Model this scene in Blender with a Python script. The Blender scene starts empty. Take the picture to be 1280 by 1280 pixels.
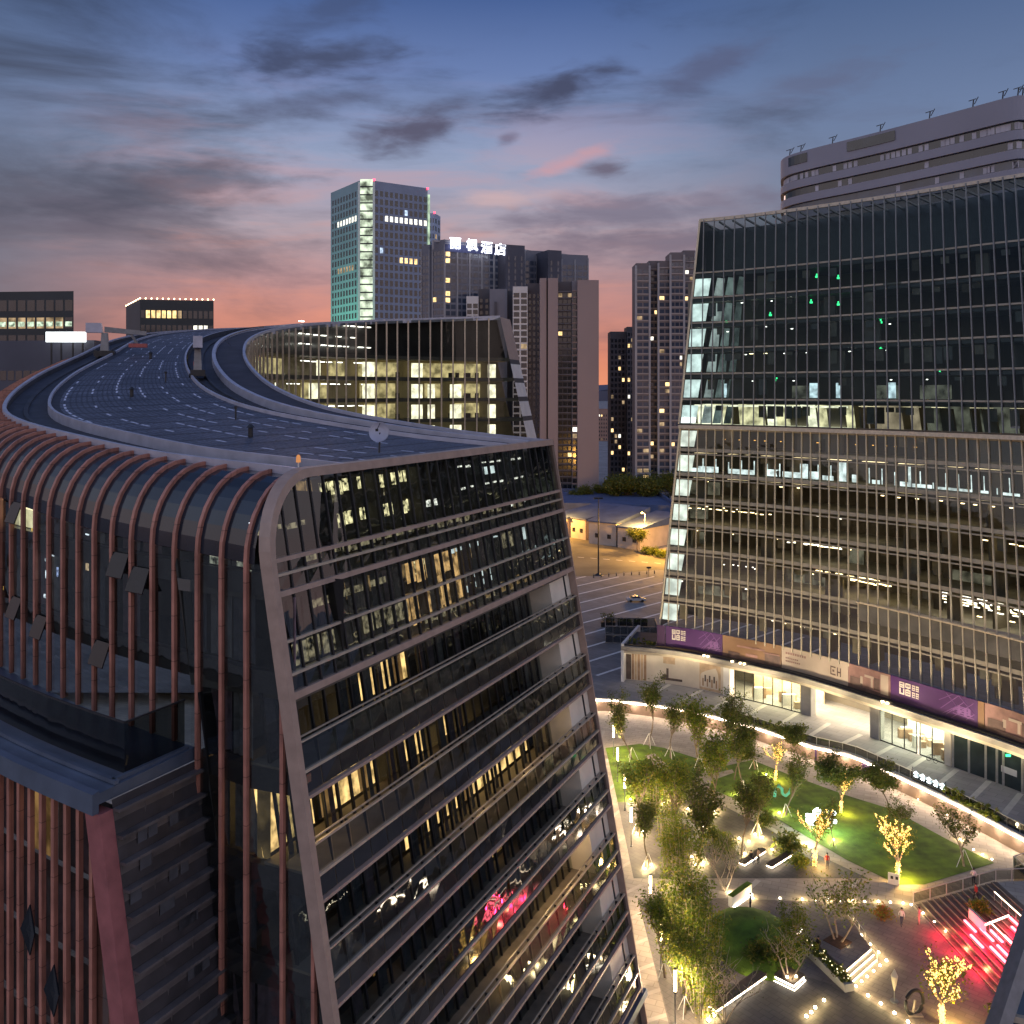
import bpy, math, random
from mathutils import Vector, Matrix
random.seed(7)
R = random.Random(11)
S = bpy.context.scene
COL = S.collection
rad = math.radians

# ---------------------------------------------------------------- camera
CZ = 52.0                       # the drone hovers 52 m above the garden
FPX, HOR = 1180.0, 490.0        # focal length and horizon row of the 1280 px photograph
cam = bpy.data.cameras.new('camera'); camo = bpy.data.objects.new('camera', cam); COL.objects.link(camo)
camo.location = (0, 0, CZ); camo.rotation_euler = (rad(90), 0, 0)
cam.sensor_width = 36; cam.lens = 36*FPX/1280; cam.shift_y = -(640-HOR)/1280
cam.clip_start = .5; cam.clip_end = 20000
S.camera = camo

# ---------------------------------------------------------------- world: dusk sky
def lin(r, g, b):
    f = lambda c: (c/255/12.92 if c/255 <= .04045 else ((c/255+.055)/1.055)**2.4)
    return (f(r), f(g), f(b), 1)
W = bpy.data.worlds.new('World'); S.world = W; W.use_nodes = True
nt = W.node_tree; N = nt.nodes; L = nt.links; N.clear()
def nd(tp, **k):
    n = N.new(tp)
    for a, b in k.items(): setattr(n, a, b)
    return n
def mth(op, a, b=None, clamp=False):
    n = nd('ShaderNodeMath', operation=op, use_clamp=clamp)
    for i, x in enumerate((a, b)):
        if x is None: continue
        if isinstance(x, (int, float)): n.inputs[i].default_value = x
        else: L.new(x, n.inputs[i])
    return n.outputs[0]
def mixc(fac, a, b, mode='MIX'):
    n = nd('ShaderNodeMix', data_type='RGBA', blend_type=mode)
    for i, x in ((0, fac), (6, a), (7, b)):
        if isinstance(x, (int, float, tuple)): n.inputs[i].default_value = x
        else: L.new(x, n.inputs[i])
    return n.outputs[2]
def smooth(x, lo, hi):
    n = nd('ShaderNodeMapRange', interpolation_type='SMOOTHSTEP')
    L.new(x, n.inputs[0]); n.inputs[1].default_value = lo; n.inputs[2].default_value = hi
    return n.outputs[0]
def ramp(x, stops):
    n = nd('ShaderNodeValToRGB'); cr = n.color_ramp
    while len(cr.elements) < len(stops): cr.elements.new(.5)
    for e, (p, c) in zip(cr.elements, stops): e.position = p; e.color = c
    L.new(x, n.inputs[0]); return n.outputs[0]
tc = nd('ShaderNodeTexCoord'); sx = nd('ShaderNodeSeparateXYZ'); L.new(tc.outputs['Generated'], sx.inputs[0])
dx, dy, dz = sx.outputs
el = mth('ARCSINE', dz); az = mth('ARCTAN2', dx, dy)            # elevation and bearing of the view of the sky
ev = mth('MULTIPLY', el, 1/rad(60), True)
base = ramp(ev, [(0, lin(236, 146, 100)), (.04, lin(214, 132, 108)), (.10, lin(182, 136, 136)), (.16, lin(168, 156, 168)), (.23, lin(142, 156, 186)),
                 (.31, lin(102, 124, 172)), (.38, lin(66, 92, 144)), (.50, lin(52, 76, 126)), (1, lin(64, 84, 134))])
cool = ramp(ev, [(0, lin(134, 106, 110)), (.08, lin(116, 110, 122)), (.18, lin(114, 124, 146)), (.26, lin(104, 122, 156)), (.36, lin(76, 98, 138)), (.5, lin(64, 82, 122)), (1, lin(64, 82, 130))])
glow = mth('MULTIPLY', smooth(az, -.54, -.26), mth('SUBTRACT', 1, smooth(az, .02, .34)))
sky = mixc(glow, cool, base)
# cloud sheet: noise on the plane of the cloud deck, seen in perspective
den = mth('ADD', mth('MAXIMUM', dz, 0), .12)
cu, cv = mth('DIVIDE', dx, den), mth('DIVIDE', dy, den)
cb = nd('ShaderNodeCombineXYZ'); L.new(mth('ADD', mth('MULTIPLY', cu, .9), mth('MULTIPLY', cv, -.35)), cb.inputs[0]); L.new(mth('ADD', mth('MULTIPLY', cv, 1.05), mth('MULTIPLY', cu, .35)), cb.inputs[1])
def noise(vec, sc, det=6, rough=.6, off=0, dist=0):
    n = nd('ShaderNodeTexNoise'); L.new(vec, n.inputs['Vector']); n.inputs['Scale'].default_value = sc
    n.inputs['Detail'].default_value = det; n.inputs['Roughness'].default_value = rough; n.inputs['Distortion'].default_value = dist
    return n.outputs[0]
mp = nd('ShaderNodeMapping'); mp.inputs['Scale'].default_value = (2.4, 8.5, 1); mp.inputs['Location'].default_value = (3.1, 1.7, 0); mp.inputs['Rotation'].default_value = (0, 0, rad(-14)); ce = nd('ShaderNodeCombineXYZ'); L.new(az, ce.inputs[0]); L.new(el, ce.inputs[1]); L.new(ce.outputs[0], mp.inputs[0])
n1 = noise(mp.outputs[0], 1.35, 8, .6, dist=.5)
leftness = mth('SUBTRACT', 1, smooth(az, -.46, -.1))
cov = mth('ADD', n1, mth('MULTIPLY', leftness, .17))
m1 = smooth(cov, .50, .84)
cloudc = ramp(ev, [(0, lin(136, 98, 98)), (.09, lin(106, 94, 104)), (.2, lin(76, 80, 98)), (.32, lin(48, 56, 76)), (.5, lin(36, 46, 70)), (1, lin(26, 32, 52))])
sky = mixc(mth('MULTIPLY', m1, .8), sky, cloudc)
# fine streaks low over the horizon, some lit pink from below
mp2 = nd('ShaderNodeMapping'); mp2.inputs['Scale'].default_value = (2.2, 13, 1); mp2.inputs['Rotation'].default_value = (0, 0, rad(4))
L.new(ce.outputs[0], mp2.inputs[0])
n2 = noise(mp2.outputs[0], 1.6, 6, .6, dist=.4)
low = mth('SUBTRACT', 1, smooth(el, .12, .36))
sky = mixc(mth('MULTIPLY', mth('MULTIPLY', smooth(n2, .5, .68), low), .42), sky, mixc(.5, cloudc, lin(104, 92, 112)))
sky = mixc(mth('MULTIPLY', mth('MULTIPLY', smooth(n2, .56, .34), low), mth('MULTIPLY', glow, .35)), sky, lin(232, 150, 124))
# separate cloud puffs standing in the clear part of the sky: bearing, elevation, half length, half height, tilt
mp3 = nd('ShaderNodeMapping'); mp3.inputs['Rotation'].default_value = (0, 0, rad(-16)); mp3.inputs['Scale'].default_value = (1, 3.2, 1); L.new(ce.outputs[0], mp3.inputs[0])
n3 = noise(mp3.outputs[0], 13, 4, .55, dist=.5)
n4 = noise(mp3.outputs[0], 34, 4, .55)
for (pa, pe, ra, re, tl, cc, op) in [(.045, .308, .068, .017, .32, (64, 70, 96), .95), (-.205, .333, .075, .02, .1, (60, 68, 94), .85), (-.108, .266, .06, .02, .25, (78, 76, 98), .9),
        (-.20, .292, .065, .012, .2, (80, 84, 110), .6), (.195, .318, .06, .016, .4, (84, 90, 120), .75), (.098, .231, .028, .009, -.1, (96, 86, 104), .8),
        (-.005, .262, .012, .006, .3, (108, 100, 124), .7), (.06, .238, .045, .008, .35, (200, 150, 156), .7), (.31, .30, .07, .018, .2, (92, 94, 120), .5), (-.36, .20, .12, .03, .15, (64, 68, 86), .6), (-.2, .37, .1, .022, .5, (62, 74, 106), .6),
        (.12, .185, .16, .018, .05, (112, 106, 126), .75), (.17, .155, .2, .016, .02, (108, 98, 116), .7), (-.02, .20, .05, .01, .1, (216, 176, 170), .5)]:
    a, b = mth('SUBTRACT', az, pa), mth('SUBTRACT', el, pe)
    c, s = math.cos(tl), math.sin(tl)
    u = mth('DIVIDE', mth('ADD', mth('MULTIPLY', a, c), mth('MULTIPLY', b, s)), ra)
    v = mth('DIVIDE', mth('SUBTRACT', mth('MULTIPLY', b, c), mth('MULTIPLY', a, s)), re)
    r = mth('SQRT', mth('ADD', mth('MULTIPLY', u, u), mth('MULTIPLY', v, v)))
    r = mth('ADD', r, mth('ADD', mth('MULTIPLY', mth('SUBTRACT', n3, .5), -2.3), mth('MULTIPLY', mth('SUBTRACT', n4, .5), -.9)))
    sky = mixc(mth('MULTIPLY', smooth(r, 1.5, .1), op), sky, lin(*cc))
# the eastern half of the dome, behind the camera, still holds the pale twilight
back = smooth(mth('MULTIPLY', dy, -1), -.74, .1)
east = ramp(ev, [(0, lin(205, 172, 168)), (.15, lin(226, 204, 200)), (.3, lin(214, 218, 232)), (.6, lin(160, 180, 222)), (1, lin(84, 108, 162))])
sky = mixc(back, sky, east)
ground_dark = mixc(smooth(dz, -.06, .0), lin(40, 40, 52), sky)
nish = nd('ShaderNodeTexSky', sky_type='NISHITA', sun_disc=False); nish.sun_elevation = rad(.5); nish.sun_rotation = rad(-8)
bg1 = nd('ShaderNodeBackground'); L.new(ground_dark, bg1.inputs[0]); bg1.inputs[1].default_value = .9
bg2 = nd('ShaderNodeBackground'); L.new(nish.outputs[0], bg2.inputs[0]); bg2.inputs[1].default_value = .004
ad = nd('ShaderNodeAddShader'); L.new(bg1.outputs[0], ad.inputs[0]); L.new(bg2.outputs[0], ad.inputs[1])
wo = nd('ShaderNodeOutputWorld'); L.new(ad.outputs[0], wo.inputs[0])

# afterglow: the sun has just set beyond the towers
sl = bpy.data.lights.new('sun', 'SUN'); so = bpy.data.objects.new('sun', sl); COL.objects.link(so)
sl.energy = .12; sl.angle = rad(12); sl.color = (1, .62, .5)
so.rotation_euler = Vector((.14, -1, -.12)).to_track_quat('-Z', 'Y').to_euler()
S.view_settings.view_transform = 'Standard'; S.view_settings.look = 'None'; S.view_settings.gamma = 1; S.view_settings.use_curve_mapping = False
S.view_settings.exposure = .25
S.render.engine = 'CYCLES'
C = S.cycles
C.use_denoising = True; C.max_bounces = 7; C.diffuse_bounces = 3; C.glossy_bounces = 4; C.transmission_bounces = 4; C.transparent_max_bounces = 24
C.caustics_reflective = False; C.caustics_refractive = False; C.sample_clamp_indirect = 4; C.use_adaptive_sampling = True; C.adaptive_threshold = .02
try: C.use_light_tree = True
except Exception: pass

# ---------------------------------------------------------------- survey: photograph row/column + known depth or level -> metres
def at(px, py, D): return Vector(((px-640)*D/FPX, D, CZ-(py-HOR)*D/FPX))
def xy(px, D): return Vector(((px-640)*D/FPX, D, 0))
def gp(px, py, z=0.):
    D = (CZ-z)*FPX/(py-HOR)
    return Vector(((px-640)*D/FPX, D, z))

# ---------------------------------------------------------------- materials
def mat(name, col, rough=.6, metal=0., var=.15, scale=.6, bump=0., spec=.5, fine=0., joint=0., streak=False, tile=None):
    m = bpy.data.materials.new(name); m.use_nodes = True
    t = m.node_tree; b = t.nodes['Principled BSDF']
    b.inputs['Roughness'].default_value = rough; b.inputs['Metallic'].default_value = metal
    b.inputs['Specular IOR Level'].default_value = spec
    g = t.nodes.new('ShaderNodeNewGeometry'); n = t.nodes.new('ShaderNodeTexNoise'); n.inputs['Scale'].default_value = scale; n.inputs['Detail'].default_value = 6
    t.links.new(g.outputs['Position'], n.inputs['Vector'])
    mx = t.nodes.new('ShaderNodeMix'); mx.data_type = 'RGBA'
    mx.inputs[6].default_value = (*[max(0, c*(1-var)) for c in col[:3]], 1); mx.inputs[7].default_value = (*[min(1, c*(1+var)) for c in col[:3]], 1)
    mr = t.nodes.new('ShaderNodeMapRange'); mr.inputs[1].default_value = .3; mr.inputs[2].default_value = .7
    t.links.new(n.outputs[0], mr.inputs[0]); t.links.new(mr.outputs[0], mx.inputs[0])
    last = mx.outputs[2]
    def dark(mask, k):
        q = t.nodes.new('ShaderNodeMix'); q.data_type = 'RGBA'; q.blend_type = 'MULTIPLY'; t.links.new(mask, q.inputs[0]); t.links.new(last, q.inputs[6]); q.inputs[7].default_value = (k, k, k, 1); return q.outputs[2]
    if streak:      # rain streaks run down the metal
        mp_ = t.nodes.new('ShaderNodeMapping'); mp_.inputs['Scale'].default_value = (2.5, 2.5, .12); t.links.new(g.outputs['Position'], mp_.inputs[0])
        ns = t.nodes.new('ShaderNodeTexNoise'); ns.inputs['Scale'].default_value = 2; ns.inputs['Detail'].default_value = 6; t.links.new(mp_.outputs[0], ns.inputs['Vector'])
        r2 = t.nodes.new('ShaderNodeMapRange'); r2.inputs[1].default_value = .5; r2.inputs[2].default_value = .72; t.links.new(ns.outputs[0], r2.inputs[0]); last = dark(r2.outputs[0], .62)
    if joint:       # open joints between the cladding lengths
        sp = t.nodes.new('ShaderNodeSeparateXYZ'); t.links.new(g.outputs['Position'], sp.inputs[0]); md = t.nodes.new('ShaderNodeMath'); md.operation = 'MODULO'; md.inputs[1].default_value = joint; t.links.new(sp.outputs[2], md.inputs[0])
        lt = t.nodes.new('ShaderNodeMath'); lt.operation = 'LESS_THAN'; lt.inputs[1].default_value = .05; t.links.new(md.outputs[0], lt.inputs[0]); last = dark(lt.outputs[0], .5)
    if tile:        # slabs with tinted faces and darker joints
        mp_ = t.nodes.new('ShaderNodeMapping'); mp_.inputs['Rotation'].default_value = (0, 0, tile[2]); t.links.new(g.outputs['Position'], mp_.inputs[0])
        br = t.nodes.new('ShaderNodeTexBrick'); br.inputs['Scale'].default_value = 1; br.inputs['Brick Width'].default_value = tile[0]; br.inputs['Row Height'].default_value = tile[1]; br.inputs['Mortar Size'].default_value = .035; br.inputs['Bias'].default_value = -.2
        br.inputs['Color1'].default_value = (1, 1, 1, 1); br.inputs['Color2'].default_value = (.78, .78, .8, 1); br.inputs['Mortar'].default_value = (.66, .66, .66, 1); t.links.new(mp_.outputs[0], br.inputs['Vector'])
        q = t.nodes.new('ShaderNodeMix'); q.data_type = 'RGBA'; q.blend_type = 'MULTIPLY'; q.inputs[0].default_value = 1; t.links.new(last, q.inputs[6]); t.links.new(br.outputs[0], q.inputs[7]); last = q.outputs[2]
    t.links.new(last, b.inputs['Base Color'])
    if bump:
        n2 = t.nodes.new('ShaderNodeTexNoise'); n2.inputs['Scale'].default_value = fine or scale*8; n2.inputs['Detail'].default_value = 4
        t.links.new(g.outputs['Position'], n2.inputs['Vector'])
        bp = t.nodes.new('ShaderNodeBump'); bp.inputs['Strength'].default_value = bump; bp.inputs['Distance'].default_value = .05
        t.links.new(n2.outputs[0], bp.inputs['Height']); t.links.new(bp.outputs[0], b.inputs['Normal'])
    return m
def emi(name, col, st, sample=True, var=0., scale=1.):
    m = bpy.data.materials.new(name); m.use_nodes = True; t = m.node_tree; t.nodes.clear()
    e = t.nodes.new('ShaderNodeEmission'); o = t.nodes.new('ShaderNodeOutputMaterial')
    e.inputs[0].default_value = (*col[:3], 1); e.inputs[1].default_value = st
    if var:
        g = t.nodes.new('ShaderNodeNewGeometry'); n = t.nodes.new('ShaderNodeTexNoise'); n.inputs['Scale'].default_value = scale; n.inputs['Detail'].default_value = 3
        t.links.new(g.outputs['Position'], n.inputs['Vector'])
        r = t.nodes.new('ShaderNodeMapRange'); r.inputs[1].default_value = .36; r.inputs[2].default_value = .64; r.inputs[3].default_value = st*(1-var); r.inputs[4].default_value = st*(1+var)
        t.links.new(n.outputs[0], r.inputs[0]); t.links.new(r.outputs[0], e.inputs[1])
    t.links.new(e.outputs[0], o.inputs[0])
    if not sample: m.cycles.emission_sampling = 'NONE'
    return m
def glass(name, tint, refl=.06, rough=.02, ior=1.5, wav=.02, wscale=.7, gcol=(.9, .95, .95)):
    m = bpy.data.materials.new(name); m.use_nodes = True; t = m.node_tree; t.nodes.clear()
    tr = t.nodes.new('ShaderNodeBsdfTransparent'); tr.inputs[0].default_value = (*tint, 1)
    gl = t.nodes.new('ShaderNodeBsdfGlossy'); gl.inputs['Roughness'].default_value = rough; gl.inputs[0].default_value = (*gcol, 1)
    ge = t.nodes.new('ShaderNodeNewGeometry'); dt = t.nodes.new('ShaderNodeVectorMath'); dt.operation = 'DOT_PRODUCT'    # Schlick, the same from both sides of the pane
    t.links.new(ge.outputs['Incoming'], dt.inputs[0]); t.links.new(ge.outputs['Normal'], dt.inputs[1])
    last = dt.outputs['Value']; f0 = ((ior-1)/(ior+1))**2
    for op, val, cl in (('ABSOLUTE', None, False), ('SUBTRACT', 1., True), ('POWER', 5., False), ('MULTIPLY', 1-f0, False), ('ADD', f0+refl, True)):
        ma = t.nodes.new('ShaderNodeMath'); ma.operation = op; ma.use_clamp = cl
        if op == 'SUBTRACT': ma.inputs[0].default_value = 1.; t.links.new(last, ma.inputs[1])
        else:
            t.links.new(last, ma.inputs[0])
            if val is not None: ma.inputs[1].default_value = val
        last = ma.outputs[0]
    mx = t.nodes.new('ShaderNodeMixShader'); t.links.new(ma.outputs[0], mx.inputs[0]); t.links.new(tr.outputs[0], mx.inputs[1]); t.links.new(gl.outputs[0], mx.inputs[2])
    if wav:
        g = t.nodes.new('ShaderNodeNewGeometry'); n = t.nodes.new('ShaderNodeTexNoise'); n.inputs['Scale'].default_value = wscale; t.links.new(g.outputs['Position'], n.inputs['Vector'])
        bp = t.nodes.new('ShaderNodeBump'); bp.inputs['Strength'].default_value = 1; bp.inputs['Distance'].default_value = wav
        t.links.new(n.outputs[0], bp.inputs['Height']); t.links.new(bp.outputs[0], gl.inputs['Normal'])
    o = t.nodes.new('ShaderNodeOutputMaterial'); t.links.new(mx.outputs[0], o.inputs[0])
    return m

# ---------------------------------------------------------------- mesh builder and scene helpers
class MB:
    def __init__(s): s.v = []; s.f = []; s.m = []; s.uv = None
    def pt(s, p): s.v.append(tuple(p)); return len(s.v)-1
    def poly(s, pts, m=0):
        i = len(s.v); s.v.extend(tuple(p) for p in pts); s.f.append(tuple(range(i, i+len(pts)))); s.m.append(m)
    def hexa(s, b, t, m=0):
        "closed prism between two rings of equal count (bottom ring counter-clockwise)"
        n = len(b); i = len(s.v); s.v.extend(tuple(p) for p in b); s.v.extend(tuple(p) for p in t)
        s.f.append(tuple(range(i+n-1, i-1, -1))); s.f.append(tuple(range(i+n, i+2*n)))
        for k in range(n): s.f.append((i+k, i+(k+1) % n, i+n+(k+1) % n, i+n+k))
        s.m.extend([m]*(n+2))
    def box(s, c, size, rz=0., m=0):
        x, y, z = (q/2 for q in size); ca, sa = math.cos(rz), math.sin(rz); c = Vector(c)
        r = [Vector((a*x*ca-b*y*sa, a*x*sa+b*y*ca, 0)) for a, b in ((-1, -1), (1, -1), (1, 1), (-1, 1))]
        s.hexa([c+q-Vector((0, 0, z)) for q in r], [c+q+Vector((0, 0, z)) for q in r], m)
    def beam(s, a, b, w, h, up=(0, 0, 1), m=0):
        "bar of rectangular section from a to b; w across, h along up"
        a, b = Vector(a), Vector(b); d = (b-a).normalized(); u = Vector(up); sd = d.cross(u)
        if sd.length < 1e-4: sd = d.cross(Vector((1, 0, 0)))
        sd.normalize(); u = sd.cross(d).normalized()
        r = lambda p: [p-sd*w/2-u*h/2, p+sd*w/2-u*h/2, p+sd*w/2+u*h/2, p-sd*w/2+u*h/2]
        s.hexa(r(a), r(b), m)
    def tube(s, pts, rr, n=6, m=0, cap=True):
        pts = [Vector(p) for p in pts]; rr = rr if isinstance(rr, (list, tuple)) else [rr]*len(pts)
        rings = []
        for k, p in enumerate(pts):
            d = (pts[min(k+1, len(pts)-1)]-pts[max(k-1, 0)]).normalized()
            a = d.cross(Vector((0, 0, 1)) if abs(d.z) < .9 else Vector((1, 0, 0))).normalized(); b = d.cross(a)
            rings.append([s.pt(p+(a*math.cos(2*math.pi*j/n)+b*math.sin(2*math.pi*j/n))*rr[k]) for j in range(n)])
        for k in range(len(rings)-1):
            for j in range(n):
                s.f.append((rings[k][j], rings[k][(j+1) % n], rings[k+1][(j+1) % n], rings[k+1][j])); s.m.append(m)
        if cap:
            s.f.append(tuple(rings[0])); s.f.append(tuple(reversed(rings[-1]))); s.m.extend([m, m])
    def ball(s, c, r, seg=8, ring=5, m=0, sq=(1, 1, 1)):
        c = Vector(c); i = len(s.v)
        s.pt(c-Vector((0, 0, r*sq[2])))
        for k in range(1, ring):
            th = math.pi*k/ring
            for j in range(seg):
                ph = 2*math.pi*j/seg
                s.pt(c+Vector((r*sq[0]*math.sin(th)*math.cos(ph), r*sq[1]*math.sin(th)*math.sin(ph), -r*sq[2]*math.cos(th))))
        s.pt(c+Vector((0, 0, r*sq[2]))); last = len(s.v)-1
        for j in range(seg):
            s.f.append((i, i+1+(j+1) % seg, i+1+j)); s.m.append(m)
            for k in range(ring-2):
                a = i+1+k*seg; s.f.append((a+j, a+(j+1) % seg, a+seg+(j+1) % seg, a+seg+j)); s.m.append(m)
            a = i+1+(ring-2)*seg; s.f.append((a+j, a+(j+1) % seg, last)); s.m.append(m)
    def build(s, name, mats, parent=None, kind=None, smooth=False):
        me = bpy.data.meshes.new(name); me.from_pydata(s.v, [], s.f); me.validate(verbose=False)
        for q in (mats if isinstance(mats, (list, tuple)) else [mats]): me.materials.append(q)
        if len(me.polygons) == len(s.m): me.polygons.foreach_set('material_index', s.m)
        if smooth: me.polygons.foreach_set('use_smooth', [True]*len(me.polygons))
        me.update()
        o = bpy.data.objects.new(name, me); COL.objects.link(o)
        if parent is not None:
            o.parent = parent; o.matrix_parent_inverse = Matrix.Translation(-root_loc(parent))
        if kind: o['kind'] = kind
        return o
def root_loc(o):
    if o.parent is None: return o.location.copy()
    return root_loc(o.parent)+o.matrix_parent_inverse.translation+o.location
def tag(o, label=None, cat=None, group=None, kind=None):
    for k, v in (('label', label), ('category', cat), ('group', group), ('kind', kind)):
        if v: o[k] = v
    return o
def thing(name, label, cat, loc=(0, 0, 0), group=None):
    o = bpy.data.objects.new(name, None); COL.objects.link(o); o.location = loc; o.empty_display_size = .5
    return tag(o, label, cat, group)
def copy_tree(o, parent=None):
    c = o.copy(); COL.objects.link(c)
    if parent is not None: c.parent = parent
    for ch in list(o.children): copy_tree(ch, c)
    return c
def point(name, loc, watt, col, r=.15, parent=None):
    l = bpy.data.lights.new(name, 'POINT'); l.energy = watt; l.color = col; l.shadow_soft_size = r
    o = bpy.data.objects.new(name, l); COL.objects.link(o); o.location = loc
    if parent is not None:
        o.parent = parent; o.matrix_parent_inverse = Matrix.Translation(-root_loc(parent))
    return o
def crom(P, per=6):
    "Catmull-Rom through tuples"
    P = [tuple(p) for p in P]; out = []
    Q = [tuple(2*a-b for a, b in zip(P[0], P[1]))]+P+[tuple(2*a-b for a, b in zip(P[-1], P[-2]))]
    for i in range(1, len(Q)-2):
        for k in range(per):
            t = k/per
            out.append(tuple(.5*(2*b+(c-a)*t+(2*a-5*b+4*c-d)*t*t+(3*b-a-3*c+d)*t**3) for a, b, c, d in zip(Q[i-1], Q[i], Q[i+1], Q[i+2])))
    out.append(P[-1]); return out
class Curve:
    "plan curve by arc length; extra values ride along"
    def __init__(s, P):
        s.P = P; s.s = [0]
        for a, b in zip(P, P[1:]): s.s.append(s.s[-1]+math.hypot(b[0]-a[0], b[1]-a[1]))
        s.len = s.s[-1]
    def at(s, u):
        k = 0
        if u >= s.len: k = len(s.P)-2
        elif u > 0:
            lo, hi = 0, len(s.s)-1
            while hi-lo > 1:
                md = (lo+hi)//2
                if s.s[md] <= u: lo = md
                else: hi = md
            k = lo
        t = (u-s.s[k])/(s.s[k+1]-s.s[k])
        return tuple(a+(b-a)*t for a, b in zip(s.P[k], s.P[k+1]))
    def tan(s, u):
        a, b = s.at(u-.6), s.at(u+.6); return Vector((b[0]-a[0], b[1]-a[1], 0)).normalized()
    def find_px(s, px, lo=0, hi=None):
        hi = s.len if hi is None else hi
        f = lambda u: 640+FPX*s.at(u)[0]/s.at(u)[1]-px
        inc = f(hi) > f(lo)
        for _ in range(40):
            md = (lo+hi)/2
            if (f(md) < 0) == inc: lo = md
            else: hi = md
        return (lo+hi)/2
class Many:
    "pieces of one kind: the hundred that show largest become parts of their own, the rest one part"
    def __init__(s): s.L = []
    def new(s): m = MB(); s.L.append(m); return m
    def poly(s, *a): s.new().poly(*a)
    def hexa(s, *a): s.new().hexa(*a)
    def beam(s, *a, **k): s.new().beam(*a, **k)
    def box(s, *a, **k): s.new().box(*a, **k)
    def area(s, m):
        P = [(640+FPX*x/max(y, 1), HOR+FPX*(CZ-z)/max(y, 1)) for x, y, z in m.v]
        X = [min(max(p[0], 0), 1280) for p in P]; Y = [min(max(p[1], 0), 1280) for p in P]
        return (max(X)-min(X))*(max(Y)-min(Y))
    def build(s, name, mats, parent, cap=100):
        s.L = [m for m in s.L if m.f]; s.L.sort(key=s.area, reverse=True)
        for m in s.L[:cap]: m.build(name, mats, parent)
        if len(s.L) > cap:
            r = MB()
            for m in s.L[cap:]:
                i = len(r.v); r.v += m.v; r.f += [tuple(q+i for q in f) for f in m.f]; r.m += m.m
            r.build(name, mats, parent, 'stuff')
ORD = ['first', 'second', 'third', 'fourth', 'fifth', 'sixth', 'seventh', 'eighth', 'ninth', 'tenth', 'eleventh', 'twelfth', 'thirteenth', 'fourteenth', 'fifteenth', 'sixteenth', 'seventeenth', 'eighteenth', 'nineteenth', 'twentieth']
def V3(p, z): return Vector((p[0], p[1], z))

# ---------------------------------------------------------------- shared materials
M = {}
M['fin'] = mat('copper_fin', (.42, .18, .13), .5, .0, .22, .9, .15, joint=2.37, streak=True)
M['frame'] = mat('rose_metal', (.38, .27, .215), .45, 0, .12, 1.5, .1)
M['bar'] = mat('bronze_bar', (.46, .38, .29), .4, .2, .15, 2)
M['dark_metal'] = mat('dark_metal', (.03, .03, .033), .45, .3, .2, 2)
M['grey_metal'] = mat('grey_metal', (.22, .22, .23), .45, .4, .15, 2)
M['pale_metal'] = mat('pale_metal', (.48, .46, .43), .4, .3, .12, 2)
M['kerb'] = mat('curb_metal', (.42, .42, .5), .4, .2, .15, .8)
M['gutter'] = mat('gutter_dark', (.035, .037, .05), .7, 0, .3, .8)
M['ledge'] = mat('ledge_metal', (.12, .15, .21), .35, .4, .2, .6)
M['concrete'] = mat('concrete', (.3, .29, .28), .85, 0, .2, .4, .2)
M['white_wall'] = mat('white_wall', (.7, .69, .67), .7, 0, .08, .5)
M['beige'] = mat('beige_panel', (.74, .66, .53), .7, 0, .1, .8)
M['louvre'] = mat('louvre_dark', (.05, .045, .05), .5, .2, .3, .8)
M['glass'] = glass('facade_glass', (.50, .55, .55), .05)
M['glass_dark'] = glass('dark_glass', (.16, .18, .19), .07)
M['glass_clear'] = glass('clear_glass', (.78, .84, .82), .02, wav=.01)
M['parapet_glass'] = glass('parapet_glass', (.22, .22, .20), 0, .03, 1.18)
M['rail_glass'] = glass('balustrade_glass', (.40, .41, .40), .08, wav=.014, wscale=.5)
M['roof_glass'] = mat('curved_roof_glass', (.014, .021, .032), .16, 0, .3, .4, spec=.5)
M['spandrel'] = mat('spandrel', (.045, .04, .04), .3, 0, .3, .5, spec=.7)
M['inner_dark'] = mat('dark_interior', (.10, .092, .082), .8, 0, .3, .4)
M['slab'] = mat('floor_slab', (.16, .145, .125), .8, 0, .2, .5)
M['curtain_a'] = mat('curtain_mauve', (.17, .12, .14), .9, 0, .35, 1.6)
M['curtain_b'] = mat('curtain_grey', (.17, .16, .155), .9, 0, .35, 1.6)
M['curtain_c'] = mat('blind_dark', (.07, .072, .085), .8, 0, .3, 1.2)
M['warm_room'] = emi('warm_lit_room', (1, .60, .22), 1.7, True, .6, 1.5)
M['warm_mid'] = emi('mid_warm_room', (1, .62, .26), .75, True, .8, 1.6)
M['warm_dim'] = emi('dim_warm_room', (1, .52, .18), .3, True, .7, .8)
M['white_room'] = emi('white_lit_room', (1, .92, .66), 2.0, True, .4, .7)
M['cream_room'] = emi('cream_lit_room', (1, .86, .5), 1.2, True, .6, .6)
M['cool_room'] = emi('cool_lit_room', (.75, .92, 1), 1.3, True, .5, .8)
M['lamp_white'] = emi('lamp_white', (1, .95, .85), 8, False)
M['lamp_warm'] = emi('lamp_warm', (1, .78, .42), 9, False)
M['lamp_cool'] = emi('lamp_cool', (.8, .92, 1), 8, False)
M['led'] = emi('led_strip', (1, .86, .66), 9)
M['green_lamp'] = emi('green_lamp', (.05, 1, .3), 3, False)
M['red_lamp'] = emi('red_lamp', (1, .03, .06), 8, False)
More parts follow.
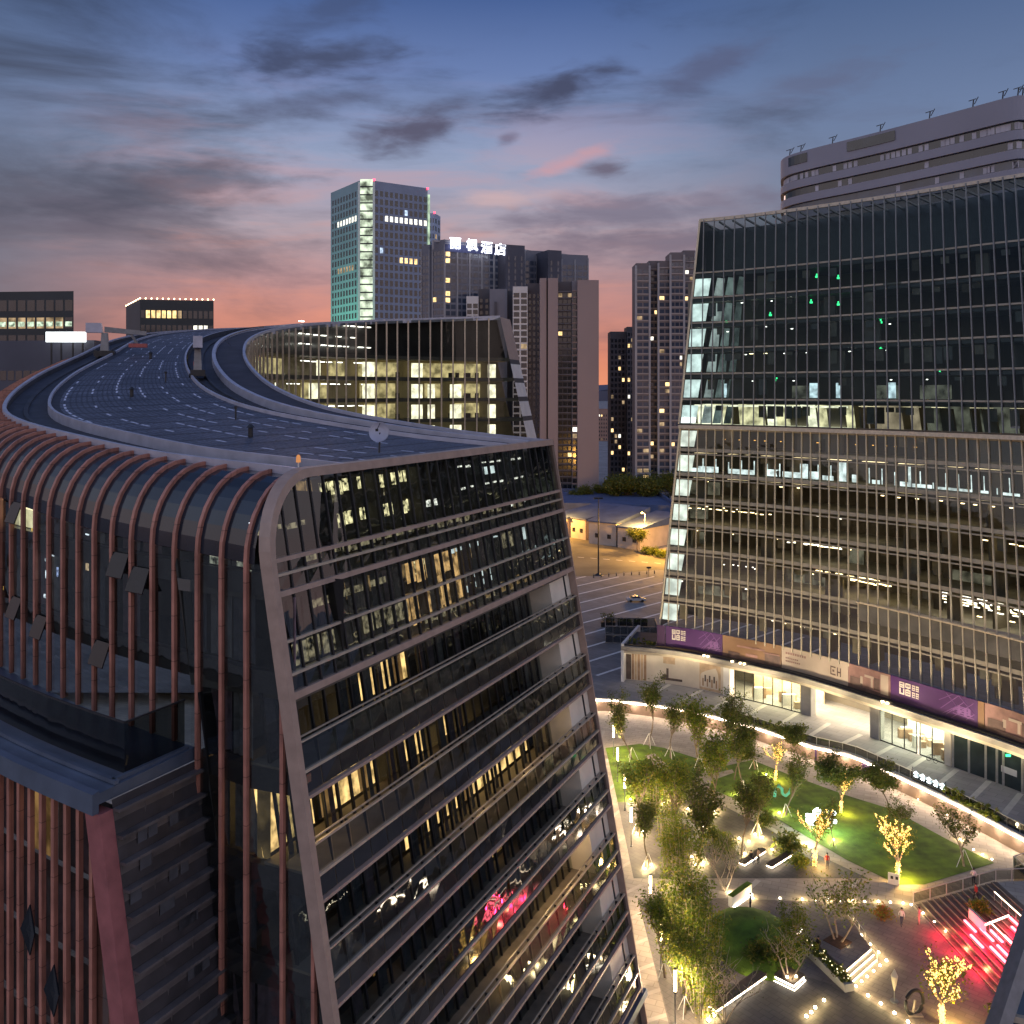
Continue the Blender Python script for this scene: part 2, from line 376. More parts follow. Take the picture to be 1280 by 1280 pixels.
# ================================================================ ground
g = MB()
LED = [(-420, 158), (-60, 157), (-25, 156)] + [tuple(gp(px, py, 2.0)[:2]) for px, py in ((742, 873), (784, 876.5), (816, 880), (849, 885.5), (879, 891.5), (917, 901), (941, 907), (968, 916), (1001, 926), (1012, 931), (1063, 943), (1094, 956), (1136, 975), (1189, 1000), (1242, 1027), (1278, 1046))] + [(61.5, 96), (68, 84), (95, 50), (140, 20)]
LED = [tuple(p) for p in crom(LED, 4)]
M['street'] = mat('grey_street_paving', (.25, .24, .235), .8, 0, .25, .12, .15, fine=3, tile=(2.4, 1.2, .78))
top = [Vector((x, y, 2.0)) for x, y in LED]
ring_far = [Vector((9000, 20, 2)), Vector((9000, 9000, 2)), Vector((-9000, 9000, 2)), Vector((-9000, 158, 2))]
g.poly(top+ring_far)
g.build('ground', M['street'], kind='structure')
M['garden_paving'] = mat('warm_paving', (.46, .39, .31), .75, 0, .2, .25, .1, fine=5, tile=(1.6, .8, .4))
g = MB(); g.poly([Vector(p) for p in ((-600, -200, 0), (600, -200, 0), (600, 175, 0), (-600, 175, 0))])
g.build('pavement', M['garden_paving'], kind='structure')

# ================================================================ the ring shaped office building (left)
ring = thing('ring_office_building', 'curved office block with copper fins, dark curling roof and balconies on its leaning end', 'office building', (-14, 70, 0))
I0 = [(3.1, 79, 47.6, 33, 0), (-5.7, 84, 48.4, 31.5, .3), (-17.15, 92, 50, 29, .6), (-24.8, 101, 52, 26, 1.), (-30.6, 112, 54.4, 23, .8), (-35.6, 126, 57.1, 20, .5),
      (-38.8, 141, 59.8, 20, .5), (-39.3, 157, 62.2, 21, .5), (-35.5, 172, 64.2, 22, .5), (-27, 185, 65.8, 23, .5), (-15, 195, 67, 24, .4), (-2.5, 200, 67.8, 24, .3)]
ST = crom(I0, 7)
EDIR = Vector((.427, .904, 0)); ENRM = Vector((.904, -.427, 0)); LEAN = .176; ZT = 47.6
E0 = Vector((-12.2, 46, 0))
nrm = []
for k in range(len(ST)):
    a, b = ST[max(k-1, 0)], ST[min(k+1, len(ST)-1)]
    t = Vector((b[0]-a[0], b[1]-a[1], 0)).normalized(); n = Vector((-t.y, t.x, 0))
    if k == 0: n = -EDIR
    nrm.append(n)
for k in range(1, 8): nrm[k] = (nrm[k]*(k/8)+(-EDIR)*(1-k/8)).normalized()
for _ in range(4): nrm = [nrm[0]]+[(nrm[k-1]+nrm[k]*2+nrm[k+1]).normalized() for k in range(1, len(nrm)-1)]+[nrm[-1]]
CURB = Curve([(s[0]+n.x*s[3], s[1]+n.y*s[3], s[2]-s[4], n.x, n.y) for s, n in zip(ST, nrm)])
INNER = Curve([(s[0], s[1], s[2]) for s in ST])

# --- roof: one swept sheet per element; offsets run inward from the outer curb, or outward from the inner edge (negative)
def roof_strip(name, prof, mats, k0=0, k1=None, kind=None):
    mb = MB(); k1 = len(ST)-1 if k1 is None else k1; uv = []
    acc = 0
    for k in range(k0, k1):
        ring2 = []
        for q in (k, k+1):
            s, n = ST[q], nrm[q]; row = []
            for (o, h, *_r) in prof:
                d = o if o >= 0 else s[3]+o            # distance inward from the outer curb
                f = d/s[3]
                row.append(Vector((s[0]+n.x*(s[3]-d), s[1]+n.y*(s[3]-d), s[2]-s[4]*(1-f)+h)))
            ring2.append(row)
        ds = math.hypot(ST[k+1][0]-ST[k][0], ST[k+1][1]-ST[k][1])*1.2
        for j in range(len(prof)-1):
            mb.poly([ring2[0][j], ring2[1][j], ring2[1][j+1], ring2[0][j+1]], prof[j][2] if len(prof[j]) > 2 else 0)
            uv += [(acc, prof[j][0]), (acc+ds, prof[j][0]), (acc+ds, prof[j+1][0]), (acc, prof[j+1][0])]
        acc += ds
    o = mb.build(name, mats, ring, kind)
    ul = o.data.uv_layers.new(name='UVMap')
    if len(ul.data) == len(uv):
        for d, q in zip(ul.data, uv): d.uv = q
    return o
# roof field material: pitch-black standing seams, bluish pierced panels, pale clips in broken rows
def roof_field_material():
    m = bpy.data.materials.new('roof_panels'); m.use_nodes = True; t = m.node_tree; b = t.nodes['Principled BSDF']; b.inputs['Roughness'].default_value = .55
    nn = t.nodes.new; lk = t.links.new
    def M_(op, a, c=None):
        n = nn('ShaderNodeMath'); n.operation = op
        for i, x in enumerate((a, c)):
            if x is None: continue
            if isinstance(x, (int, float)): n.inputs[i].default_value = x
            else: lk(x, n.inputs[i])
        return n.outputs[0]
    at_ = nn('ShaderNodeUVMap'); sp = nn('ShaderNodeSeparateXYZ'); lk(at_.outputs[0], sp.inputs[0]); u, v = sp.outputs[0], sp.outputs[1]
    def line(x, per, w): return M_('LESS_THAN', M_('FRACT', M_('DIVIDE', x, per)), w/per)
    seam = line(u, 3.4, .34)
    joint = line(v, 2.1, .16)
    cell = nn('ShaderNodeTexWhiteNoise'); cell.noise_dimensions = '2D'; cv = nn('ShaderNodeCombineXYZ')
    lk(M_('FLOOR', M_('DIVIDE', u, 1.7)), cv.inputs[0]); lk(M_('FLOOR', M_('DIVIDE', v, 2.1)), cv.inputs[1]); lk(cv.outputs[0], cell.inputs[0])
    gate = M_('GREATER_THAN', cell.outputs[0], .5)
    near = M_('LESS_THAN', M_('FRACT', M_('DIVIDE', u, 1.7)), .7)
    clip = M_('MULTIPLY', M_('MULTIPLY', joint, gate), near)
    hole = nn('ShaderNodeTexVoronoi'); hole.inputs['Scale'].default_value = 4.5; lk(at_.outputs[0], hole.inputs['Vector'])
    nz = nn('ShaderNodeTexNoise'); nz.inputs['Scale'].default_value = .8; nz.inputs['Detail'].default_value = 8; lk(at_.outputs[0], nz.inputs['Vector'])
    def mixer(f, a, c):
        n = nn('ShaderNodeMix'); n.data_type = 'RGBA'
        for i, x in ((0, f), (6, a), (7, c)):
            if isinstance(x, tuple): n.inputs[i].default_value = x
            else: lk(x, n.inputs[i])
        return n.outputs[2]
    panel = mixer(cell.outputs[0], (.075, .083, .118, 1), (.15, .16, .215, 1))
    panel = mixer(M_('MULTIPLY', nz.outputs[0], .8), panel, (.075, .08, .11, 1))
    panel = mixer(M_('LESS_THAN', hole.outputs[0], .34), panel, (.022, .024, .034, 1))
    rib = line(v, .42, .13)
    panel = mixer(M_('MULTIPLY', rib, .7), panel, (.02, .022, .032, 1))
    panel = mixer(M_('MULTIPLY', M_('SUBTRACT', 1.0, M_('LESS_THAN', M_('FRACT', M_('DIVIDE', u, 1.7)), .96)), .8), panel, (.02, .022, .03, 1))
    panel = mixer(seam, panel, (.012, .013, .02, 1))
    panel = mixer(clip, panel, (.6, .6, .7, 1))
    lk(panel, b.inputs['Base Color'])
    return m
M['roof_field'] = roof_field_material()
M['roof_strip'] = mat('roof_membrane', (.045, .042, .055), .75, 0, .25, .5, .2)
roof_strip('roof_panel_field', [(4.6, .1, 0), (-7.5, .1, 0)], [M['roof_field']])
roof_strip('roof_gutter', [(.32, .2, 0), (.35, -.25, 0), (1.6, -.3, 0), (1.65, -.15, 0), (2.0, -.15, 0), (2.05, -.3, 0), (3.6, -.3, 0), (3.65, .2, 0)], [M['gutter']])
roof_strip('roof_gutter', [(-7.1, .45, 0), (-7.05, -.3, 0), (-5.7, -.3, 0), (-5.65, -.1, 0), (-5.3, -.1, 0), (-5.25, -.3, 0), (-4.2, -.3, 0), (-4.15, .45, 0)], [M['gutter']])
roof_strip('roof_curb', [(-.0001+.0002, -.2, 0), (.0003, .4, 0), (.32, .4, 0), (.3203, -.3, 0)], [M['kerb']])
roof_strip('roof_curb', [(3.6, -.3, 0), (3.602, .45, 0), (3.85, .45, 0), (3.852, .2, 1), (4.6, .1, 1)], [M['kerb'], M['gutter']])
roof_strip('roof_curb', [(-7.5, .1, 0), (-7.498, .42, 0), (-7.28, .42, 0), (-7.278, -.3, 0)], [M['kerb']])
roof_strip('roof_curb', [(-4.2, -.3, 0), (-4.198, .5, 0), (-3.75, .5, 0), (-3.748, .12, 0)], [M['kerb']])
roof_strip('roof_border', [(-3.75, .12, 0), (-.35, .1, 0)], [M['roof_strip']])
roof_strip('roof_curb', [(-.35, .1, 0), (-.349, .4, 0), (-.0002, .4, 0), (-.0001, -.5, 0)], [M['kerb']])

# small plant on the roof: hatches, vent cowls and a cable tray
for k in range(8):
    q = 5+int(k*4.1); s_, n_ = ST[q], nrm[q]; d_ = 5.5+((k*37) % 11)/11*(s_[3]-14); f_ = d_/s_[3]; p = Vector((s_[0]+n_.x*(s_[3]-d_), s_[1]+n_.y*(s_[3]-d_), s_[2]-s_[4]*(1-f_)+.12)); mb = MB()
    if k % 3 == 0: continue
    if k % 3 == 0: mb.box(p+Vector((0, 0, .3)), (.9, .8, .5), k); mb.box(p+Vector((0, 0, .56)), (1.0, .9, .07), k); mb.build('roof_hatch', M['gutter'], ring)
    elif k % 3 == 1: mb.tube([p, p+Vector((0, 0, .7))], .18, 8); mb.tube([p+Vector((0, 0, .7)), p+Vector((0, 0, .95))], [.34, .1], 8); mb.build('vent_cowl', M['dark_metal'], ring)
    else: mb.tube([p, p+Vector((0, 0, 1.0))], .07, 6); mb.box(p+Vector((0, 0, 1.05)), (.22, .22, .22)); mb.build('roof_post', M['dark_metal'], ring)
# --- outer facade: glass skin rolling over the roof edge, a fin on every joint
PROF = [(3.6*math.sin(a), 4.0*(1-math.cos(a))) for a in [k*math.pi/16 for k in range(9)]]
PN = [Vector((math.sin(a)/3.6*1, math.cos(a)/4.0)).normalized() if True else 0 for a in [k*math.pi/16 for k in range(9)]]  # outward normal (radial, up)
ZB = 33.8
def fac(u, z=None, off=0.):
    "plan point of the outer wall at arc length u (negative: beyond the roof's end, along the leaning end)"
    if u >= 0:
        x, y, zc, nx, ny = CURB.at(u); n = Vector((nx, ny, 0)).normalized()
        p = Vector((x, y, 0))+n*(3.6+off)
    else:
        n = -EDIR; zc = CURB.at(0)[2]; p = E0+ENRM*(-u)+n*off
    return p, n, zc
def umin(z): return -LEAN*(ZT-z)
fin_u = [.5+1.85*k for k in range(-3, 46)]
strips = []
for i, u in enumerate(fin_u):
    p, n, zc = fac(u); t = Vector((-n.y, n.x, 0)); w = t*.1
    low = ZB if u > 4.3 else 6.0
    mb = MB(); path = []
    if u >= .45:
        for (r, d), q in zip(PROF, PN):
            path.append((p+n*(r-3.6)+Vector((0, 0, zc-d)), Vector((n.x*q.x, n.y*q.x, q.y))))
    else:
        zt = ZT-4 if u > .3 else ZT+u/LEAN-.6
        path.append((p+Vector((0, 0, zt)), n.copy()))
    path.append((p+Vector((0, 0, low)), n.copy()))
    for (a, na), (b, nb) in zip(path, path[1:]):
        oa, ob = na*.2, nb*.2
        mb.hexa([a-w-na*.05, a+w-na*.05, a+w+oa, a-w+oa], [b-w-nb*.05, b+w-nb*.05, b+w+ob, b-w+ob])
    mb.build('fin', M['fin'], ring)
# glass strips between fins
def skin(u0, u1):
    mb = MB()
    if u1 > .3:
        a0 = max(u0, 0.0)
        rows = []
        for (r, d) in PROF:
            row = []
            for u in (a0, u1):
                p, n, zc = fac(u); row.append(p+n*(r-3.6)+Vector((0, 0, zc-d)))
            rows.append(row)
        for k in range(8):
            mb.poly([rows[k][0], rows[k][1], rows[k+1][1], rows[k+1][0]], 0)
        zs = rows[8][0].z
    else: zs = ZT-4
    low = ZB-.2 if u0 > 4 else 4.0
    z = zs; base_k = [42.2-4.75*k for k in range(0, 9)]
    cuts = [zs]+[q for q in base_k if low < q < zs-.1]+[low]
    for zt, zb in zip(cuts, cuts[1:]):
        jt = R.uniform(-.012, .012)
        q = []
        for z_, uu in ((zt, u0), (zt, u1), (zb, u1), (zb, u0)):
            lo = umin(z_)
            uu = max(uu, lo)
            p, n, zc = fac(uu); q.append(p+Vector((0, 0, z_))+n*(jt if uu == u0 else -jt))
        if (q[0]-q[1]).length > .03 or (q[2]-q[3]).length > .03: mb.poly(q, 1)
    if mb.f: mb.build('glass_strip', [M['roof_glass'], M['glass']], ring)
for a, b in zip(fin_u, fin_u[1:]): skin(a, b)
# inside the skin: spandrels, curtains, lit rooms (interior shell)
span, cur, lit, inn = Many(), Many(), Many(), MB()
RR = random.Random(5)
for a, b in zip(fin_u, fin_u[1:]):
    if a > 62: break
    low = ZB if a > 4 else 4.0
    ztop = min(fac(max(a, 0))[2]-4.2, 60)
    fz = [42.2-4.75*k for k in range(-4, 9)]
    for zf in fz:
        if zf > ztop+3 or zf < low-.5: continue
        if a < umin(zf)+.02 and b < umin(zf)+.3: continue
        aa = max(a, umin(zf)+.15)
        pa, na, _ = fac(aa, off=-.16); pb, nb, _ = fac(b, off=-.16)
        z0, z1 = zf-.15, min(zf+.95, ztop+.3)
        if z1 > z0+.2: span.hexa([V3(pa, z0), V3(pb, z0), V3(pb-nb*.5, z0), V3(pa-na*.5, z0)], [V3(pa, z1), V3(pb, z1), V3(pb-nb*.5, z1), V3(pa-na*.5, z1)])
        # what stands behind the pane of this storey
        z0, z1 = zf+1.0, min(zf+4.55, ztop+.5)
        if z1 < z0+.5: continue
        d = .55+RR.uniform(0, .25); k = RR.random()
        pa, na, _ = fac(aa+.1, off=-d); pb, nb, _ = fac(b-.1, off=-d)
        quad = [V3(pa, z0), V3(pb, z0), V3(pb, z1), V3(pa, z1)]
        special = (zf > 38 and 19 < a < 26) or (zf < 33 and zf > 25 and a < 0.4 and a > -4)
        if zf < 37 and (special or a < .6):      # keep clear of the balcony recess
            aa = max(aa, umin(z1)+2.5)
            if aa > b-.25: continue
            pa, na, _ = fac(aa+.1, off=-d); quad[0], quad[3] = V3(pa, z0), V3(pa, z1)
        if special and RR.random() < .75: lit.poly(quad, 1 if a > 5 else 0)
        elif k < .62:
            n_ = 6; cq = cur.new(); ck = RR.choice((0, 0, 1, 2))
            for j in range(n_):
                f0, f1 = j/n_, (j+1)/n_; e = na*(.12 if j % 2 else 0)
                e2 = na*(0 if j % 2 else .12)
                qa, qb = pa.lerp(pb, f0)-e, pa.lerp(pb, f1)-e2
                cq.poly([V3(qa, z0), V3(qb, z0), V3(qb, z1), V3(qa, z1)], ck)
        ab = max(aa, umin(z1)+3.6) if zf < 37 else aa
        if ab > b-.1: continue
        pa, na, _ = fac(ab, off=-4.5); pb, nb, _ = fac(b, off=-4.5)
        inn.poly([V3(pa, z0-1), V3(pb, z0-1), V3(pb, z1+.2), V3(pa, z1+.2)])
        pa, _, _ = fac(ab, off=-4.5); pa2, _, _ = fac(ab, off=-.7); pb2, _, _ = fac(b, off=-.7)
        inn.poly([V3(pa, zf+.9), V3(pb, zf+.9), V3(pb2, zf+.9), V3(pa2, zf+.9)])
span.build('spandrel_band', M['spandrel'], ring); cur.build('curtain', [M['curtain_a'], M['curtain_b'], M['curtain_c']], ring)
lit.build('lit_room_or_glint', [emi('olive_room', (1, .66, .26), .085, True, .6, .8), M['cream_room']], ring); inn.build('interior_wall', mat('shell_dark', (.035, .032, .032), .85, 0, .4, .4), ring)
gl_ = Many()      # glowing quads behind the panes, imitating reflections of street signs and lights
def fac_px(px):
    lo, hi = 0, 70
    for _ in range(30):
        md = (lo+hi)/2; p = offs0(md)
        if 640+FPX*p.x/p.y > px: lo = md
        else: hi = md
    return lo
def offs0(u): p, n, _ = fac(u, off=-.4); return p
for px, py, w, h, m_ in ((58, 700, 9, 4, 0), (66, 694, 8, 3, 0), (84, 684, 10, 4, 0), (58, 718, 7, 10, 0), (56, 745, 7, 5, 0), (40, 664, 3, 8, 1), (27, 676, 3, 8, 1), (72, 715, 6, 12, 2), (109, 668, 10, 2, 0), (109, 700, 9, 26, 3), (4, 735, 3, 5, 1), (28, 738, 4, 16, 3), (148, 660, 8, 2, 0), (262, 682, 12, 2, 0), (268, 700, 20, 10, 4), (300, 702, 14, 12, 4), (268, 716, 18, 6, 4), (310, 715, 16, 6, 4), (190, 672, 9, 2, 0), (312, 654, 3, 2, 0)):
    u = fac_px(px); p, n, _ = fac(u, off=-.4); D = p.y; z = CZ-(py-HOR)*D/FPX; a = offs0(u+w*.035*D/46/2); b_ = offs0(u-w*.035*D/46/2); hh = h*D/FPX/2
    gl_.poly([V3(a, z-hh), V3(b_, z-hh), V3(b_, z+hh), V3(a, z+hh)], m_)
gl_.build('lit_room_or_glint', [emi('glint_cool', (.85, .92, 1), 1.6, False, .9, 4), emi('glint_amber', (1, .6, .1), 1.4, False, .6, 4), emi('glint_blue', (.5, .6, 1), .8, False, .9, 5), emi('glint_peach', (1, .7, .42), .8, False, .6, 3), emi('glint_dull', (.95, .95, .75), .22, False, 1, 3)], ring)
# a few open vent windows between the fins
def vent(u, z, h=1.25, w=1.5, off=0, op=.5):
    p, n, _ = fac(u+.17, off=off+.02); q, n2, _ = fac(u+.17+w, off=off+.02)
    mb = MB(); o = n*op
    a, b = V3(p, z+h), V3(q, z+h); c, d = V3(q, z)+o, V3(p, z)+o; th = n*.06+Vector((0, 0, .06))
    mb.hexa([d, c, c+th, d+th], [a, b, b+th, a+th]); 
    mb.build('vent_window', M['vent'], ring)
M['vent'] = mat('vent_pane', (.012, .015, .02), .25, 0, .2, 1, spec=.25)
for u, z in ((8.0, 41.2), (9.85, 41.8), (11.7, 36.6), (22.8, 43.6), (26.5, 44.6), (30.2, 45.5), (22.8, 37.5), (26.5, 38.2), (19.1, 36.9)): vent(u, z)

# --- the lower wing: ledge with a glass parapet, copper fins, leaning red corner post, louvred end
U0 = 4.5
def lowu(z): return U0-LEAN*(ZB-z)
led = MB(); us = [U0+1.6*k for k in range(0, 34)]
def offs(u, o): p, n, _ = fac(u, off=o); return p
for a, b in zip(us, us[1:]):
    led.hexa([V3(offs(a, 0), 33.1), V3(offs(a, 5.9), 33.1), V3(offs(b, 5.9), 33.1), V3(offs(b, 0), 33.1)], [V3(offs(a, 0), 33.75), V3(offs(a, 5.9), 33.6), V3(offs(b, 5.9), 33.6), V3(offs(b, 0), 33.75)])
    led.hexa([V3(offs(a, 5.9), 32.7), V3(offs(a, 6.25), 32.7), V3(offs(b, 6.25), 32.7), V3(offs(b, 5.9), 32.7)], [V3(offs(a, 5.9), 33.72), V3(offs(a, 6.25), 33.66), V3(offs(b, 6.25), 33.66), V3(offs(b, 5.9), 33.72)])
led.build('ledge', M['ledge'], ring)
lip = MB()
for o_, z_ in ((4.9, 33.75),):
    for a, b in zip(us, us[1:]): lip.beam(V3(offs(a, o_), z_), V3(offs(b, o_), z_), .22, .2)
    lip.beam(V3(offs(U0+.3, .3), z_), V3(offs(U0+.3, o_), z_), .22, .2)
lip.build('ledge_flashing', M['ledge'], ring)
pg, pr = MB(), MB()
for a, b in zip(us, us[1:]):
    pg.poly([V3(offs(a+.6, 4.0), 33.7), V3(offs(b+.6, 4.0), 33.7), V3(offs(b+.6, 4.0), 36.1), V3(offs(a+.6, 4.0), 36.1)])
    pr.beam(V3(offs(a+.6, 4.0), 36.14), V3(offs(b+.6, 4.0), 36.14), .1, .08)
pg.poly([V3(offs(U0+.6, .2), 33.7), V3(offs(U0+.6, 4.0), 33.7), V3(offs(U0+.6, 4.0), 36.1), V3(offs(U0+.6, .2), 36.1)])
pr.beam(V3(offs(U0+.6, .2), 36.14), V3(offs(U0+.6, 4.0), 36.14), .1, .08)
pg.build('parapet_glass', M['parapet_glass'], ring); pr.build('parapet_rail', M['dark_metal'], ring)
for k in range(34):
    u = U0+.9+1.0*k
    p, n, _ = fac(u, off=5.45); t = Vector((-n.y, n.x, 0))*.11; mb = MB()
    mb.hexa([V3(p-t, 0), V3(p+t, 0), V3(p+t+n*.25, 0), V3(p-t+n*.25, 0)], [V3(p-t, 32.7), V3(p+t, 32.7), V3(p+t+n*.25, 32.7), V3(p-t+n*.25, 32.7)])
    mb.build('fin', M['fin'], ring)
mb, c2, l2 = Many(), Many(), Many()
for k in range(34):
    a, b = U0+1.0*k-.1, U0+1.0*(k+1)-.1
    for zf in [32.7-4.1*j for j in range(8)]:
        zb = zf-4.1; j = RR.uniform(-.008, .008)
        aa, ab = (max(a, U0) if zf > 30 else a), a
        mb.poly([V3(offs(ab, 5.42+j), zb), V3(offs(b, 5.42-j), zb), V3(offs(b, 5.42-j), zf), V3(offs(aa, 5.42+j), zf)])
        c2.poly([V3(offs(a, 5.0), zf-.9), V3(offs(b, 5.0), zf-.9), V3(offs(b, 5.0), zf), V3(offs(a, 5.0), zf)], 3)
        k2 = RR.random()
        if k in (5, 6) and zf > 30: l2.poly([V3(offs(a, 4.8), zb), V3(offs(b, 4.8), zb), V3(offs(b, 4.8), zf-.9), V3(offs(a, 4.8), zf-.9)])
        else: c2.poly([V3(offs(a, 4.7), zb), V3(offs(b, 4.7), zb), V3(offs(b, 4.7), zf-.9), V3(offs(a, 4.7), zf-.9)], 0 if k2 < .4 else 1 if k2 < .6 else 2)
mb.build('glass_strip', M['glass'], ring); c2.build('curtain', [M['curtain_a'], M['curtain_b'], M['curtain_c'], M['spandrel']], ring); l2.build('lit_room_or_glint', M['warm_dim'], ring)
for u, z in ((10.4, 25.5), (8.4, 23.3), (6.4, 20.7), (8.4, 14.6), (6.4, 12.6), (10.4, 12.8), (12.4, 18.3), (15.4, 22.0), (5.4, 8)):
    p, n, _ = fac(u, off=5.95); t = Vector((-n.y, n.x, 0)); mb = MB()
    a = V3(p+t*.55, z); 
    q = [a+Vector((0, 0, 1.25)), a+t*.55+n*.12, a-Vector((0, 0, 1.25)), a-t*.55+n*.12]
    mb.hexa([x+n*.0 for x in q], [x+n*.08 for x in q]); mb.build('vent_window', M['vent'], ring)
# leaning red corner post
M['corner'] = mat('corner_red', (.30, .10, .10), .5, 0, .2, 1.2, .15)
mb = MB(); r = []
for z in (0, 32.7):
    u = lowu(z); p, n, _ = fac(U0, off=5.3); t = Vector((-n.y, n.x, 0)); t = t if t.dot(ENRM) < 0 else -t
    p = p+ENRM*(LEAN*(ZB-z)); r.append([V3(p+t*.0, z), V3(p+t*.95, z), V3(p+t*.95+n*.75, z), V3(p+n*.75, z)])
mb.hexa(r[0], r[1]); mb.build('corner_post', M['corner'], ring)
# wall behind the post on the fin side so that no gap shows under the lean
p0, n0, _ = fac(U0, off=5.38)
mb = MB(); mb.poly([V3(p0+ENRM*LEAN*ZB, 0), V3(offs(U0+1, 5.38), 0), V3(offs(U0+1, 5.38), 32.7), V3(p0, 32.7)]); mb.build('corner_panel', M['fin'], ring)
# louvred end wall
lw, lv = MB(), MB()
def LWP(o, z): p, n, _ = fac(U0, off=o); return V3(p+ENRM*(LEAN*(ZB-z)), z)
lw.poly([LWP(-1, 0), LWP(5.3, 0), LWP(5.3, 33.1), LWP(-1, 33.1)])
for k in range(27):
    z = 32.6-1.2*k
    a, b = LWP(0, z), LWP(5.3, z)
    lv.hexa([a, b, b+ENRM*.42, a+ENRM*.42], [q+Vector((0, 0, .14)) for q in (a, b, b+ENRM*.42, a+ENRM*.42)])
    lv.hexa([a, b, b+ENRM*.1, a+ENRM*.1], [q+Vector((0, 0, -.45)) for q in (a, b, b+ENRM*.1, a+ENRM*.1)])
    for f in (.33, .66):
        c = a.lerp(b, f); lv.beam(c+ENRM*.06, c+ENRM*.06+Vector((0, 0, -1.1)), .1, .1, up=(1, 0, 0))
lw.build('end_wall', M['louvre'], ring); lv.build('louvre', mat('louvre_blade', (.13, .115, .115), .45, .2, .3, .7), ring)
lx = Many()
for k in range(40):
    z = 31.9-1.2*RR.randint(1, 22); o = RR.uniform(.3, 4.4); w = RR.uniform(.4, 1.6)
    a, b = LWP(o, z), LWP(min(o+w, 5.1), z); e = ENRM*.05
    lx.poly([a+e, b+e, b+e+Vector((0, 0, .55)), a+e+Vector((0, 0, .55))], RR.choice((0,)*9+(1,)))
lx.build('louvre_opening', [M['curtain_c'], emi('faint_amber', (1, .6, .25), .07, False, .6, 1.5)], ring)

# --- the leaning end face: rose metal frame, curtain wall above, balconies below
TW = 36.5
def EF(t, z, d=0.): 
    p = E0+EDIR*t+ENRM*(LEAN*(ZT-z)-d); return V3(p, z)
def arc(a): return 3.6*(1-math.sin(a)), ZT-4*(1-math.cos(a))
frame = MB()
pathT = [(3.6+.0, ZT)]+[arc(k*math.pi/20) for k in range(1, 11)]+[(0, 0)]
pts = [EF(TW, ZT)]+[EF(t, z) for t, z in pathT]
def frame_seg(t0, z0, t1, z1, n0, n1, w=.46, dep=.5):
    def ring4(t, z, n): return [EF(t, z, -.18), EF(t+n[0]*w, z+n[1]*w, -.18), EF(t+n[0]*w, z+n[1]*w, dep), EF(t, z, dep)]
    frame.hexa(ring4(t0, z0, n0), ring4(t1, z1, n1))
inward = lambda a: (math.sin(a)*.9, -math.cos(a))
frame_seg(TW, ZT+.45, 3.6, ZT+.45, (0, -1), (0, -1))
prev = (3.6, ZT+.45, (0, -1))
for k in range(1, 11):
    a = k*math.pi/20; t, z = arc(a); t -= .35*math.sin(a); z += .45*math.cos(a)
    frame_seg(prev[0], prev[1], t, z, prev[2], inward(a)); prev = (t, z, inward(a))
frame_seg(prev[0], prev[1], -.35, 0, (.9, 0), (.9, 0))
frame_seg(TW, ZT+.45, TW, 0, (-.32, 0), (-.32, 0))
frame.build('end_frame', M['frame'], ring)
def ztop(t):
    if t >= 3.6: return ZT
    s = 1-t/3.6; return ZT-4*(1-math.sqrt(max(0, 1-s*s)))
NM = 30; MW = TW/NM
lev = [37.4, 38.4, 39.95, 42.2, 43.1, 43.8, 99]
for z, h, mt in ((37.4, .34, 'frame'), (38.4, .13, 'bar'), (39.95, .13, 'bar'), (42.2, .26, 'frame'), (43.1, .13, 'bar'), (43.8, .2, 'frame')):
    mb = MB(); mb.hexa([EF(.1, z-h/2, -.14), EF(TW-.2, z-h/2, -.14), EF(TW-.2, z-h/2, .2), EF(.1, z-h/2, .2)], [EF(.1, z+h/2, -.14), EF(TW-.2, z+h/2, -.14), EF(TW-.2, z+h/2, .2), EF(.1, z+h/2, .2)])
    mb.build('transom', M[mt], ring)
for i in range(1, NM):
    t = i*MW; mb = MB(); zt = ztop(t)
    mb.hexa([EF(t-.05, 37.5, -.05), EF(t+.05, 37.5, -.05), EF(t+.05, 37.5, .15), EF(t-.05, 37.5, .15)], [EF(t-.05, zt, -.05), EF(t+.05, zt, -.05), EF(t+.05, zt, .15), EF(t-.05, zt, .15)])
    mb.build('mullion', M['dark_metal'], ring)
bands = list(zip(lev, lev[1:]))
M['end_glass'] = glass('mirror_tinted_glass', (.52, .52, .47), .11, .015, wav=.03, wscale=.35)
for bi, (z0, z1) in enumerate(bands):
    mb = MB()
    for i in range(NM):
        t0, t1 = i*MW, (i+1)*MW; a, b = (min(z1, ztop(t0)), min(z1, ztop(t1)))
        if b <= z0: continue
        a = max(a, z0)
        j = [RR.uniform(-.014, .014) for _ in range(4)]
        mb.poly([EF(t0, z0, .02+j[0]), EF(t1, z0, .02+j[1]), EF(t1, b, .02+j[2]), EF(t0, a, .02+j[3])])
    mb.build('window_band', M['end_glass'], ring)
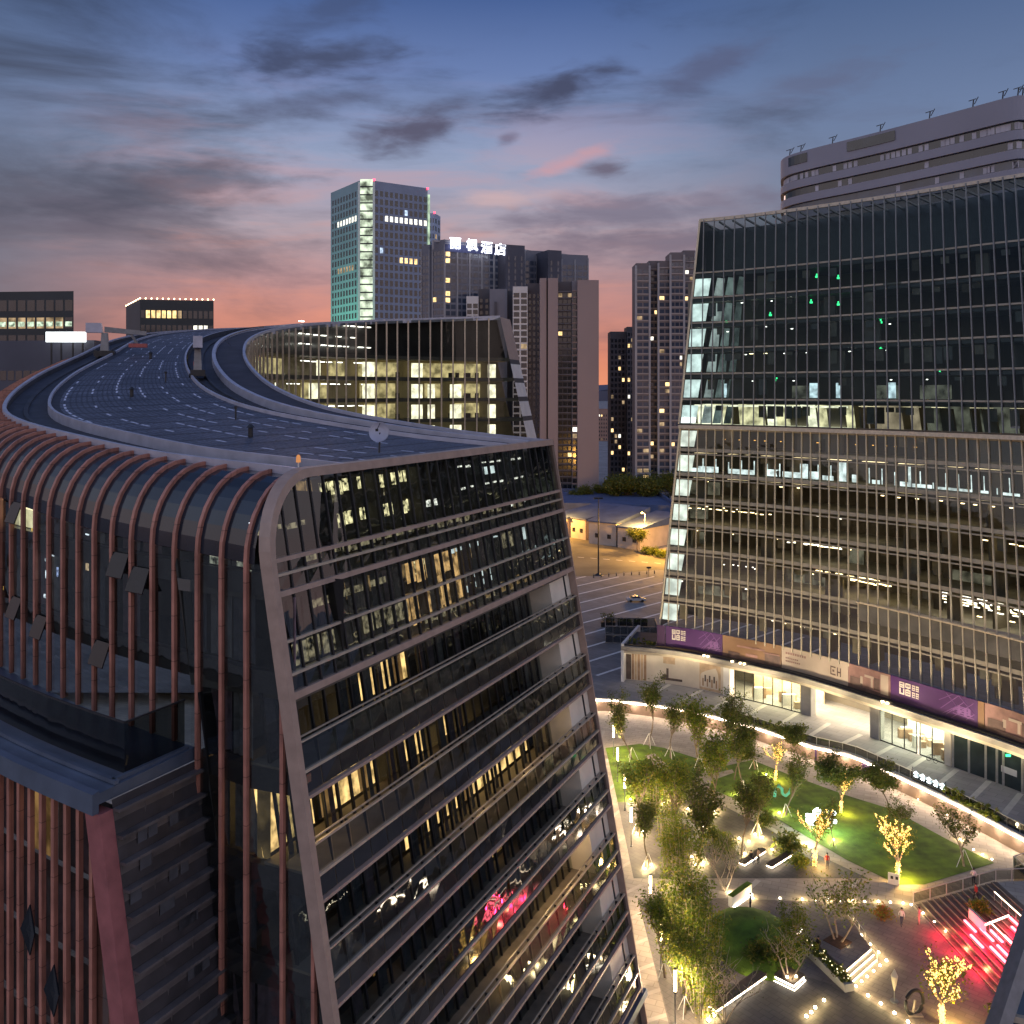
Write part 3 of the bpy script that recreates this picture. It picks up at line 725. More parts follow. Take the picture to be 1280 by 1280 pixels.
# rooms behind the curtain wall
room, curt, litm = Many(), Many(), Many()
for z in (42.2, 37.4):
    room.hexa([EF(.6, z-.5, .35), EF(TW-.6, z-.5, .35), EF(TW-.6, z-.5, 7), EF(.6, z-.5, 7)], [EF(.6, z+.1, .35), EF(TW-.6, z+.1, .35), EF(TW-.6, z+.1, 7), EF(.6, z+.1, 7)])
room.poly([EF(.6, 37, 7), EF(TW-.6, 37, 7), EF(TW-.6, 47.3, 7), EF(4.4, 47.2, 7), EF(1.2, 44.5, 7), EF(.6, 43, 7)])
room.poly([EF(4, 47.35, .3), EF(TW-.6, 47.35, .3), EF(TW-.6, 47.35, 7), EF(4, 47.35, 7)])
for i in (5, 9, 13, 17, 20, 24, 27):
    room.hexa([EF(i*MW-.1, 37.5, .6), EF(i*MW+.1, 37.5, .6), EF(i*MW+.1, 37.5, 6.9), EF(i*MW-.1, 37.5, 6.9)], [EF(i*MW-.1, 47.2 if i > 5 else 46.5, .6), EF(i*MW+.1, 47.2 if i > 5 else 46.5, .6), EF(i*MW+.1, 47.2 if i > 5 else 46.5, 6.9), EF(i*MW-.1, 47.2 if i > 5 else 46.5, 6.9)])
room.build('room', M['inner_dark'], ring)
for i in range(NM):
    t0, t1 = i*MW, (i+1)*MW
    if i < 10 or RR.random() < .45:
        n_ = 5; k = RR.choice((0, 0, 1, 1, 2)); sh = RR.uniform(-.5, .5) if i < 12 else 0
        cq = curt.new()
        for j in range(n_):
            f0, f1 = t0+MW*j/n_, t0+MW*(j+1)/n_; e = .5+(.14 if j % 2 else 0); e2 = .5+(0 if j % 2 else .14)
            cq.poly([EF(f0+sh, 37.9, e), EF(f1+sh, 37.9, e2), EF(f1, 41.9, e2), EF(f0, 41.9, e)], k)
    if 13 <= i <= 17 and i != 15: litm.poly([EF(t0, 38, 1.6), EF(t1, 38, 1.6), EF(t1, 41.8, 1.6), EF(t0, 41.8, 1.6)], 0)
    if i in (18, 19, 20, 21): litm.poly([EF(t0, 41.3, 1.2), EF(t1, 41.3, 1.2), EF(t1, 41.3, 3.4), EF(t0, 41.3, 3.4)], 1)
    if i in (25, 26): litm.poly([EF(t0, 40.2, 2), EF(t1, 40.2, 2), EF(t1, 41.6, 2), EF(t0, 41.6, 2)], 1)
    if i == 29: litm.poly([EF(t0+.2, 37.9, 1), EF(t1-.1, 37.9, 1), EF(t1-.1, 41.9, 1), EF(t0+.2, 41.9, 1)], 0)
QQ = random.Random(77)
for t0, t1, z0, z1, d_, n_, m_ in ((6.5, 17.5, 46.2, 46.95, 1.6, 15, 3), (8, 17, 44.35, 45.1, 1.8, 12, 3), (9, 16.5, 45.3, 45.9, 3.5, 8, 4), (17.5, 22, 44.4, 44.8, 2, 4, 5), (18.5, 25, 41.2, 41.75, 1.0, 7, 1), (18.5, 24, 39.1, 39.6, 1.0, 6, 1), (20, 25, 38.5, 38.9, .9, 5, 1), (11, 19, 37.8, 39.7, 1.0, 8, 0), (12, 19, 40.2, 41.8, 1.1, 6, 0), (1, 12, 38.6, 39.6, .42, 9, 4), (8, 24, 40.1, 41.9, 2.2, 12, 6), (3, 30, 43.3, 43.7, .5, 16, 4), (19, 30, 37.6, 38.3, .7, 8, 6), (5, 18, 45.0, 46.9, 5.5, 10, 6), (12, 18, 40.6, 41.4, 1.2, 5, 3), (2, 8, 44.6, 44.9, 2.5, 5, 4), (22, 33, 46.6, 46.75, 1.4, 9, 5), (19, 33, 45.2, 45.3, 1.4, 6, 5), (25, 33, 43.35, 43.5, .9, 5, 5), (24, 28, 46.0, 46.5, 1.3, 2, 1), (3, 12, 40.9, 41.3, .45, 5, 4), (14, 24, 37.6, 38.2, .8, 7, 4), (26, 31, 40.2, 41.4, 1.4, 4, 4)):
    for k in range(n_):
        if QQ.random() < .2: continue
        a = t0+(t1-t0)*k/n_; b_ = a+(t1-t0)/n_*QQ.uniform(.8, 1); dz_ = QQ.uniform(-.12, .12)
        litm.poly([EF(a, z0+dz_, d_), EF(b_, z0+dz_, d_), EF(b_, z1+dz_*.5, d_), EF(a, z1+dz_*.5, d_)], m_)
curt.build('curtain', [M['curtain_a'], M['curtain_b'], M['curtain_c']], ring); litm.build('lit_room_or_glint', [M['warm_mid'], M['cool_room'], M['white_room'], emi('lime_cream_room', (1, .93, .55), 1.1, True, 1, 3.2), emi('dull_cream_room', (1, .88, .58), .22, True, 1, 3.0), emi('pin_lights', (.95, 1, .95), 1.2, False, 1, 5), emi('low_amber_room', (1, .66, .3), .2, True, 1, 1.8)], ring)
# balconies
BD = 2.3
LITW = {(2, 0): 'w', (2, 1): 'w', (2, 2): 'w', (2, 3): 'c', (2, 5): 'w', (2, 6): 'w', (1, 9): 'c', (1, 10): 'w', (2, 11): 'c', (2, 12): 'w', (3, 13): 'c', (3, 12): 'c'}
for q_ in ((1, 8), (1, 12), (2, 8), (2, 15), (3, 14), (3, 15), (3, 10), (4, 18), (6, 22)): LITW[q_] = 'c'
for q_ in ((1, 11), (2, 4), (2, 7), (3, 16), (4, 6), (4, 19), (6, 21)): LITW[q_] = 'd'
for i in range(17, 25): LITW[(3, i)] = 'w'
for i in range(20, 27): LITW[(5, i)] = 'd'
for i in (16, 17): LITW[(5, i)] = 'd'
M['balcony_floor'] = mat('balcony_floor', (.24, .20, .15), .6, 0, .3, .8, .1)
M['soffit'] = mat('balcony_soffit', (.06, .055, .055), .7, 0, .2, .8)
for k in range(1, 8):
    zk = 37.4-4.74*k; za = zk+4.74
    bal = None
    mb = MB()    # slab with its fascia
    mb.hexa([EF(.2, zk+.1, .12), EF(TW-.2, zk+.1, .12), EF(TW-.2, zk+.1, BD+1), EF(.2, zk+.1, BD+1)], [EF(.2, zk+1.1, .12), EF(TW-.2, zk+1.1, .12), EF(TW-.2, zk+1.1, BD+1), EF(.2, zk+1.1, BD+1)])
    bal = mb.build('balcony', M['balcony_floor'], ring)
    def sub(m_, name, mt): return m_.build(name, mt, bal)
    mb = MB(); NB = 24; bw = TW/NB
    for i in range(NB):
        j = [RR.uniform(-.012, .012) for _ in range(4)]
        mb.poly([EF(i*bw+.04, zk+.15, .06+j[0]), EF((i+1)*bw-.04, zk+.15, .06+j[1]), EF((i+1)*bw-.04, zk+1.14, .06+j[2]), EF(i*bw+.04, zk+1.14, .06+j[3])])
    sub(mb, 'fascia_glass', M['end_fascia'] if 'end_fascia' in M else M.setdefault('end_fascia', mat('fascia_glass', (.028, .026, .025), .06, 0, .2, .4, spec=1.0)))
    mb = MB()
    for i in range(NB):
        j = [RR.uniform(-.014, .014) for _ in range(4)]
        mb.poly([EF(i*bw+.02, zk+1.26, .03+j[0]), EF((i+1)*bw-.02, zk+1.26, .03+j[1]), EF((i+1)*bw-.02, zk+2.52, .03+j[2]), EF(i*bw+.02, zk+2.52, .03+j[3])])
    sub(mb, 'balustrade_glass', M['rail_glass'])
    mb = MB()
    for z, h, d0, d1, m_ in ((zk, .15, -.12, .14, 0), (zk+1.2, .13, -.12, .14, 1), (zk+2.56, .08, -.08, .06, 1), (zk+2.62, .06, .28, .36, 1)):
        mb.hexa([EF(.1, z-h/2, d0), EF(TW-.15, z-h/2, d0), EF(TW-.15, z-h/2, d1), EF(.1, z-h/2, d1)], [EF(.1, z+h/2, d0), EF(TW-.15, z+h/2, d0), EF(TW-.15, z+h/2, d1), EF(.1, z+h/2, d1)], m_)
    for i in range(NB+1):
        t = min(max(i*bw, .2), TW-.3)
        mb.hexa([EF(t-.02, zk+1.2, .1), EF(t+.02, zk+1.2, .1), EF(t+.02, zk+1.2, .16), EF(t-.02, zk+1.2, .16)], [EF(t-.02, zk+2.6, .1), EF(t+.02, zk+2.6, .1), EF(t+.02, zk+2.6, .3), EF(t-.02, zk+2.6, .3)], 2)
    sub(mb, 'rail', [M['frame'], M['bar'], M['dark_metal']])
    # recessed window wall
    wf, wg, wl, wc = Many(), MB(), Many(), Many()
    z0, z1 = zk+1.1, za+.1
    for i in range(27):
        t0, t1 = .5+i*1.2, .5+(i+1)*1.2
        wf.hexa([EF(t0-.06, z0, BD-.05), EF(t0+.06, z0, BD-.05), EF(t0+.06, z0, BD+.12), EF(t0-.06, z0, BD+.12)], [EF(t0-.06, z1, BD-.05), EF(t0+.06, z1, BD-.05), EF(t0+.06, z1, BD+.12), EF(t0-.06, z1, BD+.12)])
        if RR.random() < .4:
            zz = z1-1.0; wf.hexa([EF(t0, zz-.05, BD-.1), EF(t1, zz-.05, BD-.1), EF(t1, zz-.05, BD+.05), EF(t0, zz-.05, BD+.05)], [EF(t0, zz+.05, BD-.1), EF(t1, zz+.05, BD-.1), EF(t1, zz+.05, BD+.05), EF(t0, zz+.05, BD+.05)])
        j = RR.uniform(-.01, .01)
        wg.poly([EF(t0, z0, BD+j), EF(t1, z0, BD-j), EF(t1, z1, BD-j), EF(t0, z1, BD+j)])
        kind = LITW.get((k, i)); q = RR.random()
        if kind in ('w', 'd'): wl.poly([EF(t0, z0, BD+1.3), EF(t1, z0, BD+1.3), EF(t1, z1, BD+1.3), EF(t0, z1, BD+1.3)], 0 if kind == 'w' else 1)
        if kind == 'c':
            wl.poly([EF(t0, z0, BD+1.3), EF(t0+.55, z0, BD+1.3), EF(t0+.55, z1, BD+1.3), EF(t0, z1, BD+1.3)], 0)
        if (kind is None and q < .55) or kind == 'c' or (kind and q < .18):
            a_, b_ = (t0+.08, t1-.08) if kind is None else (t0+.7, t1-.1)
            n_ = 4; c_ = RR.choice((0, 1, 2, 2))
            cq = wc.new()
            for jn in range(n_):
                f0, f1 = a_+(b_-a_)*jn/n_, a_+(b_-a_)*(jn+1)/n_
                cq.poly([EF(f0, z0, BD+.25+(.1 if jn % 2 else 0)), EF(f1, z0, BD+.25+(0 if jn % 2 else .1)), EF(f1, z1, BD+.25+(0 if jn % 2 else .1)), EF(f0, z1, BD+.25+(.1 if jn % 2 else 0))], c_)
        elif kind is None:
            wc.poly([EF(t0, z0, BD+3), EF(t1, z0, BD+3), EF(t1, z1, BD+3), EF(t0, z1, BD+3)], 2)
    sub(wf, 'window_frame', M['dark_metal']); sub(wg, 'window_glass', M['glass']); 
    if wl.L: sub(wl, 'lit_room_or_glint', [M['warm_room'], M['warm_dim']])
    sub(wc, 'curtain', [M['curtain_a'], M['curtain_b'], M['curtain_c']])
    for t_, w_ in {1: ((11, 14),), 2: ((3, 60), (13, 24)), 3: ((19, 50), (26, 60)), 5: ((20, 90), (26, 120), (30, 90)), 6: ((16, 14),)}.get(k, ()):      # assumed lamps, unseen, under the balcony ceilings to light the recesses
        point('assumed_balcony_lamp', EF(t_, za-.35, 1.2), w_, (1, .68, .3), .12, ring)
    mb = MB()   # pale stone end bay
    mb.hexa([EF(32.3, zk+1.1, .4), EF(TW-.2, zk+1.1, .4), EF(TW-.2, zk+1.1, BD+.8), EF(32.3, zk+1.1, BD+.8)], [EF(32.3, za, .4), EF(TW-.2, za, .4), EF(TW-.2, za, BD+.8), EF(32.3, za, BD+.8)])
    sub(mb, 'end_panel', M['beige'])
    mb = MB(); mb.hexa([EF(35.1, zk+1.1, .3), EF(35.22, zk+1.1, .3), EF(35.22, zk+1.1, .45), EF(35.1, zk+1.1, .45)], [EF(35.1, za, .3), EF(35.22, za, .3), EF(35.22, za, .45), EF(35.1, za, .45)])
    sub(mb, 'post', M['dark_metal'])
# ground storey, inner side and underside so the building is closed
mb = MB()
mb.hexa([EF(0, 0, .3), EF(TW, 0, .3), EF(TW, 0, 4), EF(0, 0, 4)], [EF(0, 4.2, .3), EF(TW, 4.2, .3), EF(TW, 4.2, 4), EF(0, 4.2, 4)])
mb.poly([EF(TW, 0, .2), EF(TW, 0, 30), EF(TW, ZT, 30), EF(TW, ZT, .2)])
mb.poly([EF(.3, 0, BD+4), EF(TW, 0, BD+4), EF(TW, 37.4, BD+4), EF(.3, 37.4, BD+4)])
mb.build('base_wall', M['dark_metal'], ring)
# blue plinth lip seen under the last balcony
mb = MB(); mb.hexa([EF(0, 3.4, -.3), EF(TW+.6, 3.4, -.3), EF(TW+.6, 3.4, 1), EF(0, 3.4, 1)], [EF(0, 3.9, -.3), EF(TW+.6, 3.9, -.3), EF(TW+.6, 3.9, 1), EF(0, 3.9, 1)]); mb.build('plinth_lip', M['ledge'], ring)

# --- inner glass wall (far side of the courtyard)
k0 = 24; IU = [INNER.s[k] for k in range(len(ST))]
uA, uB = IU[20], INNER.len
def IW(u, z, d=0.):
    x, y, zt = INNER.at(u); t = INNER.tan(u) if u < INNER.len-.6 else INNER.tan(INNER.len-.7); n = Vector((-t.y, t.x, 0))
    return V3(Vector((x, y, 0))+n*d, z)
def iend(z): return uB+.24*(67.8-z)            # the far end leans out as well
fl = [33.4+4.25*k for k in range(0, 7)]
n_m = 46; du = (uB-uA)/n_m
slabs, back, panes, crown = MB(), MB(), MB(), MB()
def ext(u): return u
for i in range(n_m):
    u = uA+i*du; x, y, zt = INNER.at(u)
    mb = MB(); a, b = IW(u, 30, -.25), IW(u, zt-.1, -.25)
    mb.beam(a, b, .16, .3, up=(1, 0, 0)); mb.build('mullion', M['bar'], ring)
NP = 60
uu = [uA+(uB-uA)*i/NP for i in range(NP+1)]
def tip(u, z):
    "point of the wall, stretched so that its last bays reach the leaning end"
    f = max(0, (u-(uB-12))/12); e = f*(iend(z)-uB); p = IW(u, z); t = INNER.tan(min(u, uB-.7)); return p+t*e
for i in range(NP):
    a, b = uu[i], uu[i+1]; zta, ztb = INNER.at(a)[2], INNER.at(b)[2]; j = RR.uniform(-.02, .02)
    for z0, z1 in zip([30]+fl, fl+[99]):
        if z0 > min(zta, ztb)-.5: break
        panes.poly([tip(a, z0)+Vector((j, 0, 0)), tip(b, z0), tip(b, min(z1, ztb)), tip(a, min(z1, zta))+Vector((j, 0, 0))])
    for z in fl:
        if z > zta-3: continue
        p = [tip(a, z), tip(b, z)]; d = [Vector((-INNER.tan(min(q, uB-.7)).y, INNER.tan(min(q, uB-.7)).x, 0)) for q in (a, b)]
        slabs.hexa([p[0]+d[0]*.1-Vector((0, 0, .35)), p[1]+d[1]*.1-Vector((0, 0, .35)), p[1]+d[1]*8-Vector((0, 0, .35)), p[0]+d[0]*8-Vector((0, 0, .35))], [p[0]+d[0]*.1+Vector((0, 0, .35)), p[1]+d[1]*.1+Vector((0, 0, .35)), p[1]+d[1]*8+Vector((0, 0, .35)), p[0]+d[0]*8+Vector((0, 0, .35))])
    d0, d1 = [Vector((-INNER.tan(min(q, uB-.7)).y, INNER.tan(min(q, uB-.7)).x, 0))*8 for q in (a, b)]
    crown.poly([tip(a, 58.7)+d0*.3, tip(b, 58.7)+d1*.3, tip(b, max(ztb-.4, 58.8))+d1*.3, tip(a, max(zta-.4, 58.8))+d0*.3])
    back.poly([tip(a, 30)+d0, tip(b, 30)+d1, tip(b, min(ztb-.2, 62))+d1, tip(a, min(zta-.2, 62))+d0])
panes.build('window_band', glass('inner_wall_glass', (.52, .55, .53), .0, ior=1.38, wav=.02), ring)
slabs.build('floor_slab', M['slab'], ring); crown.build('plant_screen', M['spandrel'], ring); back.build('interior_wall', mat('interior_cream', (.42, .36, .24), .8, 0, .2, .3), ring)
# lit rooms by photograph column
rm = Many()
def room_at(px0, px1, z0, z1, d, m_):
    a, b = INNER.find_px(px0, uA, uB), INNER.find_px(px1, uA, uB)
    p, q = IW(a, z0, d), IW(b, z0, d); rm.poly([p, q, V3(q, z1), V3(p, z1)], m_)
for px0, px1, rows in ((458, 473, (0, 1, 2)), (518, 532, (0, 1, 2, 3)), (538, 547, (1, 2, 3)), (565, 579, (1, 2, 3)), (612, 622, (0, 1, 2, 3)), (393, 405, (1, 2)), (402, 407, (0,)), (352, 354, (1,)), (368, 370, (1,))):
    for r_ in rows:
        z0 = [54.9, 50.6, 46.4, 42.1][r_]; room_at(px0, px1, z0, z0+3.0, 1.2, 0)
for px0, px1, r_ in ((473, 518, 0), (534, 560, 0), (560, 612, 0), (475, 515, 1), (548, 564, 1), (580, 611, 1), (440, 458, 0), (345, 392, 0), (410, 440, 1), (480, 515, 2), (580, 610, 2), (405, 450, 2)):
    z0 = [54.9, 50.6, 46.4, 42.1][r_]; room_at(px0, px1, z0, z0+3.2, 6.5, 1)
rm.build('lit_room_or_glint', [M['white_room'], emi('amber_room', (1, .80, .38), .65, True, .6, .6)], ring)
cl = Many()
for z in (58.6, 54.4, 50.2, 46, 61.6, 63.4, 65.6):          # ceiling lights seen through the left of the wall; upper rows imitate mirrored ones
    for px in range(384, 466, 9):
        if RR.random() < (.15 if z < 59 else .35): continue
        u = INNER.find_px(px, uA, uB); p = IW(u, z-.9, (1.9+RR.uniform(0, 2)) if z < 59 else 1.2); t = INNER.tan(u)
        cl.beam(p-t*.55, p+t*.55, .5, .12)
cl.build('ceiling_light_glint_or_fill', M['lamp_white'], ring)
fr = Many()
for z0 in (46.2, 50.4, 54.7):
    for px in (568, 576, 586, 590, 530, 505, 600):
        u = INNER.find_px(px, uA, uB); p = IW(u, z0+.35+.5, 2.4); fr.box(p, (.8, .5, 1.0))
fr.build('desk', M['dark_metal'], ring)
# far end face of the ring: striped strip
ef = MB(); pe = tip(uB, 67.8); tE = INNER.tan(uB-.7); nE = Vector((-tE.y, tE.x, 0))
for z0, z1, m_ in ((59, 67.9, 0), (58, 59, 1), (55, 58, 2), (54, 55, 1), (51, 54, 2), (50, 51, 1), (46.8, 50, 2), (45.8, 46.8, 1), (36, 45.8, 2)):
    a0, a1 = tip(uB, z0), tip(uB, z1); s = Vector((.27, .96, 0))*8
    ef.poly([a0, a0+s, a1+s*.97, a1], m_)
ef.build('far_end_wall', [M['frame'], M['dark_metal'], M['white_wall']], ring)
# ================================================================ the glass office tower (right) and its shopping podium
tower = thing('glass_office_tower', 'broad dark glass office tower with thin mullions and white lit end bays above shops', 'office tower', (45, 160, 2))
BASE = Curve(crom([tuple(xy(px, D)[:2]) for px, D in ((810, 163.8), (825, 163), (900, 156.5), (1000, 146), (1130, 132.5), (1280, 118), (1420, 106), (1600, 94))], 8))
UB = BASE.find_px(825, 0, 20)
TZ0, TZ1, TMID = 11.5, 82.5, 46.0
def TP(u, z, d=0.):
    "point of the tower wall: u metres along from the left corner, d metres inside; the wall leans back going up"
    p = BASE.at(UB+u); t = BASE.tan(UB+u); n = Vector((-t.y, t.x, 0)); n = n if n.y > 0 else -n
    ld = Vector((.3, .954, 0)); k = (8+.09*max(u, 0))*(z-12)/70.5/ld.dot(n)
    return V3(Vector((p[0], p[1], 0))+ld*k+n*(d+(-.7 if z > TMID+.4 else 0)), z)
def tmin(z): return 6.6*(z-12)/70.5
UMAX = 96.
NU = 48; tw = UMAX/NU
fz_lo = [12+4.25*k for k in range(0, 9)]; fz_hi = [46+4.45*k for k in range(0, 7)]
spn, sl2 = Many(), Many()
def tstrip(mb, z0, z1, d0, d1, m_=0, u0=None, u1=UMAX, step=4.):
    u = u0 if u0 is not None else tmin(z0)
    while u < u1-.01:
        v = min(u+step, u1)
        mb.hexa([TP(u, z0, d0), TP(v, z0, d0), TP(v, z0, d1), TP(u, z0, d1)], [TP(u, z1, d0), TP(v, z1, d0), TP(v, z1, d1), TP(u, z1, d1)], m_); u = v
M['t_span'] = mat('tower_spandrel', (.27, .24, .19), .5, 0, .15, .5)
M['t_ceiling'] = mat('tower_ceiling', (.32, .30, .26), .8, 0, .2, .4)
M['t_core'] = mat('tower_core_wall', (.22, .19, .15), .8, 0, .4, .12)
M['t_glass'] = glass('tower_glass_low', (.62, .62, .55), .02, .02, ior=1.42, wav=.035, wscale=.4)
M['t_glass_hi'] = glass('tower_glass_high', (.44, .51, .50), .0, .02, ior=1.42, wav=.03, wscale=.4, gcol=(.36, .43, .47))
M['mull'] = mat('warm_mullion', (.50, .44, .33), .4, .1, .1, 1)
M['mull_hi'] = mat('grey_mullion', (.20, .205, .21), .4, .2, .1, 1)
for z in fz_lo[1:]:
    mb = MB(); tstrip(mb, z-.05, z+.5, -.04, .3); mb.build('spandrel', M['t_span'], tower)
    mb = MB(); tstrip(mb, z-.62, z-.42, -.04, .3); mb.build('spandrel', M['t_span'], tower)
    mb = MB(); tstrip(mb, z-.2, z+.2, .3, 11); mb.build('floor_slab', M['t_ceiling'], tower)
for z in fz_hi[1:]:
    mb = MB(); tstrip(mb, z+.15, z+.42, -.04, .3); mb.build('spandrel', M['t_span'], tower)
    mb = MB(); tstrip(mb, z-.5, z+.0, .12, .35); mb.build('spandrel', M['spandrel'], tower)
    mb = MB(); tstrip(mb, z-.4, z, .35, 11); mb.build('floor_slab', M['t_ceiling'], tower)
mb = MB(); tstrip(mb, TZ0, TZ1-10, 11, 11.4); mb.build('core_wall', M['t_core'], tower)
mb = MB(); tstrip(mb, TMID-.35, TMID+.25, -.9, .4); mb.build('ledge', M['bar'], tower)
mb = MB(); tstrip(mb, TMID-.3, TMID+.3, .4, 11); mb.build('floor_slab', M['t_ceiling'], tower)
mb = MB(); tstrip(mb, TZ1-.35, TZ1+.2, -.1, .45); mb.build('parapet', M['bar'], tower)
mb = MB(); tstrip(mb, 72.2, 72.6, .3, 22); mb.build('roof_deck', M['gutter'], tower)
mb = MB(); tstrip(mb, 72.6, 81.3, 5, 5.4); mb.build('plant_screen', M['spandrel'], tower)
for k in range(26):     # rafters under the glass crown
    u = 7.6+k*2.6; mb = MB(); mb.beam(TP(u, 81.9, .3), TP(u, 80.9, 6), .3, .25); mb.build('rafter', M['grey_metal'], tower)
RT = random.Random(21)
for z0, z1, gl in [(a, b, 't_glass') for a, b in zip(fz_lo, fz_lo[1:]+[TMID])]+[(a, b, 't_glass_hi') for a, b in zip(fz_hi, fz_hi[1:])]+[(fz_hi[-1], TZ1, 't_glass_hi')]:
    mb = MB()
    for i in range(NU):
        u0, u1 = max(i*tw, tmin(z0)), (i+1)*tw; v0 = max(i*tw, tmin(z1))
        if u1 <= u0: continue
        j = [RT.uniform(-.016, .016) for _ in range(4)]
        mb.poly([TP(u0, z0, j[0]), TP(u1, z0, j[1]), TP(max(u1, tmin(z1)), z1, j[2]), TP(v0, z1, j[3])])
    mb.build('window_band', M[gl], tower)
mull_pos = [1.62*k for k in range(0, 58)]
for u in mull_pos:
    zt = min(TMID-.4, 12+u/6.6*70.5) if u < 6.6 else TMID-.4
    if zt < 13: zt = 13
    mb = MB(); mb.beam(TP(u, TZ0, -.12), TP(u, zt, -.12), .12, .26, up=BASE.tan(UB+u).cross(Vector((0, 0, 1)))); mb.build('mullion', M['mull'], tower)
for k in range(48):
    u = 2.0*k+1.4
    if u < tmin(47): continue
    zt = TZ1 if u > 6.6 else min(TZ1, 12+u/6.6*70.5)
    mb = MB(); mb.beam(TP(u, TMID+.45, -.1), TP(u, zt, -.1), .12, .26, up=BASE.tan(UB+u).cross(Vector((0, 0, 1)))); mb.build('mullion', M['mull_hi'], tower)
mb = MB()
for z0, z1 in ((TZ0, TMID-.4), (TMID+.45, TZ1)): mb.beam(TP(tmin(z0), z0, -.05), TP(tmin(z1), z1, -.05), .3, .4, up=(0, 1, 0))
mb.build('corner_frame', M['mull'], tower)
# white lit end bays, a wedge of screens behind the first panes
lp = Many(); M['endlit'] = emi('end_bay_light', (.88, 1, .97), 1.25, True, .35, .5)
for z0, z1 in [(z+.75, z+3.5) for z in fz_lo]+[(z+.6, z+3.7) for z in fz_hi[:6]]:
    a = tmin(z0)+.15
    w = 2.6 if z0 < 46 else 2.7
    lp.poly([TP(a, z0, .45), TP(a+w, z0, .45), TP(a+w+.5, z1, .45), TP(tmin(z1)+.15, z1, .45)])
    if z0 > 45:
        for q in range(3):
            b = a+w+1.0+q*2.1; lp.poly([TP(b, z0, .6), TP(b+1.0-.25*q, z0, 2.2), TP(b+1.2-.25*q, z1, 2.2), TP(b+.6, z1, .6)], 1+q)
lp.build('lit_panel', [M['endlit'], emi('end_bay_soft', (.9, 1, .97), .42, False, .5, .5), emi('end_bay_faint', (.8, 1, .95), .2, False, .5, .5), emi('end_bay_fainter', (.8, 1, .95), .1, False, .5, .5)], tower)
# added fill: invented glowing ceiling strips warm the interiors of the lower storeys
wk = MB()
for z in fz_lo:
    for k in range(15):
        u = 4.5+k*6; wk.hexa([TP(u, z+3.72, 3), TP(u+3.6, z+3.72, 3), TP(u+3.6, z+3.72, 4.2), TP(u, z+3.72, 4.2)], [TP(u, z+3.78, 3), TP(u+3.6, z+3.78, 3), TP(u+3.6, z+3.78, 4.2), TP(u, z+3.78, 4.2)])
wk.build('ceiling_light_glint_or_fill', emi('ceiling_fill', (1, .80, .5), 1.5, True, 1, .2), tower, 'stuff')
# partitions and columns
pt_ = Many()
for zi, z in enumerate(fz_lo+fz_hi[:6]):
    top_ = z+3.6
    for k in range(14):
        if RT.random() < .5: continue
        u = 5+k*6.2+RT.uniform(-1, 1); w = RT.choice((.3, .3, 2.0, 3.0))
        pt_.hexa([TP(u, z+.2, 1.2), TP(u+w, z+.2, 1.2), TP(u+w, z+.2, 1.6+(3 if w < 1 else 0)), TP(u, z+.2, 1.6+(3 if w < 1 else 0))], [TP(u, top_, 1.2), TP(u+w, top_, 1.2), TP(u+w, top_, 1.6+(3 if w < 1 else 0)), TP(u, top_, 1.6+(3 if w < 1 else 0))])
pt_.build('partition', M['t_core'], tower)
bl = Many()
for zf in fz_lo+fz_hi[:6]:
    for k in range(52):
        if RT.random() > .26: continue
        u = 3.3+1.62*k; h = RT.uniform(.5, 2.6); t_ = zf+3.7
        bl.poly([TP(u+.1, t_-h, .5), TP(u+1.5, t_-h, .5), TP(u+1.5, t_, .5), TP(u+.1, t_, .5)], RT.choice((0, 0, 1, 2)))
bl.build('blind', [mat('blind_beige', (.26, .23, .18), .9, 0, .2, 1), mat('blind_grey', (.2, .2, .19), .9, 0, .2, 1), mat('blind_brown', (.12, .1, .075), .9, 0, .2, 1)], tower)
# lit storeys
lr = Many()
def trow(px0, px1, zf, z0, z1, d, m_):
    f = lambda px: (lambda lo, hi: [None for _ in ()] or _bis(px, zf+z0, d, lo, hi))(0, UMAX)
    a, b = f(px0), f(px1)
    n = max(1, int((b-a)/4))
    mb = lr.new()
    for k in range(n):
        u, v = a+(b-a)*k/n, a+(b-a)*(k+1)/n
        mb.poly([TP(u, zf+z0, d), TP(v, zf+z0, d), TP(v, zf+z1, d), TP(u, zf+z1, d)], m_)
def _bis(px, z, d, lo, hi):
    for _ in range(30):
        md = (lo+hi)/2; p = TP(md, z, d)
        if 640+FPX*p.x/p.y < px: lo = md
        else: hi = md
    return lo
H = fz_hi; Lo = fz_lo
trow(866, 905, H[1]-4.45, .4, 3.6, 2.5, 0)
for a, b, m_ in ((880, 893, 0), (893, 915, 1), (925, 957, 1), (960, 972, 0), (972, 1002, 1), (1003, 1022, 0), (1024, 1070, 1), (1080, 1088, 2), (1095, 1130, 2), (1140, 1152, 2), (1160, 1220, 4), (1225, 1275, 4)):
    trow(a, b, H[0], .35, 3.9, 3.0, m_)
trow(866, 1072, H[0], .34, .5, 1.2, 0)
trow(868, 1060, H[0], 3.5, 3.8, 1.0, 0)
for a, b in ((1012, 1022), (1045, 1052), (1110, 1120), (905, 912)): trow(a, b, H[1], .6, 3.0, 3, 3)
for a, b in ((1095, 1125), (1150, 1190), (990, 1020)): trow(a, b, H[1], .5, 2.6, 5, 4)
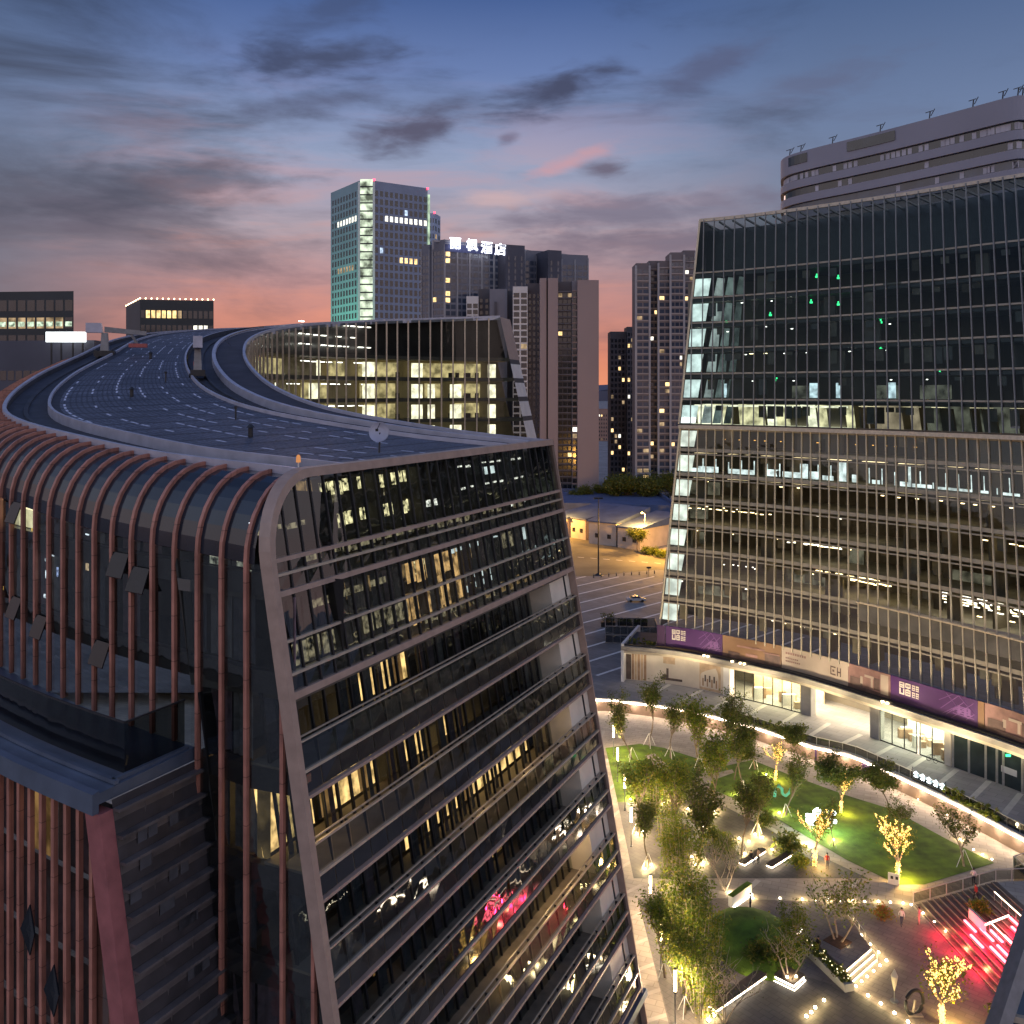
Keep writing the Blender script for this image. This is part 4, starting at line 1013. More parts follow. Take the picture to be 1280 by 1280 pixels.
for a, b, z1 in ((852, 898, 1.0), (910, 942, .8), (955, 975, 1.1), (978, 1008, .9), (1000, 1010, 2.3), (1012, 1022, 1.2), (1028, 1042, .7), (1048, 1058, 3.0), (1065, 1072, 1.2), (1090, 1100, .6), (1125, 1139, 3.1), (1140, 1165, .5), (1170, 1215, .35), (1225, 1275, .35)):
    trow(a, b, Lo[6]-.1, .75, .75+z1, 1.2, 3)
for k in range(26): trow(862+k*16, 863.4+k*16, Lo[6], .7, 3.0, .9, 3)
for a, b, zf, z1 in ((862, 900, Lo[5], 2.2), (862, 885, Lo[4], 2.2), (864, 880, Lo[3], 2), (860, 900, Lo[1], 1.6), (880, 935, Lo[1], 1.2), (985, 1050, Lo[2], 1.4), (1060, 1080, Lo[3], 2.2), (1190, 1240, Lo[3], 1.4)):
    trow(a, b, zf, .8, .8+z1, 4, 4)
lr.build('lit_room_or_glint', [M['white_room'], M['cream_room'], emi('beige_room', (1, .75, .5), .42, True, .4, .5), M['cool_room'], emi('dim_room', (.75, .72, .55), .16, True, .7, .5), emi('office_back', (1, .9, .7), .05, True, .6, .3)], tower)
# ceiling lights in rows; the denser ones are glowing bars imitating reflected lights
cl = Many()
def lamps(px0, px1, zf, d, step, m_, h=3.3, w=1.3):  # lamps, and glowing bars imitating reflected lights
    px = px0
    while px < px1:
        u = _bis(px, zf+h, d, 0, UMAX); dd = d+RT.uniform(-.3, .8)
        cl.beam(TP(u, zf+h, dd), TP(u+w*RT.uniform(.5, 1), zf+h, dd), .16, .09, m=m_); px += step*RT.uniform(.7, 1.4)
for a, b, zf, m_, st, w, h in ((1020, 1065, Lo[4], 0, 8, 1.1, 3.4), (990, 1060, Lo[3]-.2, 1, 10, 1.5, 3.3), (1005, 1110, Lo[2], 1, 13, 1.4, 3.5), (1165, 1280, Lo[2], 0, 9, 1.7, 3.4), (1180, 1280, Lo[2], 0, 15, 1.2, 2.3), (1170, 1280, Lo[2], 1, 26, .8, 1.4), (965, 1045, Lo[0], 0, 20, .7, 3.2), (850, 930, Lo[4], 1, 22, .4, 3.2),
                          (1225, 1280, Lo[4]-.2, 1, 14, 1.6, 3.0), (985, 1050, Lo[3]-.4, 0, 5, .9, 3.5), (1010, 1112, Lo[2]-.3, 1, 6, 1.1, 3.3), (1012, 1110, Lo[2], 1, 9, .8, 2.9), (1168, 1280, Lo[2]-.2, 0, 6, 1.4, 3.2), (1172, 1280, Lo[2], 1, 8, .9, 2.7), (1160, 1280, Lo[1]+1.2, 1, 12, .5, 3.0), (850, 960, Lo[4]-.4, 1, 7, .7, 3.2), (970, 1045, Lo[0]+.6, 1, 9, .5, 2.6), (905, 950, Lo[2], 0, 8, .25, 2.4), (1100, 1270, Lo[5], 1, 22, .7, 3.2), (880, 1000, Lo[5]-.2, 1, 26, .5, 3.4), (865, 1000, H[4], 0, 17, .5, 3.6), (870, 1000, H[3], 0, 42, .5, 3.7), (880, 1120, H[3]-.3, 0, 34, .4, 3.4), (930, 1150, H[2], 0, 38, .4, 3.5), (860, 960, H[2], 1, 22, .7, 3.6), (940, 1160, H[1], 0, 45, .3, 3.4), (905, 1160, Lo[7]-.4, 2, 16, .4, 2.5), (850, 930, Lo[1], 0, 30, .5, 3.0), (1100, 1280, Lo[1], 1, 30, .7, 3.3), (870, 1000, Lo[3], 1, 40, .3, 3.3)):
    lamps(a, b, zf, 1.6, st, m_, h, w)
cl.build('ceiling_light_glint_or_fill', [M['lamp_white'], M['lamp_warm'], emi('amber_spot', (1, .5, .12), 2.5, False)], tower)
ex = Many()
for px, py in ((1021, 346), (1048, 350), (963, 391), (1014, 378), (1048, 383), (1101, 408), (1101, 440), (971, 475), (1175, 470), (908, 397)):
    z = CZ-(py-HOR)*168/FPX*.93; u = _bis(px, z, 3, 0, UMAX); p = TP(u, z, 3); ex.box(p, (.45, .1, .32)); ex.box(p+Vector((0, .06, .35)), (.2, .08, .3))
ex.build('exit_sign', M['green_lamp'], tower)
# recessed loggia that cuts diagonally across the lower right
lo_ = MB(); lg = MB()
u0, u1 = _bis(1072, 20.5, 0, 0, UMAX), UMAX
for k in range(14):
    a, b = u0+(u1-u0)*k/14, u0+(u1-u0)*(k+1)/14
    za, zb = 20.9-.02*(a-u0), 20.9-.02*(b-u0)
    lo_.beam(TP(a, za, -.3), TP(b, zb, -.3), .22, .2)
    lg.hexa([TP(a, za-2.6, -.05), TP(b, zb-2.6, -.05), TP(b, zb-2.6, .25), TP(a, za-2.6, .25)], [TP(a, za-.2, -.05), TP(b, zb-.2, -.05), TP(b, zb-.2, .25), TP(a, za-.2, .25)])
lo_.build('ledge', M['bar'], tower); lg.build('loggia', M['inner_dark'], tower)
# side wall to the left and back
mb = MB(); a, b = TP(0, TZ0), TP(tmin(TZ1), TZ1); s = Vector((.5, .86, 0))*30
mb.poly([a+s*.01, b+s*.01, b+s, a+s]); mb.build('side_wall', M['spandrel'], tower)

# --- podium: storefronts under a curved canopy, on the raised street
pod = thing('shopping_podium', 'low curved shopping podium with a long lit canopy beneath the glass tower', 'shops', (40, 158, 2))
PD = Curve(crom([tuple(xy(px, D)[:2]) for px, D in ((779, 164.5), (850, 161), (920, 154.5), (1000, 147), (1100, 135.5), (1200, 125), (1280, 117.5), (1400, 106), (1550, 95))], 8))
def PP(u, z, d=0.):
    p = PD.at(u); t = PD.tan(u); n = Vector((-t.y, t.x, 0)); n = n if n.y > 0 else -n
    return V3(Vector((p[0], p[1], 0))+n*d, z)
pu = lambda px: PD.find_px(px)
def pseg(mb, px0, px1, z0, z1, d0, d1, m_=0, step=3.):
    a, b = (pu(px0), pu(px1)) if px1 < 1500 else (pu(px0), PD.len); n = max(1, int((b-a)/step))
    for k in range(n):
        u, v = a+(b-a)*k/n, a+(b-a)*(k+1)/n
        mb.hexa([PP(u, z0, d0), PP(v, z0, d0), PP(v, z0, d1), PP(u, z0, d1)], [PP(u, z1, d0), PP(v, z1, d0), PP(v, z1, d1), PP(u, z1, d1)], m_)
M['fascia'] = mat('canopy_fascia', (.34, .31, .26), .5, .1, .15, .6)
M['soffit_w'] = mat('canopy_soffit', (.6, .52, .38), .6, 0, .1, .6)
mb = MB(); pseg(mb, 779, 9999, 7.0, 7.45, -1.6, 9, 0); mb.build('canopy', M['soffit_w'], pod)
mb = MB(); pseg(mb, 779, 9999, 7.46, 8.2, -1.75, -1.35); mb.build('canopy_fascia', M['fascia'], pod)
mb = MB(); pseg(mb, 779, 9999, 8.2, 8.5, -1.3, -.9); mb.build('canopy_fascia', M['dark_metal'], pod)
mb = MB(); pseg(mb, 779, 9999, 7.5, 8.15, -1.2, 9); mb.build('canopy_roof', M['gutter'], pod)
mb = MB(); a = PP(0, 2, -1.7); mb.hexa([PP(0, 2, -1.7), PP(.5, 2, -1.7), PP(.5, 2, 12), PP(0, 2, 12)], [PP(0, 8.6, -1.7), PP(.5, 8.6, -1.7), PP(.5, 8.6, 12), PP(0, 8.6, 12)]); mb.build('end_wall', M['white_wall'], pod)
mb = MB(); pseg(mb, 779, 9999, 2.01, 7, 9, 9.3); mb.build('back_wall', M['t_core'], pod)
# hoardings and shop fronts; each is a part
M['hoard_cream'] = mat('hoarding_marble', (.55, .49, .41), .6, 0, .12, .35)
M['hoard_brown'] = mat('hoarding_brown', (.30, .19, .12), .6, 0, .3, .8)
M['hoard_tan'] = mat('hoarding_tan', (.45, .33, .22), .6, 0, .25, .9)
M['photo_dark'] = mat('print_dark', (.07, .05, .045), .6, 0, .4, 1.5)
mb = MB(); pseg(mb, 781, 904, 2.01, 7, 0, .25); hp = mb.build('hoarding', M['hoard_cream'], pod)
prn = Many()
pseg(prn, 782, 789, 2.1, 6.4, -.03, 0, 0, 9)
for q, (a, b) in enumerate(((790, 792.5), (793.5, 796), (797, 800), (801, 804), (805, 808))): pseg(prn, a, b, 2.1, 6.95, -.05, 0, 1 if q % 2 else 2, 9)
pseg(prn, 829, 851, 5.4, 6.9, -.03, 0, 1); pseg(prn, 826, 853, 2.6, 3.0, -.04, 0, 0); pseg(prn, 833, 836, 3.0, 4.6, -.04, 0, 0, 9); pseg(prn, 828, 834, 3.0, 3.5, -.04, 0, 0, 9); pseg(prn, 838, 846, 3.05, 3.5, -.04, 0, 0, 9)
a, b = pu(873), pu(901)
arch = prn.new(); pts_ = [PP(a, 2.1, -.03), PP(b, 2.1, -.03), PP(b, 6.9, -.03), PP(a, 6.9, -.03)]; arch.poly(pts_, 1)
arch = prn.new(); c = (a+b)/2; r_ = (b-a)*.40; pts_ = [PP(c-r_, 2.5, -.05), PP(c+r_, 2.5, -.05)]+[PP(c+r_*math.cos(t), 4.4+2.2*math.sin(t), -.05) for t in [math.pi*k/12 for k in range(13)]]; arch.poly(pts_, 3)
for k in range(7): f = c-r_*.8+k*r_*.25; prn.poly([PP(f, 2.7+.8*(k % 2), -.07), PP(f+r_*.17, 2.7+.8*(k % 2), -.07), PP(f+r_*.17, 4.0+.6*((k*3) % 2), -.07), PP(f, 4.0+.6*((k*3) % 2), -.07)], 0 if k % 2 else 2)
for m_ in prn.L: m_.build('printed_picture', [M['photo_dark'], M['hoard_tan'], M['hoard_brown'], M['hoard_cream']], hp)
for a, b in ((905, 913), (1001, 1014), (1088, 1099), (1181, 1189)):
    mb = MB(); pseg(mb, a, b, 2.0, 7, -.25 if a < 910 else -.1, 1.2, 0, 9); mb.build('column', M['white_wall'] if a < 910 else M['concrete'] if a < 1100 else M['beige'], pod)
M['shop_glass'] = M['glass_clear']
def shopfront(px0, px1, n, wall, strength, floor=True):
    mb = MB(); pseg(mb, px0, px1, 2.0, 2.12, -.05, .12, 0); pseg(mb, px0, px1, 6.5, 7, -.05, .15, 0)
    for k in range(n+1):
        u = pu(px0)+(pu(px1)-pu(px0))*k/n; mb.beam(PP(u, 2.1, 0), PP(u, 6.6, 0), .1, .16, up=(0, 1, 0))
    sf = mb.build('shop_front', M['dark_metal'], pod)
    mb = MB(); pseg(mb, px0, px1, 2.12, 6.5, .02, .05); mb.build('window', M['shop_glass'], sf)
    mb = MB(); pseg(mb, px0, px1, 2.0, 6.8, 6.5, 6.7); mb.build('back_wall', wall, sf)
    mb = MB(); pseg(mb, px0, px1, 6.6, 6.7, 1.2, 6.0); mb.build('ceiling_light_glint_or_fill', strength, sf)
    it = Many(); q = random.Random(px0)
    for k in range(9):
        u = pu(px0)+(pu(px1)-pu(px0))*q.uniform(.06, .94); d = q.uniform(1.5, 5.5); h = q.uniform(.7, 1.8)
        it.box(PP(u, 2+h/2, d), (q.uniform(.8, 2.2), .7, h), m=k % 3)
    it.build('display_stand', [M['hoard_tan'], M['white_wall'], M['hoard_brown']], sf)
    return sf
shop_l = emi('shop_ceiling', (1, .78, .48), 21); shop_c = emi('shop_ceiling_cool', (1, .9, .68), 18)
shop_wall = mat('shop_wall', (.75, .62, .42), .7, 0, .25, .8); shop_wall2 = mat('shop_wall_white', (.85, .83, .74), .7, 0, .15, .8)
shopfront(919, 1001, 7, shop_wall, shop_l); shopfront(1100, 1146, 3, shop_wall2, shop_c); shopfront(1150, 1181, 2, shop_wall2, shop_c)
# open passage between the columns, brightly lit from its ceiling
mb = MB(); pseg(mb, 1016, 1087, 6.9, 6.98, .6, 7.5); mb.build('ceiling_light_glint_or_fill', emi('passage_light', (1, .84, .6), 9), pod)
mb = MB(); pseg(mb, 916, 1000, 6.9, 6.97, -1.2, -.7); mb.build('ceiling_light_glint_or_fill', emi('soffit_strip', (1, .82, .55), 6), pod)
mb = MB(); pseg(mb, 785, 915, 6.9, 6.97, -1.2, -1.0); mb.build('ceiling_light_glint_or_fill', M['led'], pod)
mb = MB(); pseg(mb, 1100, 1300, 6.9, 6.97, -1.2, -1.0); mb.build('ceiling_light_glint_or_fill', emi('soffit_strip_cool', (1, .92, .74), 5), pod)
# dark shut shops at the right
mb = MB(); pseg(mb, 1190, 9999, 2.0, 6.4, .1, .2); mb.build('dark_window', mat('dark_shop_glass', (.03, .045, .045), .1, 0, .3, .6, spec=.8), pod)
mb = MB(); pseg(mb, 1190, 9999, 6.4, 7, 0, .3); mb.build('lintel', M['concrete'], pod)
for px in (1191, 1211, 1232, 1246, 1254, 1278, 1300): 
    mb = MB(); mb.beam(PP(pu(px), 2, .02), PP(pu(px), 6.5, .02), .22, .2, up=(0, 1, 0)); mb.build('door_frame', M['pale_metal'], pod)
mb = MB(); u = pu(1262); mb.beam(PP(u-1.1, 4.1, -.03), PP(u+1.0, 4.1, -.03), .05, .8); mb.build('notice', M['white_wall'], pod)
mb = MB(); u = pu(1262); mb.box(PP(u, 6.1, -.03), (.9, .1, .3)); mb.build('exit_sign', M['green_lamp'], pod)
cp = Many()
for px, o in ((886, -1.6), (891, -1.6), (921, -1.7), (931, -1.7), (936, -1.7), (1112, -1.7), (1118, -1.7)):
    cp.ball = None; cp.box(PP(pu(px), 8.25, -1.6), (.35, .3, .25))
cp.build('spot_lamp', M['lamp_warm'], pod)

# --- the long row of banners above the canopy; each banner is its own panel
M['purple'] = mat('banner_purple', (.05, .014, .088), .5, 0, .12, .3); M['purple_d'] = mat('banner_purple_dark', (.04, .012, .06), .5, 0, .12, .3)
M['ink_pale'] = mat('banner_ink_pale', (.55, .49, .44), .6, 0, .05, 1); M['ink_lilac'] = mat('banner_ink_lilac', (.14, .06, .2), .6, 0, .05, 1)
M['ban_brown'] = mat('banner_brown', (.16, .09, .05), .5, 0, .2, .25); M['ban_pale'] = mat('banner_pale', (.33, .27, .225), .5, 0, .08, .4); M['ban_rose'] = mat('banner_rose', (.2, .11, .10), .5, 0, .35, .6); M['ban_dk'] = mat('banner_ink_dark', (.09, .055, .05), .6, 0, .4, .8)  # the last is the dark ink of the printed pictures and emblem
BN = -.55
def banner(px0, px1, mt, label, marks=None):
    z0, z1 = 8.55, 12.0
    mb = MB(); pseg(mb, px0, px1, z0, z1, BN, BN+.2, 0, 1.2)
    o = mb.build('banner', mt); tag(o, label, 'banner', 'banners above the shops canopy')
    u0, u1 = pu(px0), pu(px1)
    def P_(f, h, e=.07): return PP(u0+(u1-u0)*f, z0+(z1-z0)*h, BN-e)
    if marks: marks(P_, o)
    return o
def rects(P_, o, name, mt, rs, e=.07):
    mb = MB()
    for a, b, c, d in rs: mb.poly([P_(a, c, e), P_(b, c, e), P_(b, d, e), P_(a, d, e)])
    return mb.build(name, mt, o)
def logo(P_, o, x, y, w, h, ink):
    "the two framed glyphs of the emblem and its two rows of small lettering"
    r = []
    def box4(a, b, c, d, t=.012, s=.05): r.extend([(a, b, c, c+s), (a, b, d-s, d), (a, a+t, c, d), (b-t, b, c, d)])
    a = w*.26
    box4(x, x+a, y+h*.55, y+h); r.append((x, x+a*.3, y, y+h*.5)); r.append((x, x+a, y, y+h*.12)); r.append((x+a*.75, x+a, y, y+h*.5)); r.append((x+a*.2, x+a*.8, y+h*.7, y+h*.82))
    b = x+a+w*.05; box4(b, b+a, y+h*.62, y+h); box4(b, b+a, y, y+h*.5); r.append((b+a*.45, b+a*.58, y, y+h)); r.append((b, b+a, y+h*.22, y+h*.3))
    for k in range(2):
        for q in range(2):
            c = x+w*.64+k*w*.19; d = y+h*(.56-.56*q); s = w*.15; hh = h*.42
            r.extend([(c, c+s, d+hh*.8, d+hh), (c, c+s, d+hh*.38, d+hh*.54), (c, c+s, d, d+hh*.15), (c+s*.1, c+s*.26, d, d+hh), (c+s*.7, c+s*.88, d+hh*(.3 if q else 0), d+hh)])
    rects(P_, o, 'logo', ink, r)
def purple_marks(P_, o):
    logo(P_, o, .11, .36, .24, .5, M['ink_pale'])
    mb = MB()
    for k in range(9):
        a, b, c, d = [(.60, .30, .80, .98), (.66, .12, .86, .80), (.72, .05, .96, .85), (.80, .98, .97, .42), (.66, .95, .84, .34), (.58, .60, .74, .98), (.74, .35, .80, .55), (.88, .15, .97, .45), (.62, .12, .78, .55)][k]
        p, q = P_(a, b, .03), P_(c, d, .03); mb.beam(p, q, .06, .07)
    mb.build('line_pattern', M['ink_lilac'], o)
    rects(P_, o, 'script', M['ink_lilac'], [(.74, .92, .42, .46), (.76, .86, .50, .54), (.78, .95, .33, .37), (.80, .92, .56, .60), (.79, .82, .3, .62), (.86, .89, .28, .6), (.74, .97, .25, .28), (.90, .93, .36, .6)]*1, .09)
def room_marks(P_, o):
    rects(P_, o, 'printed_picture', M['ban_dk'], [(0, 1, 0, .16), (.72, .98, .16, .5), (.1, .3, .16, .3)])
    rects(P_, o, 'printed_picture', M['ban_rose'], [(.25, .72, .58, .66), (.70, .97, .5, .56), (.74, .78, .1, .5), (.82, .86, .1, .5), (.9, .94, .1, .5), (.4, .6, .2, .34)], .06)
def text_marks(P_, o):
    rects(P_, o, 'lettering', M['ban_rose'], [(.06+.035*k, .085+.035*k, .68, .78) for k in range(9)]+[(.06+.028*k, .08+.028*k, .48, .54) for k in range(7)]+[(.06+.028*k, .08+.028*k, .34, .40) for k in range(8)])
    rects(P_, o, 'logo', M['ban_dk'], [(.74, .755, .3, .68), (.755, .82, .62, .68), (.755, .82, .3, .36), (.77, .8, .44, .54), (.84, .855, .3, .68), (.855, .9, .45, .51), (.885, .9, .3, .68)])
def house_marks(P_, o):
    rects(P_, o, 'printed_picture', M['ban_pale'], [(.78, .96, .12, .92), (.40, .62, .62, .72), (.30, .36, .3, .6), (.55, .6, .25, .62)])
    rects(P_, o, 'printed_picture', M['ban_dk'], [(0, 1, 0, .14), (.05, .35, .14, .5), (.82, .9, .14, .3), (.62, .76, .2, .7)], .06)
banner(822, 832, M['purple_d'], 'narrow dark purple end panel left of the first logo banner', None)
banner(833, 905, M['purple'], 'purple banner with pale logo nearest the left end of the tower', purple_marks)
banner(905.4, 979, M['ban_brown'], 'brown banner printed with a timber house front beside the left purple one', room_marks)
banner(979.4, 1063, M['ban_pale'], 'pale cream banner with small lettering and one dark emblem', text_marks)
banner(1063.4, 1116, M['ban_rose'], 'rosy brown banner printed with a lounge interior and white curtain', house_marks)
banner(1116.4, 1225, M['purple'], 'longer purple banner with pale logo above the white lit shop doors', purple_marks)
banner(1225.4, 1233, M['ban_brown'], 'slim plain brown strip right of the longer purple banner', None)
banner(1234, 1310, M['ban_rose'], 'rosy banner printed with a curved sofa room at the far right edge', house_marks)
# ================================================================ far buildings
M['win_dark'] = mat('window_dark', (.02, .024, .032), .12, 0, .4, .3, spec=.9)
M['win_blue'] = mat('window_blue', (.035, .05, .085), .12, 0, .4, .2, spec=.9)
M['lit_warm'] = emi('window_warm', (1, .66, .28), 1.5, False, .5, .4)
M['lit_white'] = emi('window_white', (1, .95, .8), 1.5, False, .4, .4)
M['lit_cool'] = emi('window_cool', (.62, .78, 1), .9, False, .5, .4)
M['lit_blue'] = emi('window_blue_screen', (.25, .35, 1), .9, False, .7, .6)
M['lit_dim'] = emi('window_dim', (1, .7, .4), .35, False, .6, .4)
WL = [M['win_dark'], M['lit_warm'], M['lit_white'], M['lit_cool'], M['lit_blue'], M['lit_dim'], M['win_blue']]
class Bld:
    "a block on a plan polygon (corners in order seen from above, counter-clockwise) with its windows"
    def __init__(s, name, label, cat, centre, group=None):
        s.o = thing(name, label, cat, centre, group); s.w = Many(); s.rr = random.Random(label)
    def block(s, poly, z0, z1, mt, name='wall', roof=True):
        mb = MB(); mb.hexa([V3(p, z0) for p in poly], [V3(p, z1) for p in poly]); mb.build(name, mt, s.o)
        if roof:
            mb = MB(); c = sum((Vector((p[0], p[1], 0)) for p in poly), Vector())/len(poly)
            q = [Vector((p[0], p[1], 0)) for p in poly]; i = [c+(v-c)*.97 for v in q]; n = len(q)
            for k in range(n): mb.hexa([V3(q[k], z1), V3(q[(k+1) % n], z1), V3(i[(k+1) % n], z1), V3(i[k], z1)], [V3(q[k], z1+1.1), V3(q[(k+1) % n], z1+1.1), V3(i[(k+1) % n], z1+1.1), V3(i[k], z1+1.1)])
            mb.build('parapet', mt, s.o)
    def grid(s, a, b, z0, z1, nx, fh, ww=.6, wh=.6, lit=.06, mats=None, kinds=(1, 1, 2, 3, 5), base=0, rows=None, proud=.06, u0=0., u1=1.):
        "windows on the wall from a to b (seen left to right)"
        a, b = Vector((a[0], a[1], 0)), Vector((b[0], b[1], 0)); t = (b-a).normalized(); n = Vector((t.y, -t.x, 0)); Lw = (b-a).length
        nz = int((z1-z0)/fh)
        for j in range(nz):
            for i in range(nx):
                f = u0+(u1-u0)*(i+.5)/nx; w = Lw*(u1-u0)/nx*ww; zc = z0+(j+.5)*fh; h = fh*wh
                k = base
                if rows and j in rows and rows[j][0] <= i < rows[j][1]: k = rows[j][2]
                elif s.rr.random() < lit: k = s.rr.choice(kinds)
                c = a+t*(Lw*f)+n*proud
                m = s.w.new(); m.poly([V3(c-t*w/2, zc-h/2), V3(c+t*w/2, zc-h/2), V3(c+t*w/2, zc+h/2), V3(c-t*w/2, zc+h/2)], k)
                m.lit = k not in (0, 6)
    def bands(s, a, b, z0, z1, fh, h, mt, proud=.25, name='floor_band'):
        a, b = Vector((a[0], a[1], 0)), Vector((b[0], b[1], 0)); t = (b-a).normalized(); n = Vector((t.y, -t.x, 0))
        z = z0
        while z < z1: 
            mb = MB(); mb.hexa([V3(a, z), V3(a+n*proud, z), V3(b+n*proud, z), V3(b, z)], [V3(a, z+h), V3(a+n*proud, z+h), V3(b+n*proud, z+h), V3(b, z+h)]); mb.build(name, mt, s.o); z += fh
    def posts(s, a, b, z0, z1, n_, w, mt, proud=.4, name='pilaster'):
        a, b = Vector((a[0], a[1], 0)), Vector((b[0], b[1], 0)); t = (b-a).normalized(); n = Vector((t.y, -t.x, 0))
        for k in range(n_+1):
            c = a.lerp(b, k/n_); mb = MB(); mb.hexa([V3(c-t*w/2, z0), V3(c-t*w/2+n*proud, z0), V3(c+t*w/2+n*proud, z0), V3(c+t*w/2, z0)], [V3(c-t*w/2, z1), V3(c-t*w/2+n*proud, z1), V3(c+t*w/2+n*proud, z1), V3(c+t*w/2, z1)]); mb.build(name, mt, s.o)
    def part(s, mb, name, mt): return mb.build(name, mt, s.o)
    def done(s):
        ar = s.w.area
        s.w.area = lambda m: ar(m)+(1e5 if getattr(m, 'lit', False) else 0)
        s.w.build('window', WL, s.o); return s.o
def beacon(b, p, r=.9):
    mb = MB(); mb.ball(p+Vector((0, 0, r)), r); b.part(mb, 'beacon', M['red_lamp'])
def hgt(py, D): return CZ-(py-HOR)*D/FPX
# --- the tallest tower: two window-grid faces, a glowing glass strip on its corner
M['stone_blue'] = mat('stone_bluegrey', (.25, .28, .37), .7, 0, .1, .05)
b = Bld('tall_office_tower', 'tallest office tower, grey window grid with a glowing glass strip down its corner', 'skyscraper', (-110, 720, 2))
c0, cL, cR = xy(449, 702), xy(413.5, 745), xy(534.5, 728); cb = cL+(cR-c0); c1 = xy(467.5, 702)
zt = 208.
b.block([c0+(c1-c0)*.0, c1, cR, cb, cL], 2, zt, M['stone_blue'])
b.grid(c1, cR, 70, zt-1, 11, 6.05, .6, .68, .015, rows={int((283-262+0)*0)+18: (2, 11, 2), 13: (5, 9, 1), 3: (3, 7, 5)}, kinds=(5, 3))
b.grid(cL, c0, 70, zt-1, 9, 6.05, .55, .68, .0, rows={18: (2, 9, 2), 12: (2, 8, 5)}, u0=.03, u1=.93)
mb = MB(); 
for k in range(24):     # atrium storeys glowing behind the corner glass
    z = 66+k*6.05; mb.poly([V3(c0, z)+Vector((.8, -.5, 0)), V3(c1, z)+Vector((-.8, -.5, 0)), V3(c1, z+5.0)+Vector((-.8, -.5, 0)), V3(c0, z+5.0)+Vector((.8, -.5, 0))])
b.part(mb, 'atrium_glow', emi('atrium_glow', (.85, 1, .74), .62, False, .8, .16))
b.bands(c0, c1, 65, zt-2, 6.05, .9, M['dark_metal'], .7, 'atrium_slab')
for p in (c0, c1): mb = MB(); mb.beam(V3(p, 2)+Vector((0, -.6, 0)), V3(p, zt)+Vector((0, -.6, 0)), 1.6, 1.2, up=(0, 1, 0)); b.part(mb, 'corner_pier', M['white_wall'])
mb = MB(); mb.beam(V3(cR, 60)+Vector((1, -.5, 0)), V3(cR, zt-4)+Vector((1, -.5, 0)), 1.6, 1.6, up=(0, 1, 0)); b.part(mb, 'light_strip', emi('pale_green_strip', (.75, 1, .7), .5, False, .7, .1))
beacon(b, V3(c1, zt+1)); beacon(b, V3(cR, zt))
b.done()
fl_ = bpy.data.lights.new('assumed_green_uplight', 'SPOT'); fl_.energy = 3.2e5; fl_.color = (.22, 1, .5); fl_.spot_size = rad(100); fl_.spot_blend = 1; fl_.shadow_soft_size = 4  # unseen lamp, assumed from the green light on the tower's left face
fo = bpy.data.objects.new('assumed_green_uplight', fl_); COL.objects.link(fo); fo.location = (-163, 690, 60); fo.rotation_euler = (V3((c0+cL)/2, 130)-Vector(fo.location)).to_track_quat('-Z', 'Y').to_euler()
fo.parent = b.o; fo.matrix_parent_inverse = Matrix.Translation(-b.o.location)
# --- its smaller sister behind
b = Bld('slim_blue_tower', 'slim pale blue tower mostly hidden behind the tallest one', 'skyscraper', (-75, 860, 2))
p = [xy(528, 850), xy(543, 850), xy(550.5, 866), xy(535, 866)]
b.block(p, 2, hgt(268, 850), mat('stone_pale_blue', (.36, .42, .55), .6, 0, .1, .05)); b.grid(p[0], p[1], 70, hgt(270, 850), 3, 7, .4, .6, .03, u0=.4); b.grid(p[1], p[2], 70, hgt(270, 850), 2, 7, .5, .6, .02)
beacon(b, V3(p[1], hgt(267, 850))); b.done()
# --- hotel slab with the white sign
M['hotel_grey'] = mat('hotel_grey', (.17, .17, .205), .7, 0, .15, .06); M['hotel_dark'] = mat('hotel_dark', (.075, .075, .10), .7, 0, .2, .06); M['hotel_pale'] = mat('hotel_pale', (.33, .32, .34), .7, 0, .1, .06)
b = Bld('hotel_block', 'long stepped hotel block with four white glowing characters on its roof edge', 'hotel', (-10, 500, 2))
DH = 480
def seg(px0, px1, D0, D1, top0, mt, nx, dep=18, ww=.8, lit=.01, fh=3.35, base=6, pil=True, rowlit=None, z0=2):
    a, c = xy(px0, D0), xy(px1, D1); t = (c-a).normalized(); n = Vector((-t.y, t.x, 0)); z1 = hgt(top0, (D0+D1)/2)
    b.block([a, c, c+n*dep, a+n*dep], z0, z1, mt)
    if nx:
        zz = z1-4-int((z1-60)/fh)*fh; b.grid(a, c, max(zz, 50), z1-4, nx, fh, ww, .68, lit, base=base, kinds=(1, 1, 5, 3), rows=rowlit)
        if pil: b.posts(a, c, 40, z1-1.5, max(1, nx//2), .7, M['hotel_pale'])
    return a, c, z1
seg(527, 537, DH+14, DH+10, 309, M['hotel_grey'], 2); seg(537, 541, DH+8, DH+7, 314, M['hotel_dark'], 0)
a, c, zs = seg(541, 556, DH+6, DH, 303, M['hotel_grey'], 3)
a1, c1, z1 = seg(556, 632, DH, DH+14, 306, M['hotel_grey'], 11, rowlit={j: (0, 1, 1) for j in (2, 3, 5, 8, 12, 13, 15, 18, 19)})
seg(632, 656, DH+2, DH+6, 309, M['hotel_dark'], 3, ww=.25, fh=3.35, pil=False); seg(656, 685, DH+22, DH+26, 316, M['hotel_grey'], 5); seg(685, 702, DH+10, DH+13, 315.5, M['hotel_dark'], 2, ww=.25, pil=False); seg(702, 735, DH+26, DH+30, 321, M['hotel_grey'], 5, rowlit={15: (0, 3, 1)})
